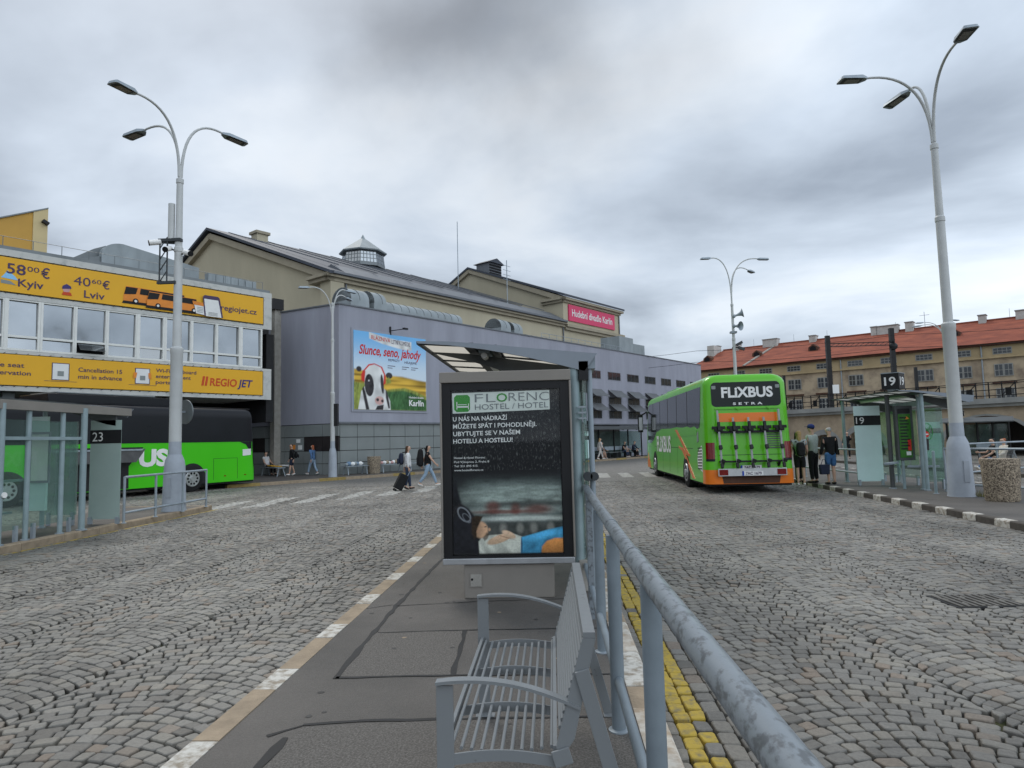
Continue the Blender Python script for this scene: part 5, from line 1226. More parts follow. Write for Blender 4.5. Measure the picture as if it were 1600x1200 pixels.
m.mats[0] = MATS['zinc_dark']; m.text('HOSTEL / HOTEL', (-.315, yq - .003, 1.898), Vector((1, 0, .012)), Z, 'zinc_dark', h=.055, w=.755)
m.build('dark_lettering', pt, smooth=0)
m = MB(); m.text('O', (-.09, yq - .003, 1.977), X, Z, 'logo_green', h=.085, w=.11, bold=.012); m.build('green_letter', pt, smooth=0)
m = MB()
for k, (s, w_) in enumerate((('U NÁS NA NÁDRAŽÍ', .56), ('MŮŽETE SPÁT I POHODLNĚJI.', .86), ('UBYTUJTE SE V NAŠEM', .69), ('HOTELU A HOSTELU!', .61))):
    m.text(s, (-.545, yq - .001, 1.785 - k * .076), Vector((1, 0, .010)), Z, 'white_print', h=.044, w=w_, bold=.014, lift=.002)
for k, (s, w_) in enumerate((('Hostel & Hotel Florenc', .32), ('Pod Výtopnou 2, Praha 8', .36), ('Tel: 221 895 415', .24), ('www.hostelflorenc.cz', .30))):
    m.text(s, (-.54, yq - .001, 1.40 - k * .042), X, Z, 'white_print', h=.020, w=w_, bold=.008, lift=.002)
m.build('white_lettering', pt, smooth=0)
m = MB(); m.box(-.559, .556, YF - .030, YF - .026, .430, 2.096, 'case_glass') if 'case_glass' in MATS else None
glass_mat('case_glass', (.97, .98, .98), refl=.035); m.box(-.559, .556, YF - .030, YF - .026, .428, 2.098, 'case_glass'); m.build('glass_pane', pc, smooth=0)

# ------------------------------------------------------------------ bench
def bench_at(label, loc, rz, ln=1.45):
    o = thing('bench', label, 'bench', loc, rz, 'grey metal benches')
    m = MB(); S_ = .42     # seat surface, bars along y
    for k in range(11):
        x = -.47 + k * .038; z = S_ - .018 * math.sin(math.pi * k / 10) + .006
        m.tube([(x, .03, z), (x, ln - .03, z)], .0072, 'paint_grey', 8)
    m.box(-.50, -.485, 0, ln, S_ - .012, S_ + .022, 'paint_grey'); m.box(-.085, -.07, 0, ln, S_ - .012, S_ + .022, 'paint_grey'); m.build('seat', o, smooth=40)
    for y in (.0, ln * .33, ln * .67, ln):
        m = MB()
        pts = [(-.49 + .41 * i / 8, S_ - .052 + .02 * math.sin(math.pi * i / 8)) for i in range(9)]; tp = [(x, z + .04) for x, z in reversed(pts)]
        m.prism(pts + tp, (0, y - .004, 0), X, Z, Y, .008, 'paint_grey'); m.build('seat_bearer', o, smooth=0)
    m = MB()
    for k in range(13):
        t_ = k / 12; x = -.045 + .10 * t_; z = .50 + .33 * t_; m.tube([(x - .012, .02, z), (x - .012, ln - .02, z)], .0072, 'paint_grey', 8)
    m.beam((.060, -.015, .845), (.060, ln + .015, .845), .045, .02, 'paint_grey'); m.build('backrest', o, smooth=40)
    for y in (0., ln):
        m = MB()
        sg_ = -1 if y == 0 else 1; m.prism([(.035, .834), (.085, .834), (-.005, .47), (-.055, .40), (-.075, .44)], (0, y + sg_ * .004, 0), X, Z, Y * sg_, .010, 'paint_grey'); m.beam((.028, y + sg_ * .0205, .72), (.225, y + sg_ * .0205, .0), .055, .010, 'paint_grey', up=(0, 1, 0))
        m.beam((-.085, y + sg_ * .020, S_ - .02), (-.02, y + sg_ * .020, S_ + .0), .06, .010, 'paint_grey', up=(0, 1, 0)); m.box(.19, .26, y - .03, y + .03, 0, .006, 'paint_grey'); m.build('rear_leg', o, smooth=0, bevel=.003)
        m = MB(); m.box(-.52, -.455, y - .006, y + .006, 0, .66, 'paint_grey'); m.box(-.54, -.43, y - .03, y + .03, 0, .006, 'paint_grey'); m.build('front_leg', o, smooth=0, bevel=.003)
        a = [(-.52 + .54 * i / 12, .665 + .035 * math.sin(math.pi * i / 12 * .9) - .10 * (i / 12) ** 1.4) for i in range(13)]
        m = MB(); m.prism(a + [(x, z + .012) for x, z in reversed(a)], (0, y - .022, 0), X, Z, Y, .044, 'paint_grey'); m.build('armrest', o, smooth=30)
    return o
bench_at('slatted grey metal bench in the foreground facing the left road', (.055, 2.60, .126), 0, 1.40)

# ------------------------------------------------------------------ handrails
hr = thing('handrail', 'thick worn grey tube handrail running along the centre pavement edge', 'handrail', (.335, 0, .126), 0)
m = MB(); m.tube([(.03, .25, 1.06), (.012, 1.9, 1.06), (.0, 3.0, 1.06)], .0385, 'rail_paint', 20); m.tube([(.0, 3.0, 1.06), (-.005, 5.0, 1.06), (.0, 7.0, 1.06), (.01, 7.35, 1.055)], .036, 'rail_paint', 20)
m.tube([(.001, 2.985, 1.06), (.0, 3.03, 1.06)], .0405, 'rail_paint', 20); m.tube([(-.001, 4.05, 1.06), (-.001, 4.1, 1.06)], .039, 'rail_paint', 20); m.ball((.01, 7.36, 1.055), .036, .036, .036, 'rail_paint'); m.build('top_rail', hr)
m = MB(); m.tube([(.0, .3, .27), (-.03, 7.2, .27)], .024, 'post_paint', 12); m.build('lower_rail', hr)
for y, x, r_ in ((1.12, .02, .036), (2.52, .004, .0375), (3.8, -.02, .0375), (5.15, -.01, .036), (6.55, .0, .036)):
    m = MB(); m.tube([(x, y, 0), (x, y, 1.04)], r_, 'post_paint', 16); m.lathe((x, y, 0), [(r_ + .02, 0), (r_ + .02, .008), (r_ + .002, .014)], 'galv', 14); m.build('post', hr)
m = MB(); m.box(-.05, -.005, 6.05, 6.12, .0, 1.03, 'rail_paint'); m.build('flat_post', hr, smooth=0)
def rail(label, pts, n_, h=1.05, r_=.028, rails=(1.05, .35), mt='galv'):
    o = thing('handrail', label, 'handrail', (*pts[0], .126), 0, 'grey tube handrails at the bus stops'); a = Vector((0, 0, 0)); b = Vector((pts[1][0] - pts[0][0], pts[1][1] - pts[0][1], 0))
    for z in rails:
        m = MB(); m.tube([a + Z * z, b + Z * z], r_, mt, 10); m.build('rail', o)
    for k in range(n_):
        p = a + (b - a) * k / (n_ - 1); m = MB(); m.tube([p, p + Z * h], r_, mt, 10); m.lathe(p, [(r_ * 2, 0), (r_ * 2, .01), (r_, .02)], mt, 10); m.build('post', o)
    return o
rail('short grey handrail between the 23 panel and the camera lamp', ((-9.24, 14.1), (-9.32, 17.7)), 4, .98, rails=(.98, .22))
rail('grey handrail between the queue by the coach and the 19 panel', ((9.25, 21.2), (9.3, 25.6)), 3)
rail('long grey handrail passing behind the lamp base and pebble bin', ((10.15, 18.2), (11.75, 14.2)), 3, 1.1, rails=(1.1, .2))
rail('farther grey handrail seen above the one by the bin', ((12.2, 21), (17.5, 24.5)), 4, 1.15, rails=(1.15, .3))
o = thing('handrail_post', 'short grey post standing before the 19 shelter', 'post', (9.24, 17.35, .126), 0)
o.location = (9.55, 17.6, .126)
m = MB(); m.tube([(0, 0, 0), (0, 0, 1.05)], .035, 'post_teal', 12); m.lathe((0, 0, 0), [(.07, 0), (.07, .01), (.03, .02)], 'galv', 10); m.ball((0, 0, 1.05), .035, .035, .02, 'post_teal'); m.build('post', o)

# ------------------------------------------------------------------ litter bins
def pebble_mat():
    m = bpy.data.materials.new('pebble'); MATS['pebble'] = m; m.use_nodes = True; t = m.node_tree; b = t.nodes['Principled BSDF']
    tcn = t.nodes.new('ShaderNodeTexCoord'); v = t.nodes.new('ShaderNodeTexVoronoi'); v.inputs['Scale'].default_value = 48; t.links.new(tcn.outputs['Object'], v.inputs['Vector'])
    r = t.nodes.new('ShaderNodeValToRGB'); t.links.new(v.outputs['Color'], r.inputs[0]); r.color_ramp.elements[0].position = .2; r.color_ramp.elements[1].position = .8
    r.color_ramp.elements[0].color = (.07, .05, .035, 1); r.color_ramp.elements[1].color = (.44, .36, .26, 1); t.links.new(r.outputs[0], b.inputs['Base Color']); b.inputs['Roughness'].default_value = .8
    bp = t.nodes.new('ShaderNodeBump'); bp.invert = True; bp.inputs['Strength'].default_value = .8; bp.inputs['Distance'].default_value = .015; t.links.new(v.outputs['Distance'], bp.inputs['Height']); t.links.new(bp.outputs[0], b.inputs['Normal'])
pebble_mat()
def bin_(label, loc, s=1.):
    o = thing('litter_bin', label, 'bin', loc, 0, 'pebble dashed litter bins')
    m = MB(); m.lathe((0, 0, 0), [(.355 * s, 0), (.375 * s, .05 * s), (.425 * s, 1.02 * s), (.425 * s, 1.06 * s), (.395 * s, 1.07 * s), (.34 * s, 1.06 * s), (.33 * s, .80 * s)], 'pebble', 28); m.build('tub', o)
    m = MB(); m.cyl((0, 0, .72 * s), Z, .33 * s, .02, 'matt_black', 20); m.build('liner', o); return o
bin_('large pebble dashed concrete bin beside the right street lamp', (9.84, 15.55, .126), .87)
bin_('small pebble dashed bin between the benches at the tiled wall', lf @ Vector((1.7, -.75, .126)), .85)
o = thing('grass_tuft', 'dry tuft of grass growing at the foot of the right lamp', 'grass', (10.08, 16.62, .126), 0)
m = MB(); mat('dry_grass', (.20, .19, .06), .8, 0, .3, 9)
for k in range(70):
    a = random.uniform(0, 6.28); l_ = random.uniform(.06, .2); x, y = random.uniform(-.16, .16), random.uniform(-.1, .1); dx, dy = math.cos(a), math.sin(a)
    m.add([(x - dy * .006, y + dx * .006, 0), (x + dy * .006, y - dx * .006, 0), (x + dx * .07, y + dy * .07, l_)], [(0, 1, 2)], 'dry_grass')
m.build('blades', o, smooth=0)
# benches by the tiled wall, with newspapers-like clutter left on them
def wall_bench(label, M_, rz, ln):
    o = thing('bench', label, 'bench', M_, rz, 'plain benches along the tiled wall')
    m = MB(); m.box(0, ln, -.2, .22, .42, .46, 'galv'); m.build('seat', o, smooth=0)
    for x in (.15, ln - .15): m = MB(); m.beam((x, -.18, 0), (x, -.1, .42), .05, .05, 'galv'); m.beam((x, .25, 0), (x, .12, .42), .05, .05, 'galv'); m.build('leg', o, smooth=0)
    return o
wall_bench('grey bench at the tiled wall left of the small bin', lf @ Vector((-.1, -.55, .126)), AZ, 1.5); wall_bench('long grey bench at the tiled wall right of the small bin', lf @ Vector((2.2, -.55, .126)), AZ, 1.75)
wall_bench('farther grey bench at the tiled wall behind the walkers', lf @ Vector((4.2, -.55, .126)), AZ, 1.9); wall_bench('grey bench behind the rear of the black and green coach', lf @ (ev * 4.9 + en * .55 + Z * .126), AZ - R(101.3 - 0) + R(0), 2.6)
def rolls(label, M_, rz, cols, n_):
    o = thing('belongings', label, 'bags', M_, rz, 'bags and papers lying on the benches'); m = MB()
    for k in range(n_):
        r_ = random.uniform(.09, .14); m.ball((.12 + k * .17, random.uniform(-.05, .05), r_ * .8), r_ * 1.1, r_, r_ * .85, cols[k % len(cols)], 9, 6)
    m.build('bundle', o)
mat('paper_blue', (.16, .24, .34), .6, 0, .2); 
rolls('grey and blue bundles on the bench left of the small bin', lf @ Vector((.0, -.5, .588)), AZ, ('zinc', 'paper_blue', 'white_paint'), 7)
rolls('pink and white bundles on the long bench right of the small bin', lf @ Vector((2.3, -.5, .588)), AZ, ('print_pink', 'white_paint', 'kerb_tan', 'white_paint'), 9)
o = thing('folded_sheet', 'yellow and white folded sheets lying on the bench behind the coach', 'papers', lf @ (ev * 3.9 + en * .52 + Z * .60), AZ)
m = MB(); m.box(-.5, .15, -.2, .2, 0, .05, 'banner_yellow', Matrix.Rotation(.12, 3, 'Y')); m.box(.18, 1.0, -.18, .2, -.02, .06, 'white_paint', Matrix.Rotation(.08, 3, 'Y')); m.build('sheet', o, smooth=0)
# ------------------------------------------------------------------ coaches
mat('coach_green', (.105, .46, .012), .30, 0, .03, .7, coat=.5)
mat('coach_green_bright', (.06, .52, .012), .30, 0, .03, .7, coat=.5)
mat('coach_orange', (.72, .17, .012), .32, 0, .04, 1, coat=.4)
mat('coach_black', (.012, .013, .016), .30, 0, .1, 1, coat=.0, spec=.2)
mat('coach_glass', (.05, .056, .065), .05, .35, .15, .6, spec=.9)
mat('rear_glass', (.010, .014, .013), .12, 0, .1, 1, spec=.2)
mat('tyre', (.016, .016, .016), .85, 0, .2)
mat('tail_red', (.17, .005, .005), .15, 0, .2, 8, coat=.7)
mat('rack_alu', (.30, .31, .31), .5, .3, .15, 5)
mat('alu', (.48, .49, .49), .35, .7, .1, 5)
mat('plate_white', (.68, .68, .66), .4, 0, .03); mat('plate_blue', (.02, .06, .35), .4, 0, .05)
mat('mesh_grey', (.10, .10, .10), .6, .2, .2)
def coach(name, label, loc, heading, Ln, H, green, roofmat=None, group='green long distance coaches'):
    o = thing(name, label, 'coach', loc, heading, group)
    hw = lambda z: 1.275 - .022 * (z - .3)
    zr = H - .30
    def outline(z, off=0.):
        k = max(0., min(1., (z - zr) / .30)); inset = .34 * (1 - math.sqrt(max(0, 1 - k * k)))
        w = hw(z) - inset + off; x0 = .05 * max(0, z - .6) + inset * .55 - off; fr = max(0, (z - 1.1) / 2.3); x1 = Ln - .55 * fr ** 1.6 - inset * .7 + off
        rc = .26; rf_ = .45; p = []
        p += [(x0, y) for y in np.linspace(-w + rc, w - rc, 9)]
        p += [(x0 + rc - rc * math.cos(a), w - rc + rc * math.sin(a)) for a in np.linspace(.2, math.pi / 2, 7)]
        p += [(x, w) for x in np.linspace(x0 + .5, x1 - .6, 12)]
        p += [(x1 - rf_ + rf_ * math.sin(a), w - rf_ + rf_ * math.cos(a)) for a in np.linspace(0, math.pi / 2, 7)]
        p += [(x1 - rf_ + rf_ * math.cos(a), -w + rf_ - rf_ * math.sin(a)) for a in np.linspace(.0, math.pi / 2, 7)]
        p += [(x, -w) for x in np.linspace(x1 - .6, x0 + .5, 12)]
        p += [(x0 + rc - rc * math.sin(a), -w + rc - rc * math.cos(a)) for a in np.linspace(0, math.pi / 2 - .2, 7)]
        return p
    def rings(zs, off, sel=None, mt=None, mb=None, cap=False):
        mb = mb or MB(); P = [outline(z, off) for z in zs]; n_ = len(P[0]); idx = list(range(n_)) if sel is None else sel; closed = sel is None; kk = len(idx)
        vs = [(P[i][j][0], P[i][j][1], zs[i]) for i in range(len(zs)) for j in idx]; fs = []
        for i in range(len(zs) - 1):
            for j in range(kk if closed else kk - 1): a = i * kk + j; b = i * kk + (j + 1) % kk; fs.append((a, a + kk, b + kk, b))
        if cap: fs += [tuple(range(kk)), tuple(range((len(zs) - 1) * kk + kk - 1, (len(zs) - 1) * kk - 1, -1))]
        mb.add(vs, fs, mt); return mb
    zs = [.30, .36, .7, 1.2, 1.8, 2.4, 2.9, zr] + [zr + .30 * t_ for t_ in (.25, .5, .7, .85, .95, 1.)]
    k_ = 4
    bm_ = rings(zs, 0, None, green, None, True)
    if roofmat:
        i2 = bm_.mid(roofmat); bm_.mi = [i2 if min(bm_.v[j][2] for j in f_) > 1.85 else q_ for f_, q_ in zip(bm_.f, bm_.mi)]
    bm_.build('body', o, smooth=40)
    o['_n'] = len(outline(1)); del o['_n']
    return o, outline, rings, hw
def side_panel(o, name, hw, side, poly, mt, t=.008, parent=None, push=0., smooth=0):
    """flat panel on the coach's side wall, poly in (x, z)"""
    m = MB(); k = len(poly)
    a = [(x, side * (hw(z) + .0015 + push), z) for x, z in poly]; b = [(x, side * (hw(z) + t + push), z) for x, z in poly]
    m.add(a + b, [tuple(range(k)), tuple(range(2 * k - 1, k - 1, -1))] + [(i, k + i, k + (i + 1) % k, (i + 1) % k) for i in range(k)], mt); return m.build(name, parent or o, smooth=smooth)
def wheel(o, x, side, hw, r_=.50):
    y = side * (hw(.5) - .02)
    m = MB(); pts = [(x + (r_ + .09) * math.cos(a), .30 + max(0, .2 + (r_ + .09) * math.sin(a))) for a in np.linspace(0, math.pi, 20)]; pts = [(x + r_ + .09, .30)] + pts + [(x - r_ - .09, .30)]
    k = len(pts); m.add([(px, side * (hw(pz) + .004), pz) for px, pz in pts], [tuple(range(k))], 'matt_black'); m.build('wheel_arch', o, smooth=0)
    m = MB(); m.tube([(x, y - side * .28, r_), (x, y - side * .03, r_), (x, y + side * .01, r_), (x, y + side * .03, r_)], [r_, r_, r_ * .97, r_ * .86], 'tyre', 32); w_ = m.build('wheel', o, smooth=35)
    m = MB(); m.tube([(x, y + side * .024, r_), (x, y + side * .05, r_), (x, y + side * .036, r_), (x, y + side * .036, r_)], [r_ * .62, r_ * .58, r_ * .52, .02], 'alu', 28); m.cyl((x, y + side * .05, r_), Y, .10, .06, 'alu', 16)
    m.build('rim', w_, smooth=30)
    m = MB()
    for i in range(10): a = i * .6283; m.cyl((x + r_ * .40 * math.cos(a), y + side * .046, r_ + r_ * .40 * math.sin(a)), Y, .045, .012, 'black', 8)
    m.build('rim_hole', w_, smooth=0)

# coach on the right, seen from behind
A, out1, ring1, hw1 = coach('coach', 'green coach with orange trim and bicycle rack seen from behind', (5.76, 20.15, 0), R(90), 12.8, 3.52, 'coach_green')
n1_ = len(out1(1)); rearwrap = list(range(n1_ - 8, n1_)) + list(range(0, 17))
m = ring1([.285, .34, .55, .70], .010, rearwrap, 'coach_orange'); m.build('bumper', A, smooth=40)
m = MB(); m.box(.1, 12.4, -1.18, 1.18, .22, .31, 'matt_black'); m.build('underbody', A, smooth=0)
def rp(y, z, off=.0): return (.05 * max(0, z - .6) - off, -y, z)     # rear wall: y to the right seen from behind
def rear_poly(mb, poly, mt, off=.006, t=.006):
    k = len(poly); mb.add([rp(y, z, off) for y, z in poly] + [rp(y, z, off - t) for y, z in poly], [tuple(range(k)), tuple(range(2 * k - 1, k - 1, -1))] + [(i, k + i, k + (i + 1) % k, (i + 1) % k) for i in range(k)], mt)
def rrect(y0, y1, z0, z1, r_, n_=5):
    out_ = []
    for cy, cz, a0 in ((y1 - r_, z1 - r_, 0), (y0 + r_, z1 - r_, math.pi / 2), (y0 + r_, z0 + r_, math.pi), (y1 - r_, z0 + r_, 1.5 * math.pi)):
        out_ += [(cy + r_ * math.cos(a0 + i * math.pi / 2 / n_), cz + r_ * math.sin(a0 + i * math.pi / 2 / n_)) for i in range(n_ + 1)]
    return out_
m = MB(); rear_poly(m, rrect(-1.02, 1.00, 2.55, 3.28, .13), 'rear_glass'); rw = m.build('rear_window', A, smooth=0)
m = MB(); rear_poly(m, rrect(-1.0, -.88, 3.08, 3.18, .02), 'panel_grey', .014); rear_poly(m, rrect(.86, .98, 3.08, 3.18, .02), 'panel_grey', .014); m.build('window_sticker', rw, smooth=0)
exr = Vector((0, -1, 0)); ezr = Vector((.05, 0, 1)).normalized()
m = MB(); m.text('FLiXBUS', Vector(rp(-.72, 2.83, .008)), exr, ezr, 'white_print', h=.30, w=1.50, bold=.035, lift=.006); m.build('lettering', rw, smooth=0)
m = MB(); m.text('SETRA', Vector(rp(-.40, 2.60, .008)), exr, ezr, 'white_print', h=.07, w=.86, bold=.03, lift=.006, space=1.7); m.build('small_lettering', rw, smooth=0)
m = MB(); rear_poly(m, rrect(-.93, .93, .86, 2.46, .08), 'coach_green', .010, .010); eng = m.build('engine_lid', A, smooth=0)
m = MB(); rear_poly(m, rrect(-.86, .86, 2.10, 2.36, .01), 'coach_orange', .018, .008); m.build('orange_strip', eng, smooth=0)
m = MB()
for y in (-.35, .55): m.beam(rp(y, 2.52, .05), rp(y + .1, 2.45, .07), .03, .03, 'coach_green')
m.beam(rp(-.95, 2.49, .03), rp(.95, 2.49, .03), .03, .03, 'coach_green'); m.build('grab_strip', eng, smooth=0)
m = MB()
for k in range(8): z = 1.32 + k * .065; m.beam(rp(.50 + (.18 if k > 6 else 0), z, .02), rp(.92, z, .02), .012, .03, 'mesh_grey')
m.build('vent_grille', eng, smooth=0)
m = MB(); rear_poly(m, [(-.9, 1.12), (.9, 1.12), (.9, 1.135), (-.9, 1.135)], 'matt_black', .014, .003); m.build('lid_seam', eng, smooth=0)
rk = thing('bicycle_rack', 'bicycle rack of upright aluminium rails on the back of the coach', 'bicycle rack', (5.76, 20.15, 0), R(90))
for i, y in enumerate((-.90, -.46, -.02, .42, .86)):
    m = MB(); zt = 2.44 if i in (0, 4) else 2.22
    m.beam(rp(y - .01, zt, .16), rp(y + .03, .88, .20), .055, .035, 'rack_alu', up=(1, 0, 0)); rl_ = m.build('rail', rk, smooth=0)
    m = MB(); m.box(.0, .05, -y - .05, -y + .05, 0, 0, 'black') if False else None
    for z_, w_ in ((1.93, .19), (1.86, .12)): m.beam(rp(y - w_, z_, .16), rp(y + w_, z_, .16), .09, .09, 'black')
    m.beam(rp(y, 2.1, .20), rp(y, 1.84, .22), .08, .09, 'black'); m.beam(rp(y + .01, 1.42, .22), rp(y + .02, 1.30, .24), .10, .09, 'black'); m.beam(rp(y + .02, .98, .22), rp(y + .12, .94, .24), .10, .10, 'black'); m.beam(rp(y + .03, .9, .21), rp(y + .03, .76, .24), .08, .08, 'black')
    m.build('clamp', rl_, smooth=0, bevel=.012)
m = MB(); m.beam(rp(-.95, 1.80, .11), rp(.93, 1.80, .11), .05, .07, 'black'); m.beam(rp(-.92, .94, .12), rp(.93, .94, .12), .05, .05, 'black'); m.build('cross_bar', rk, smooth=0)
for y in (-.8, .8): m = MB(); m.beam(rp(y, 1.80, .0), rp(y, 1.80, .12), .06, .06, 'black'); m.beam(rp(y, .80, -.02), rp(y, .94, .12), .06, .06, 'black'); m.build('bracket', rk, smooth=0)
m = MB(); rear_poly(m, [(-.80, .30), (.80, .30), (.84, .53), (-.84, .53)], 'brown_trim', .018, .006); m.build('bumper_shade', A, smooth=0)  # dark sheet painting in the shade on the lower middle of the bumper
m = MB(); m.box(-.16, -.12, -.98, .98, .52, .74, 'alu'); lb = m.build('light_board', rk, bevel=.006)
for y in (-.95, .70): m = MB(); m.box(-.175, -.161, -y - .25, -y, .55, .71, 'tail_red'); m.build('tail_lamp', lb, smooth=0)
m = MB(); m.box(-.172, -.161, -.30, .30, .53, .66, 'plate_white'); m.box(-.175, -.1725, .25, .30, .53, .66, 'plate_blue'); m.text('7AC 1679', (-.1725, .20, .555), Vector((0, -1, 0)), Z, 'banner_ink', h=.08, w=.45, bold=.02, lift=.003); m.build('number_plate', lb, smooth=0)
m = MB(); m.beam((-.02, -.35, .63), (-.13, -.35, .63), .05, .05, 'black'); m.beam((-.02, .35, .63), (-.13, .35, .63), .05, .05, 'black'); m.build('light_bracket', lb, smooth=0)
pl = MB(); pl.box(-.04, -.012, -.30, .30, .70, .82, 'plate_white'); pl.box(-.043, -.0405, .25, .30, .70, .82, 'plate_blue'); pl.text('7AC 1679', (-.0405, .20, .725), Vector((0, -1, 0)), Z, 'banner_ink', h=.075, w=.45, bold=.02, lift=.003); pl.build('number_plate', A, smooth=0)
# rear lamp clusters wrap the corners
for sgn, sl in ((1, list(range(8, 17))), (-1, list(range(n1_ - 8, n1_)) + [0])):
    m = ring1([1.02, 1.1, 1.3, 1.5], .012, sl[:6] if sgn > 0 else sl[3:], 'tail_red'); m.build('tail_lamp', A, smooth=50)
    m = ring1([.95, 1.02], .012, sl[:6] if sgn > 0 else sl[3:], 'coach_black'); m.build('tail_lamp_frame', A, smooth=50)
m = MB(); m.tube([(.02, -1.05, .55), (-.012, -1.05, .55)], .06, 'print_orange', 12); m.build('reflector', A)
# left side of the right coach
LS = 1
win = [(.62, 3.20), (.78, 2.1)] + [(.86 + .0 * i, 1.98) for i in range(1)] + [(1.2, 1.93), (1.6, 2.02), (2.2, 1.98), (2.8, 2.04), (3.6, 2.0), (4.6, 2.05), (6, 2.02), (8, 2.04), (9.4, 1.92), (10.2, 1.6), (10.9, 1.45), (12.0, 1.45), (12.02, 2.2), (11.85, 3.05), (11.5, 3.2)]
wb = side_panel(A, 'side_window', hw1, LS, win, 'coach_glass')
for x in (2.7, 4.6, 6.5, 8.4, 10.3): side_panel(A, 'window_joint', hw1, LS, [(x, 2.06), (x + .035, 2.06), (x + .035, 3.19), (x, 3.19)], 'matt_black', .004, wb, .0085)
side_panel(A, 'window_band', hw1, LS, [(1.3, 1.74), (10.0, 1.62), (10.9, 1.35), (10.9, 1.44), (10.15, 1.60), (9.4, 1.9), (8, 2.0), (6, 1.99), (4.6, 2.02), (2.8, 2.0), (1.6, 1.97), (1.3, 1.90)], 'coach_green', .010)
for x0, c0 in ((4.3, 'coach_orange'),):
    side_panel(A, 'orange_stripe', hw1, LS, [(2.35, 1.05), (2.7, 1.05), (5.0, 1.95), (4.55, 1.95)], 'coach_orange', .012)
    side_panel(A, 'orange_stripe', hw1, LS, [(1.65, .36), (2.0, .36), (3.9, 1.32), (2.55, 1.05), (3.0, 1.3), (4.1, 1.36), (4.1, 1.28)][:3] + [(3.45, 1.32)], 'coach_orange', .013)
    side_panel(A, 'orange_stripe', hw1, LS, [(2.4, 1.04), (4.3, 1.30), (4.3, 1.38), (2.4, 1.12)], 'coach_orange', .0135)
m = MB(); m.text('FLiXBUS', (9.3, hw1(1.3) + .009, 1.12), Vector((-1, 0, 0)), Z, 'white_print', h=.62, w=3.4, bold=.03, lift=.003); m.text('comfort on the road', (8.4, hw1(1) + .012, .98), Vector((-1, 0, 0)), Z, 'white_print', h=.10, w=2.4, lift=.003) if False else None
m.build('side_lettering', A, smooth=0)
side_panel(A, 'front_bumper', hw1, LS, [(11.2, .32), (12.2, .32), (12.2, .62), (12.0, 1.0)], 'coach_orange', .010)
for x in (4.6, 6.2, 7.8, 9.4): side_panel(A, 'hatch_seam', hw1, LS, [(x, .38), (x + .014, .38), (x + .014, 1.28), (x, 1.28)], 'matt_black', .004)
side_panel(A, 'hatch_seam', hw1, LS, [(1.9, 1.30), (10, 1.30), (10, 1.315), (1.9, 1.315)], 'matt_black', .004)
sl_ = side_panel(A, 'vent_panel', hw1, LS, [(.55, .62), (1.15, .75), (1.2, 1.0), (1.1, 1.22), (.6, 1.42), (.52, 1.2)], 'white_paint', .012)
for k in range(8): z = .70 + k * .09; side_panel(A, 'vent_slat', hw1, LS, [(.56, z), (1.14, z - .02), (1.14, z + .015), (.56, z + .035)], 'matt_black', .004, sl_, .0125)
side_panel(A, 'filler_flap', hw1, LS, [(1.0, 1.55), (1.25, 1.5), (1.25, 1.8), (1.05, 1.85)], 'panel_grey', .010)
for x in (3.0, 9.9):
    for s in (-1, 1): wheel(A, x, s, hw1)
m = MB(); m.box(7.0, 9.4, -.75, .75, 3.50, 3.64, 'coach_green'); m.box(2.5, 4.2, -.6, .6, 3.50, 3.58, 'coach_green'); m.build('roof_unit', A, smooth=0, bevel=.04)
m = MB(); m.beam((12.1, 1.25, 2.9), (12.3, 1.5, 2.75), .05, .06, 'black'); m.tube([(12.3, 1.55, 2.8), (12.3, 1.55, 1.95)], [.13, .12], 'black', 12); m.build('mirror', A)
m = MB(); m.poly([(12.165, 1.47, 2.05), (12.165, 1.63, 2.05), (12.165, 1.63, 2.65), (12.165, 1.47, 2.65)], 'alu'); m.build('mirror_glass', A, smooth=0)

# coach on the left, seen from its left side
hd_ = math.atan2(-.907, -.42)
B, out2, ring2, hw2 = coach('coach', 'bright green and black coach parked before the yellow banners', (-13.9, 28.95, 0), hd_, 12.4, 3.32, 'coach_green_bright', 'coach_black')
m = MB(); m.box(.1, 12.0, -1.18, 1.18, .22, .31, 'matt_black'); m.build('underbody', B, smooth=0)
n2_ = len(out2(1)); rw2 = list(range(n2_ - 9, n2_)) + list(range(0, 16))
m = ring2([1.92, 2.4, 2.9, 3.02, 3.16, 3.23, 3.28, 3.31], .008, None, 'coach_black'); m.build('window_band', B, smooth=40)
m = ring2([.9, 1.2, 1.6, 1.915], .008, list(range(n2_ - 7, n2_)) + list(range(0, 14)), 'coach_black'); m.build('rear_panel', B, smooth=40)
side_panel(B, 'rear_pillar', hw2, 1, [(.40, 1.6), (.55, 1.80), (.85, 1.915), (.26, 1.915), (.26, 1.5)], 'coach_black', .009)
m = MB(); m.box(.15, 12.0, -1.0, 1.0, 3.30, 3.335, 'coach_black'); m.box(3.6, 8.2, -.9, .9, 3.336, 3.62, 'coach_black'); m.mats.append(MATS['zinc_dark']); m.build('roof_unit', B, bevel=.06)
m = MB(); m.box(4.4, 7.9, -.85, .85, 3.63, 3.70, 'zinc_dark'); m.build('roof_cover', B, bevel=.03)
side_panel(B, 'luggage_bay', hw2, 1, [(5.65, .32), (5.65, 1.1), (5.1, 1.78), (9.0, 1.78), (9.0, .32)], 'matt_black', .006)
side_panel(B, 'luggage_flap', hw2, 1, [(5.6, 1.25), (8.9, 1.25), (8.9, 1.72), (5.25, 1.72)], 'mesh_grey', .02, None, .35)
side_panel(B, 'flap_rail', hw2, 1, [(5.4, 1.66), (8.9, 1.66), (8.9, 1.72), (5.35, 1.72)], 'galv', .03, None, .37)
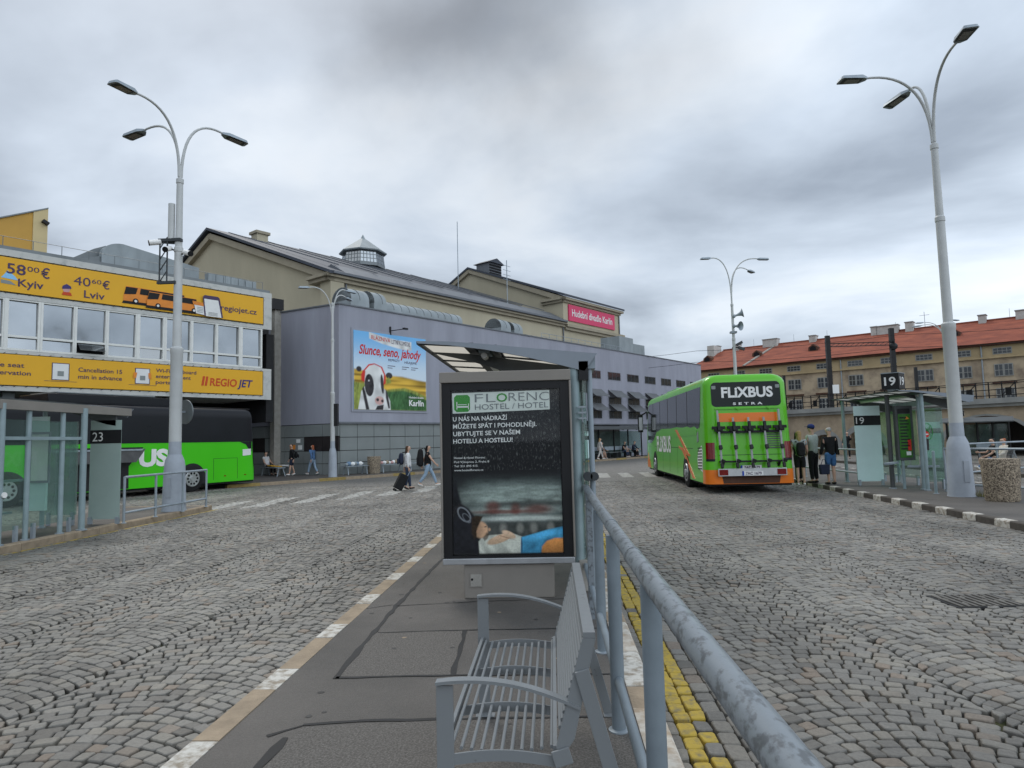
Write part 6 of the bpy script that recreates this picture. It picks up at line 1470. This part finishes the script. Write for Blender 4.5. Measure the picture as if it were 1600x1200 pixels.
m = MB(); m.text('US', (5.28, hw2(1.2) + .010, 1.10), Vector((-1, 0, 0)), Z, 'white_paint', h=.60, w=1.15, bold=.05, lift=.004); m.build('lettering', B, smooth=0)
for a in ((2.15, .40, .60, 1.35),):
    for (x0, z0, x1, z1) in ((2.13, .40, 2.145, 1.25), (.98, .40, .995, 1.25)): side_panel(B, 'hatch_seam', hw2, 1, [(x0, z0), (x1, z0), (x1, z1), (x0, z1)], 'matt_black', .003)
    side_panel(B, 'hatch_seam', hw2, 1, [(.98, 1.25), (2.145, 1.25), (2.145, 1.262), (.98, 1.262)], 'matt_black', .003)
for x in (.55, 1.55): side_panel(B, 'reflector', hw2, 1, [(x, .52), (x + .1, .52), (x + .1, .56), (x, .56)], 'tail_red', .006)
side_panel(B, 'side_plate', hw2, 1, [(.30, 1.36), (.72, 1.33), (.72, 1.60), (.30, 1.62)], 'plate_white', .010)
for z, x in ((3.0, 3.9),): side_panel(B, 'window_sticker', hw2, 1, [(x, 2.85), (x + .16, 2.85), (x + .16, 3.0), (x, 3.0)], 'panel_grey', .004, None, .010)
m = ring2([.55, .9, 1.25], .012, list(range(7, 12)), 'tail_red'); m.build('tail_lamp', B, smooth=50)
for x in (3.1, 9.5):
    for s in (-1, 1): wheel(B, x, s, hw2, .52)
# ------------------------------------------------------------------ people
mat('skin', (.52, .33, .24), .55, 0, .06, 8); mat('skin_dark', (.30, .18, .12), .55, 0, .08, 8)
for nm_, c_ in (('hair_brown', (.075, .042, .024)), ('hair_black', (.012, .011, .011)), ('hair_blond', (.36, .24, .11)), ('hair_red', (.34, .10, .045)), ('hair_grey', (.42, .41, .39))): mat(nm_, c_, .6, 0, .25, 20)
for nm_, c_ in (('cloth_white', (.62, .62, .62)), ('cloth_black', (.014, .014, .015)), ('cloth_navy', (.022, .028, .05)), ('denim_light', (.27, .36, .46)), ('denim_dark', (.035, .05, .085)), ('denim_blue', (.085, .16, .30)), ('cloth_grey', (.30, .32, .31)), ('cloth_pale', (.52, .48, .45)), ('short_blue', (.05, .13, .28)), ('cap_blue', (.02, .035, .14)), ('cloth_cream', (.6, .55, .47)), ('cloth_sage', (.36, .40, .37))): mat(nm_, c_, .85, 0, .15, 12, .2, 30)
mat('shoe_white', (.66, .65, .62), .6, 0, .05); mat('shoe_black', (.016, .016, .016), .6, 0, .1)
def skin_obj(name, chains, mt, parent, sub=1):
    """one continuous surface grown over connected joints; chains: list of [(point, radius)...] where a point equal to an earlier one joins there"""
    vs = []; rs = []; es = []; look = {}
    def vid(p, r_):
        k = tuple(round(c, 4) for c in p)
        if k not in look: look[k] = len(vs); vs.append(p); rs.append(r_)
        return look[k]
    for ch in chains:
        ids = [vid(p, r_) for p, r_ in ch]
        es += [(a, b) for a, b in zip(ids, ids[1:]) if a != b]
    me = bpy.data.meshes.new(name); me.from_pydata(vs, es, []); me.materials.append(MATS[mt])
    o = bpy.data.objects.new(name, me); COL.objects.link(o); o.parent = parent
    sk = o.modifiers.new('skin', 'SKIN'); sk.use_smooth_shade = True
    lay = me.skin_vertices[0].data if me.skin_vertices else None
    for i, r_ in enumerate(rs):
        rr = r_ if isinstance(r_, tuple) else (r_, r_)
        lay[i].radius = rr
    lay[0].use_root = True
    sb = o.modifiers.new('subdivision', 'SUBSURF'); sb.levels = sub; sb.render_levels = sub
    return o
def lerp(a, b, t): return tuple(x + (y - x) * t for x, y in zip(a, b))
def person(label, loc, face, h=1.72, stride=0., arms=(0., 0.), elbow=(.3, .3), top='cloth_white', sleeve=1., legs='denim_dark', leglen=1., shoes='shoe_white', hair='hair_brown', longhair=0., cap=None, sit=False, skin='skin', lean=0., headpitch=0., group='people at the bus station', leanback=0., out=(.16, .16), skirt=None, legout=0.):
    """facing +x before rotation; stride = half step length, arms swing angles (right, left) from hanging, forward positive"""
    o = thing('person', label, 'person', loc, face, group); s = h / 1.72
    hipz = .90 * s if not sit else .50
    if stride: hipz -= .5 * stride * stride * .55
    S = lambda *p: tuple(p)
    pel = (0, 0, hipz); bx = math.sin(lean - leanback); 
    sp1 = (bx * .17 * s, 0, hipz + .17 * s); chest = (bx * .38 * s, 0, hipz + .38 * s); nb = (bx * .53 * s, 0, hipz + .545 * s); nt_ = (bx * .60 * s + .012, 0, hipz + .62 * s)
    hc = (nt_[0] + .022 * s, 0, hipz + .705 * s); ht = (nt_[0] + .01 * s, 0, hipz + .79 * s)
    body = [[(pel, (.105 * s, .08 * s)), (sp1, (.09 * s, .07 * s)), (chest, (.11 * s, .08 * s)), (nb, .055 * s), (nt_, .05 * s), (hc, (.088 * s, .098 * s)), (ht, (.07 * s, .075 * s))],
            [(hc, .09 * s), ((hc[0] + .102 * s, 0, hc[2] - .012 * s), .016 * s)], [(hc, .09 * s), ((hc[0] + .01, .088 * s, hc[2]), .014 * s)], [(hc, .09 * s), ((hc[0] + .01, -.088 * s, hc[2]), .014 * s)]]
    shirt = [[((0, 0, hipz - .06 * s), (.165 * s, .138 * s)), (lerp(pel, sp1, .45), (.160 * s, .130 * s)), (sp1, (.152 * s, .122 * s)), (chest, (.172 * s, .128 * s)), (lerp(chest, nb, .82), (.085 * s, .08 * s))]]
    hands = []
    for i, sd in enumerate((-1, 1)):
        sh = (chest[0] + bx * .1, sd * .185 * s, hipz + .475 * s); a = arms[i]; e_ = elbow[i]; ob_ = out[i]
        el = (sh[0] + .28 * s * math.sin(a), sh[1] + sd * ob_ * .28 * s, sh[2] - .28 * s * math.cos(a)); wr = (el[0] + .245 * s * math.sin(a + e_), el[1] + sd * ob_ * .1 * s, el[2] - .245 * s * math.cos(a + e_))
        body.append([(chest, .11 * s), (sh, .050 * s), (lerp(sh, el, .5), .048 * s), (el, .042 * s), (lerp(el, wr, .35), .04 * s), (wr, .027 * s)])
        dv = Vector((math.sin(a + e_ + .15), 0, -math.cos(a + e_ + .15))); w_ = Vector(wr); pm = w_ + dv * .055 * s; fwd = Vector((math.cos(a + e_), 0, math.sin(a + e_)))
        body.append([(wr, .027 * s), (tuple(pm), (.036 * s, .018 * s))])
        for f_, (fo, fl_) in enumerate(((-.030, .060), (-.010, .072), (.011, .068), (.030, .054))):
            b_ = pm + fwd * fo * s + dv * .030 * s; cu = b_ + dv * fl_ * .55 * s - Vector((0, sd * .008, 0)); tp = cu + dv * fl_ * .45 * s - Vector((0, sd * .02, 0)) * s
            body.append([(tuple(pm), .03 * s), (tuple(b_), .010 * s), (tuple(cu), .0092 * s), (tuple(tp), .0075 * s)])
        th_ = pm + fwd * .04 * s - dv * .012 * s; body.append([(tuple(pm), .03 * s), (tuple(th_), .011 * s), (tuple(th_ + fwd * .022 * s + dv * .03 * s), .009 * s)])
        if sleeve > .0:
            pts = [(chest, .16 * s), (sh, .084 * s), (lerp(sh, el, .5), .066 * s)]
            if sleeve > .6: pts += [(el, .058 * s), (lerp(el, wr, .5), .052 * s), (lerp(el, wr, .9), .043 * s)]
            shirt.append(pts)
        hands.append(wr)
    pants = [[(lerp(pel, sp1, .55), (.142 * s, .112 * s)), (pel, (.15 * s, .122 * s))]]; shoe = []
    for sd in (-1, 1):
        hp_ = (0, sd * .09 * s, hipz - .04 * s)
        if sit:
            kn = (.43 * s, sd * (.10 + legout) * s, hipz + .03); an = (.45 * s + (.10 if sit == 'out' else 0.) + (.05 if sd > 0 else -.04), sd * (.10 + legout) * s, .09); to = (an[0] + .17 * s, an[1], .045)
            if sit == 'out': an = (.80 * s, sd * .07, .16); to = (.90 * s, sd * .09, .28)
        else:
            ph = stride * sd
            if abs(stride) > .05:
                if ph > 0: kn = (ph * .62, hp_[1] * .9, .50 * s); an = (ph, hp_[1] * .8, .10 * s); to = (ph + .18 * s, hp_[1] * .85, .085 * s)
                else: kn = (ph * .30, hp_[1] * .9, .48 * s); an = (ph * 1.0, hp_[1] * .8, .155 * s); to = (ph + .15 * s, hp_[1] * .85, .045 * s)
            else: kn = (.02, hp_[1], .49 * s); an = (-.01, hp_[1], .085 * s); to = (.17 * s, hp_[1] * 1.2, .04)
        calf = lerp(kn, an, .33); low = lerp(kn, an, .75)
        body.append([(pel, .105 * s), (hp_, .075 * s), (lerp(hp_, kn, .5), .070 * s), (kn, .055 * s), (calf, .056 * s), (low, .038 * s), (an, .036 * s), (lerp(an, to, .55), (.034 * s, .03 * s)), (to, (.030 * s, .02 * s))])
        pts = [(pel, .14 * s), (hp_, .104 * s), (lerp(hp_, kn, .5), .092 * s)]
        if leglen >= .45: pts.append((lerp(hp_, kn, .92), .080 * s if leglen < .6 else .072 * s))
        if leglen > .6: pts += [(calf, .070 * s), (low, .058 * s), (lerp(kn, an, .93), .058 * s)]
        pants.append(pts); hl = (an[0] - .055 * s, an[1], max(.05, an[2] - .035))
        shoe.append([(hl, (.042 * s, .04 * s)), (lerp(hl, to, .55), (.045 * s, .042 * s)), (to, (.036 * s, .03 * s))])
    skin_obj('body', body, skin, o, 1)
    skin_obj('top', shirt, top, o, 1)
    skin_obj('trousers' if leglen > .6 else 'shorts', pants, legs, o, 1)
    for c in shoe: skin_obj('shoe', [c], shoes, o, 1)
    hb = (hc[0] - .028 * s, 0, hc[2] + .035 * s); hr_ = [[((hc[0] - .055 * s, 0, hc[2] - .03 * s), (.075 * s, .06 * s)), (hb, (.098 * s, .092 * s)), ((ht[0] + .012 * s, 0, ht[2] + .008 * s), (.078 * s, .08 * s))]]
    if longhair: hr_[0].insert(0, ((hc[0] - .085 * s, .0, hc[2] - (.12 + .12 * longhair) * s), (.07 * s, .045 * s))); hr_[0].insert(0, ((hc[0] - .10 * s, .0, hc[2] - (.16 + .24 * longhair) * s), (.05 * s, .035 * s)))
    skin_obj('hair', hr_, hair, o, 1)
    m = MB()
    for sd in (-1, 1): m.ball((hc[0] + .085 * s, sd * .034 * s, hc[2] + .02 * s), .012 * s, .014 * s, .009 * s, 'hair_black', 8, 6)
    m.ball((hc[0] + .088 * s, 0, hc[2] - .052 * s), .010 * s, .026 * s, .007 * s, 'print_pink', 8, 6); m.build('face', o)
    if cap:
        m = MB(); m.ball((ht[0] - .0, 0, ht[2] - .015 * s), .112 * s, .105 * s, .085 * s, cap, 14, 8); m.prism([(.06 * s, -.08 * s), (.19 * s, -.06 * s), (.21 * s, 0), (.19 * s, .06 * s), (.06 * s, .08 * s)], (ht[0], 0, ht[2] - .02 * s), X, Y, Z, .012, cap); m.build('cap', o)
    if skirt:
        m = MB(); m.lathe((0, 0, 0), [(.27 * s, skirt), (.2 * s, hipz - .05), (.15 * s, hipz + .12)], legs, 16); m.build('skirt', o)
    return o, hands
def backpack(label, owner, x, z, mt, hh=.46, ww=.30, dd=.20):
    o = thing('backpack', label, 'backpack', owner.location, owner.rotation_euler.z, 'backpacks carried by travellers')
    skin = skin_obj('bag', [[((x, 0, z - hh / 2), (ww * .46, dd * .46)), ((x - .02, 0, z), (ww * .5, dd * .55)), ((x + .0, 0, z + hh / 2), (ww * .38, dd * .36))]], mt, o, 2)
    m = MB()
    for sd in (-1, 1): m.tube([(x + .05, sd * .10, z + hh / 2), (x + .16, sd * .12, z + hh / 2 + .02), (x + .27, sd * .13, z + .05), (x + .14, sd * .15, z - hh / 2 + .05)], .018, 'cloth_black', 6)
    m.build('strap', o)
    m = MB(); m.box(x - .155, x - .10, -ww * .3, ww * .3, z - hh * .4, z + .02, mt); m.build('pocket', o, bevel=.02); return o
p1, _h = person('person in white top and dark jeans pulling a black suitcase', (-5.28, 24.3, 0), R(22), 1.62, .10, (-.15, -.25), (.3, .15), 'cloth_white', 1, 'denim_dark', 1, 'shoe_black', 'hair_brown', .75)
backpack('dark grey backpack on the person pulling the suitcase', p1, -.22, 1.13, 'cloth_navy')
sc_ = thing('suitcase', 'black wheeled suitcase tilted on the crossing behind the walker', 'suitcase', (-5.62, 24.05, 0), R(22))
m = MB(); rt = Matrix.Rotation(R(28), 3, 'Y'); m.box(-.15, .15, -.2, .2, .07, .64, 'cloth_black', rt, (0, 0, .05)); m.build('case', sc_, bevel=.03)
m = MB(); a = rt @ Vector((.08, -.12, .6)); b = rt @ Vector((.08, -.12, .95)); a2 = rt @ Vector((.08, .12, .6)); b2_ = rt @ Vector((.08, .12, .95)); m.tube([a, b, b2_, a2], .012, 'galv', 6); m.build('handle', sc_)
for sd in (-.17, .17): m = MB(); m.cyl((-.08, sd, .045), Y, .045, .035, 'black', 12); m.build('wheel', sc_)
p2, _h = person('person in black shirt and light jeans striding with a tall backpack', (-4.86, 26.0, 0), R(15), 1.64, .34, (.55, -.5), (.15, .2), 'cloth_black', .4, 'denim_light', 1, 'shoe_white', 'hair_black', .15)
backpack('tall black travel backpack on the striding person', p2, -.27, 1.12, 'cloth_black', .72, .32, .26)
p3, _h = person('person in black jacket and dark shorts before the tiled wall', (-13.75, 34.9, .126), R(-150), 1.68, .14, (.1, -.2), (.2, .2), 'cloth_black', 1, 'cloth_navy', .5, 'shoe_white', 'hair_brown', 0.)
backpack('black shoulder bag carried by the person in dark shorts', p3, -.2, 1.1, 'cloth_black', .40, .3, .18)
p4, _h = person('person in denim jacket and pale leggings walking left of the kerb lamp', (-12.75, 35.25, .126), R(160), 1.62, .26, (.3, -.3), (.6, .3), 'denim_blue', 1, 'denim_light', 1, 'shoe_white', 'hair_red', .2)
pb = lf @ (ev * 4.6 + en * .6 + Z * .126)
p5, _h = person('person in white shirt and black trousers seated behind the coach', pb, R(-22), 1.66, 0, (.4, .5), (.6, .5), 'cloth_white', .4, 'cloth_black', 1, 'shoe_black', 'hair_black', 0., None, True, leanback=.25)
p6, _h = person('pale dressed person walking past the far dark shelter', lf @ Vector((21.8, -2.3, .126)), R(20), 1.62, .24, (.2, -.3), (.3, .3), 'cloth_pale', 1, 'cloth_pale', 1, 'shoe_white', 'hair_blond', .2)
person('dark dressed person seated just behind the pale walker', lf @ Vector((23.2, -1.4, .126)), AZ - R(90), 1.66, 0, (.5, .5), (.7, .7), 'cloth_black', 1, 'cloth_grey', .5, 'shoe_white', 'hair_black', 0, None, True, lean=.3)
person('person in white shoes seated in the far dark shelter', lf @ Vector((26.7, -1.4, .126)), AZ - R(90), 1.68, 0, (.5, .5), (.7, .7), 'cloth_black', .4, 'denim_dark', 1, 'shoe_white', 'hair_brown', 0, None, True, lean=.3)
person('person in black seated at the right end of the far shelter', lf @ Vector((28.3, -1.4, .126)), AZ - R(90), 1.68, 0, (.5, .5), (.7, .7), 'cloth_navy', 1, 'cloth_black', 1, 'shoe_black', 'hair_black', 0, None, True, lean=.3)
q1, _h = person('fair haired person in grey top at the corner of the coach', (7.55, 21.2, .126), R(80), 1.68, 0, (.2, .3), (.8, .5), 'cloth_grey', .4, 'cloth_black', .5, 'shoe_white', 'hair_blond', .6)
backpack('grey backpack on the fair haired person by the coach', q1, -.2, 1.10, 'cloth_black')
q2, _h = person('tall person in blue cap and pale shirt queuing by the coach', (8.25, 22.0, .126), R(120), 1.84, 0, (.6, .2), (1.2, .3), 'cloth_sage', .4, 'cloth_black', 1, 'shoe_black', 'hair_brown', 0, 'cap_blue')
q3, _h = person('grey haired person in black jacket and blue shorts at the queue end', (8.5, 21.3, .126), R(100), 1.76, 0, (.1, .1), (.2, .3), 'cloth_black', 1, 'short_blue', .5, 'shoe_black', 'hair_grey', 0)
q4, _h = person('dark haired person reading white paper amid the coach queue', (7.95, 22.5, .126), R(-60), 1.66, 0, (.7, .7), (1.2, 1.2), 'cloth_navy', 1, 'cloth_black', 1, 'shoe_black', 'hair_black', .3)
o = thing('paper_sheet', 'white sheet of paper held up in the coach queue', 'paper', (8.1, 22.06, 1.30), R(30)); m = MB(); m.box(-.12, .12, -.003, .003, -.09, .09, 'white_print', Matrix.Rotation(.5, 3, 'X')); m.build('sheet', o, smooth=0)
o = thing('shopping_bag', 'dark bag hanging from the hand of the person in blue shorts', 'bag', (8.26, 21.2, .60), R(10)); m = MB(); m.prism([(-.14, 0), (.14, 0), (.16, .3), (-.16, .3)], (0, -.06, -.15), X, Z, Y, .12, 'cloth_navy'); m.build('bag', o, bevel=.02)
m = MB(); m.tube([(-.1, 0, .15), (-.04, 0, .3), (.04, 0, .3), (.1, 0, .15)], .01, 'cloth_navy', 6); m.build('handle', o)
person('dark figure standing in front of the viaduct arch mouth', (19.3, 45.5, 0), R(-120), 1.78, 0, (.3, .8), (.5, 1.5), 'cloth_black', 1, 'cloth_black', 1, 'shoe_black', 'hair_black', .2)
bench_at('grey bench far right where two people sit', (16.95, 26.0, .12), R(-12), 1.7)
def on_bench(l): M_ = Matrix.Translation((16.95, 26.0, .12)) @ Matrix.Rotation(R(-12), 4, 'Z'); return M_ @ Vector((-.24, l, -.06))
person('red haired person in cream top and blue jeans lounging on the far bench', on_bench(.35), R(168), 1.7, 0, (.2, .5), (1.9, .6), 'cloth_cream', 1, 'denim_blue', 1, 'shoe_white', 'hair_red', 0., None, 'out', leanback=.2)
person('person in black with bare legs sitting on the far bench', on_bench(1.1), R(168), 1.68, 0, (.6, .5), (1.0, .6), 'cloth_black', .4, 'cloth_black', .5, 'shoe_white', 'hair_black', 0., None, True, leanback=.05)
print('objects', len(bpy.data.objects))
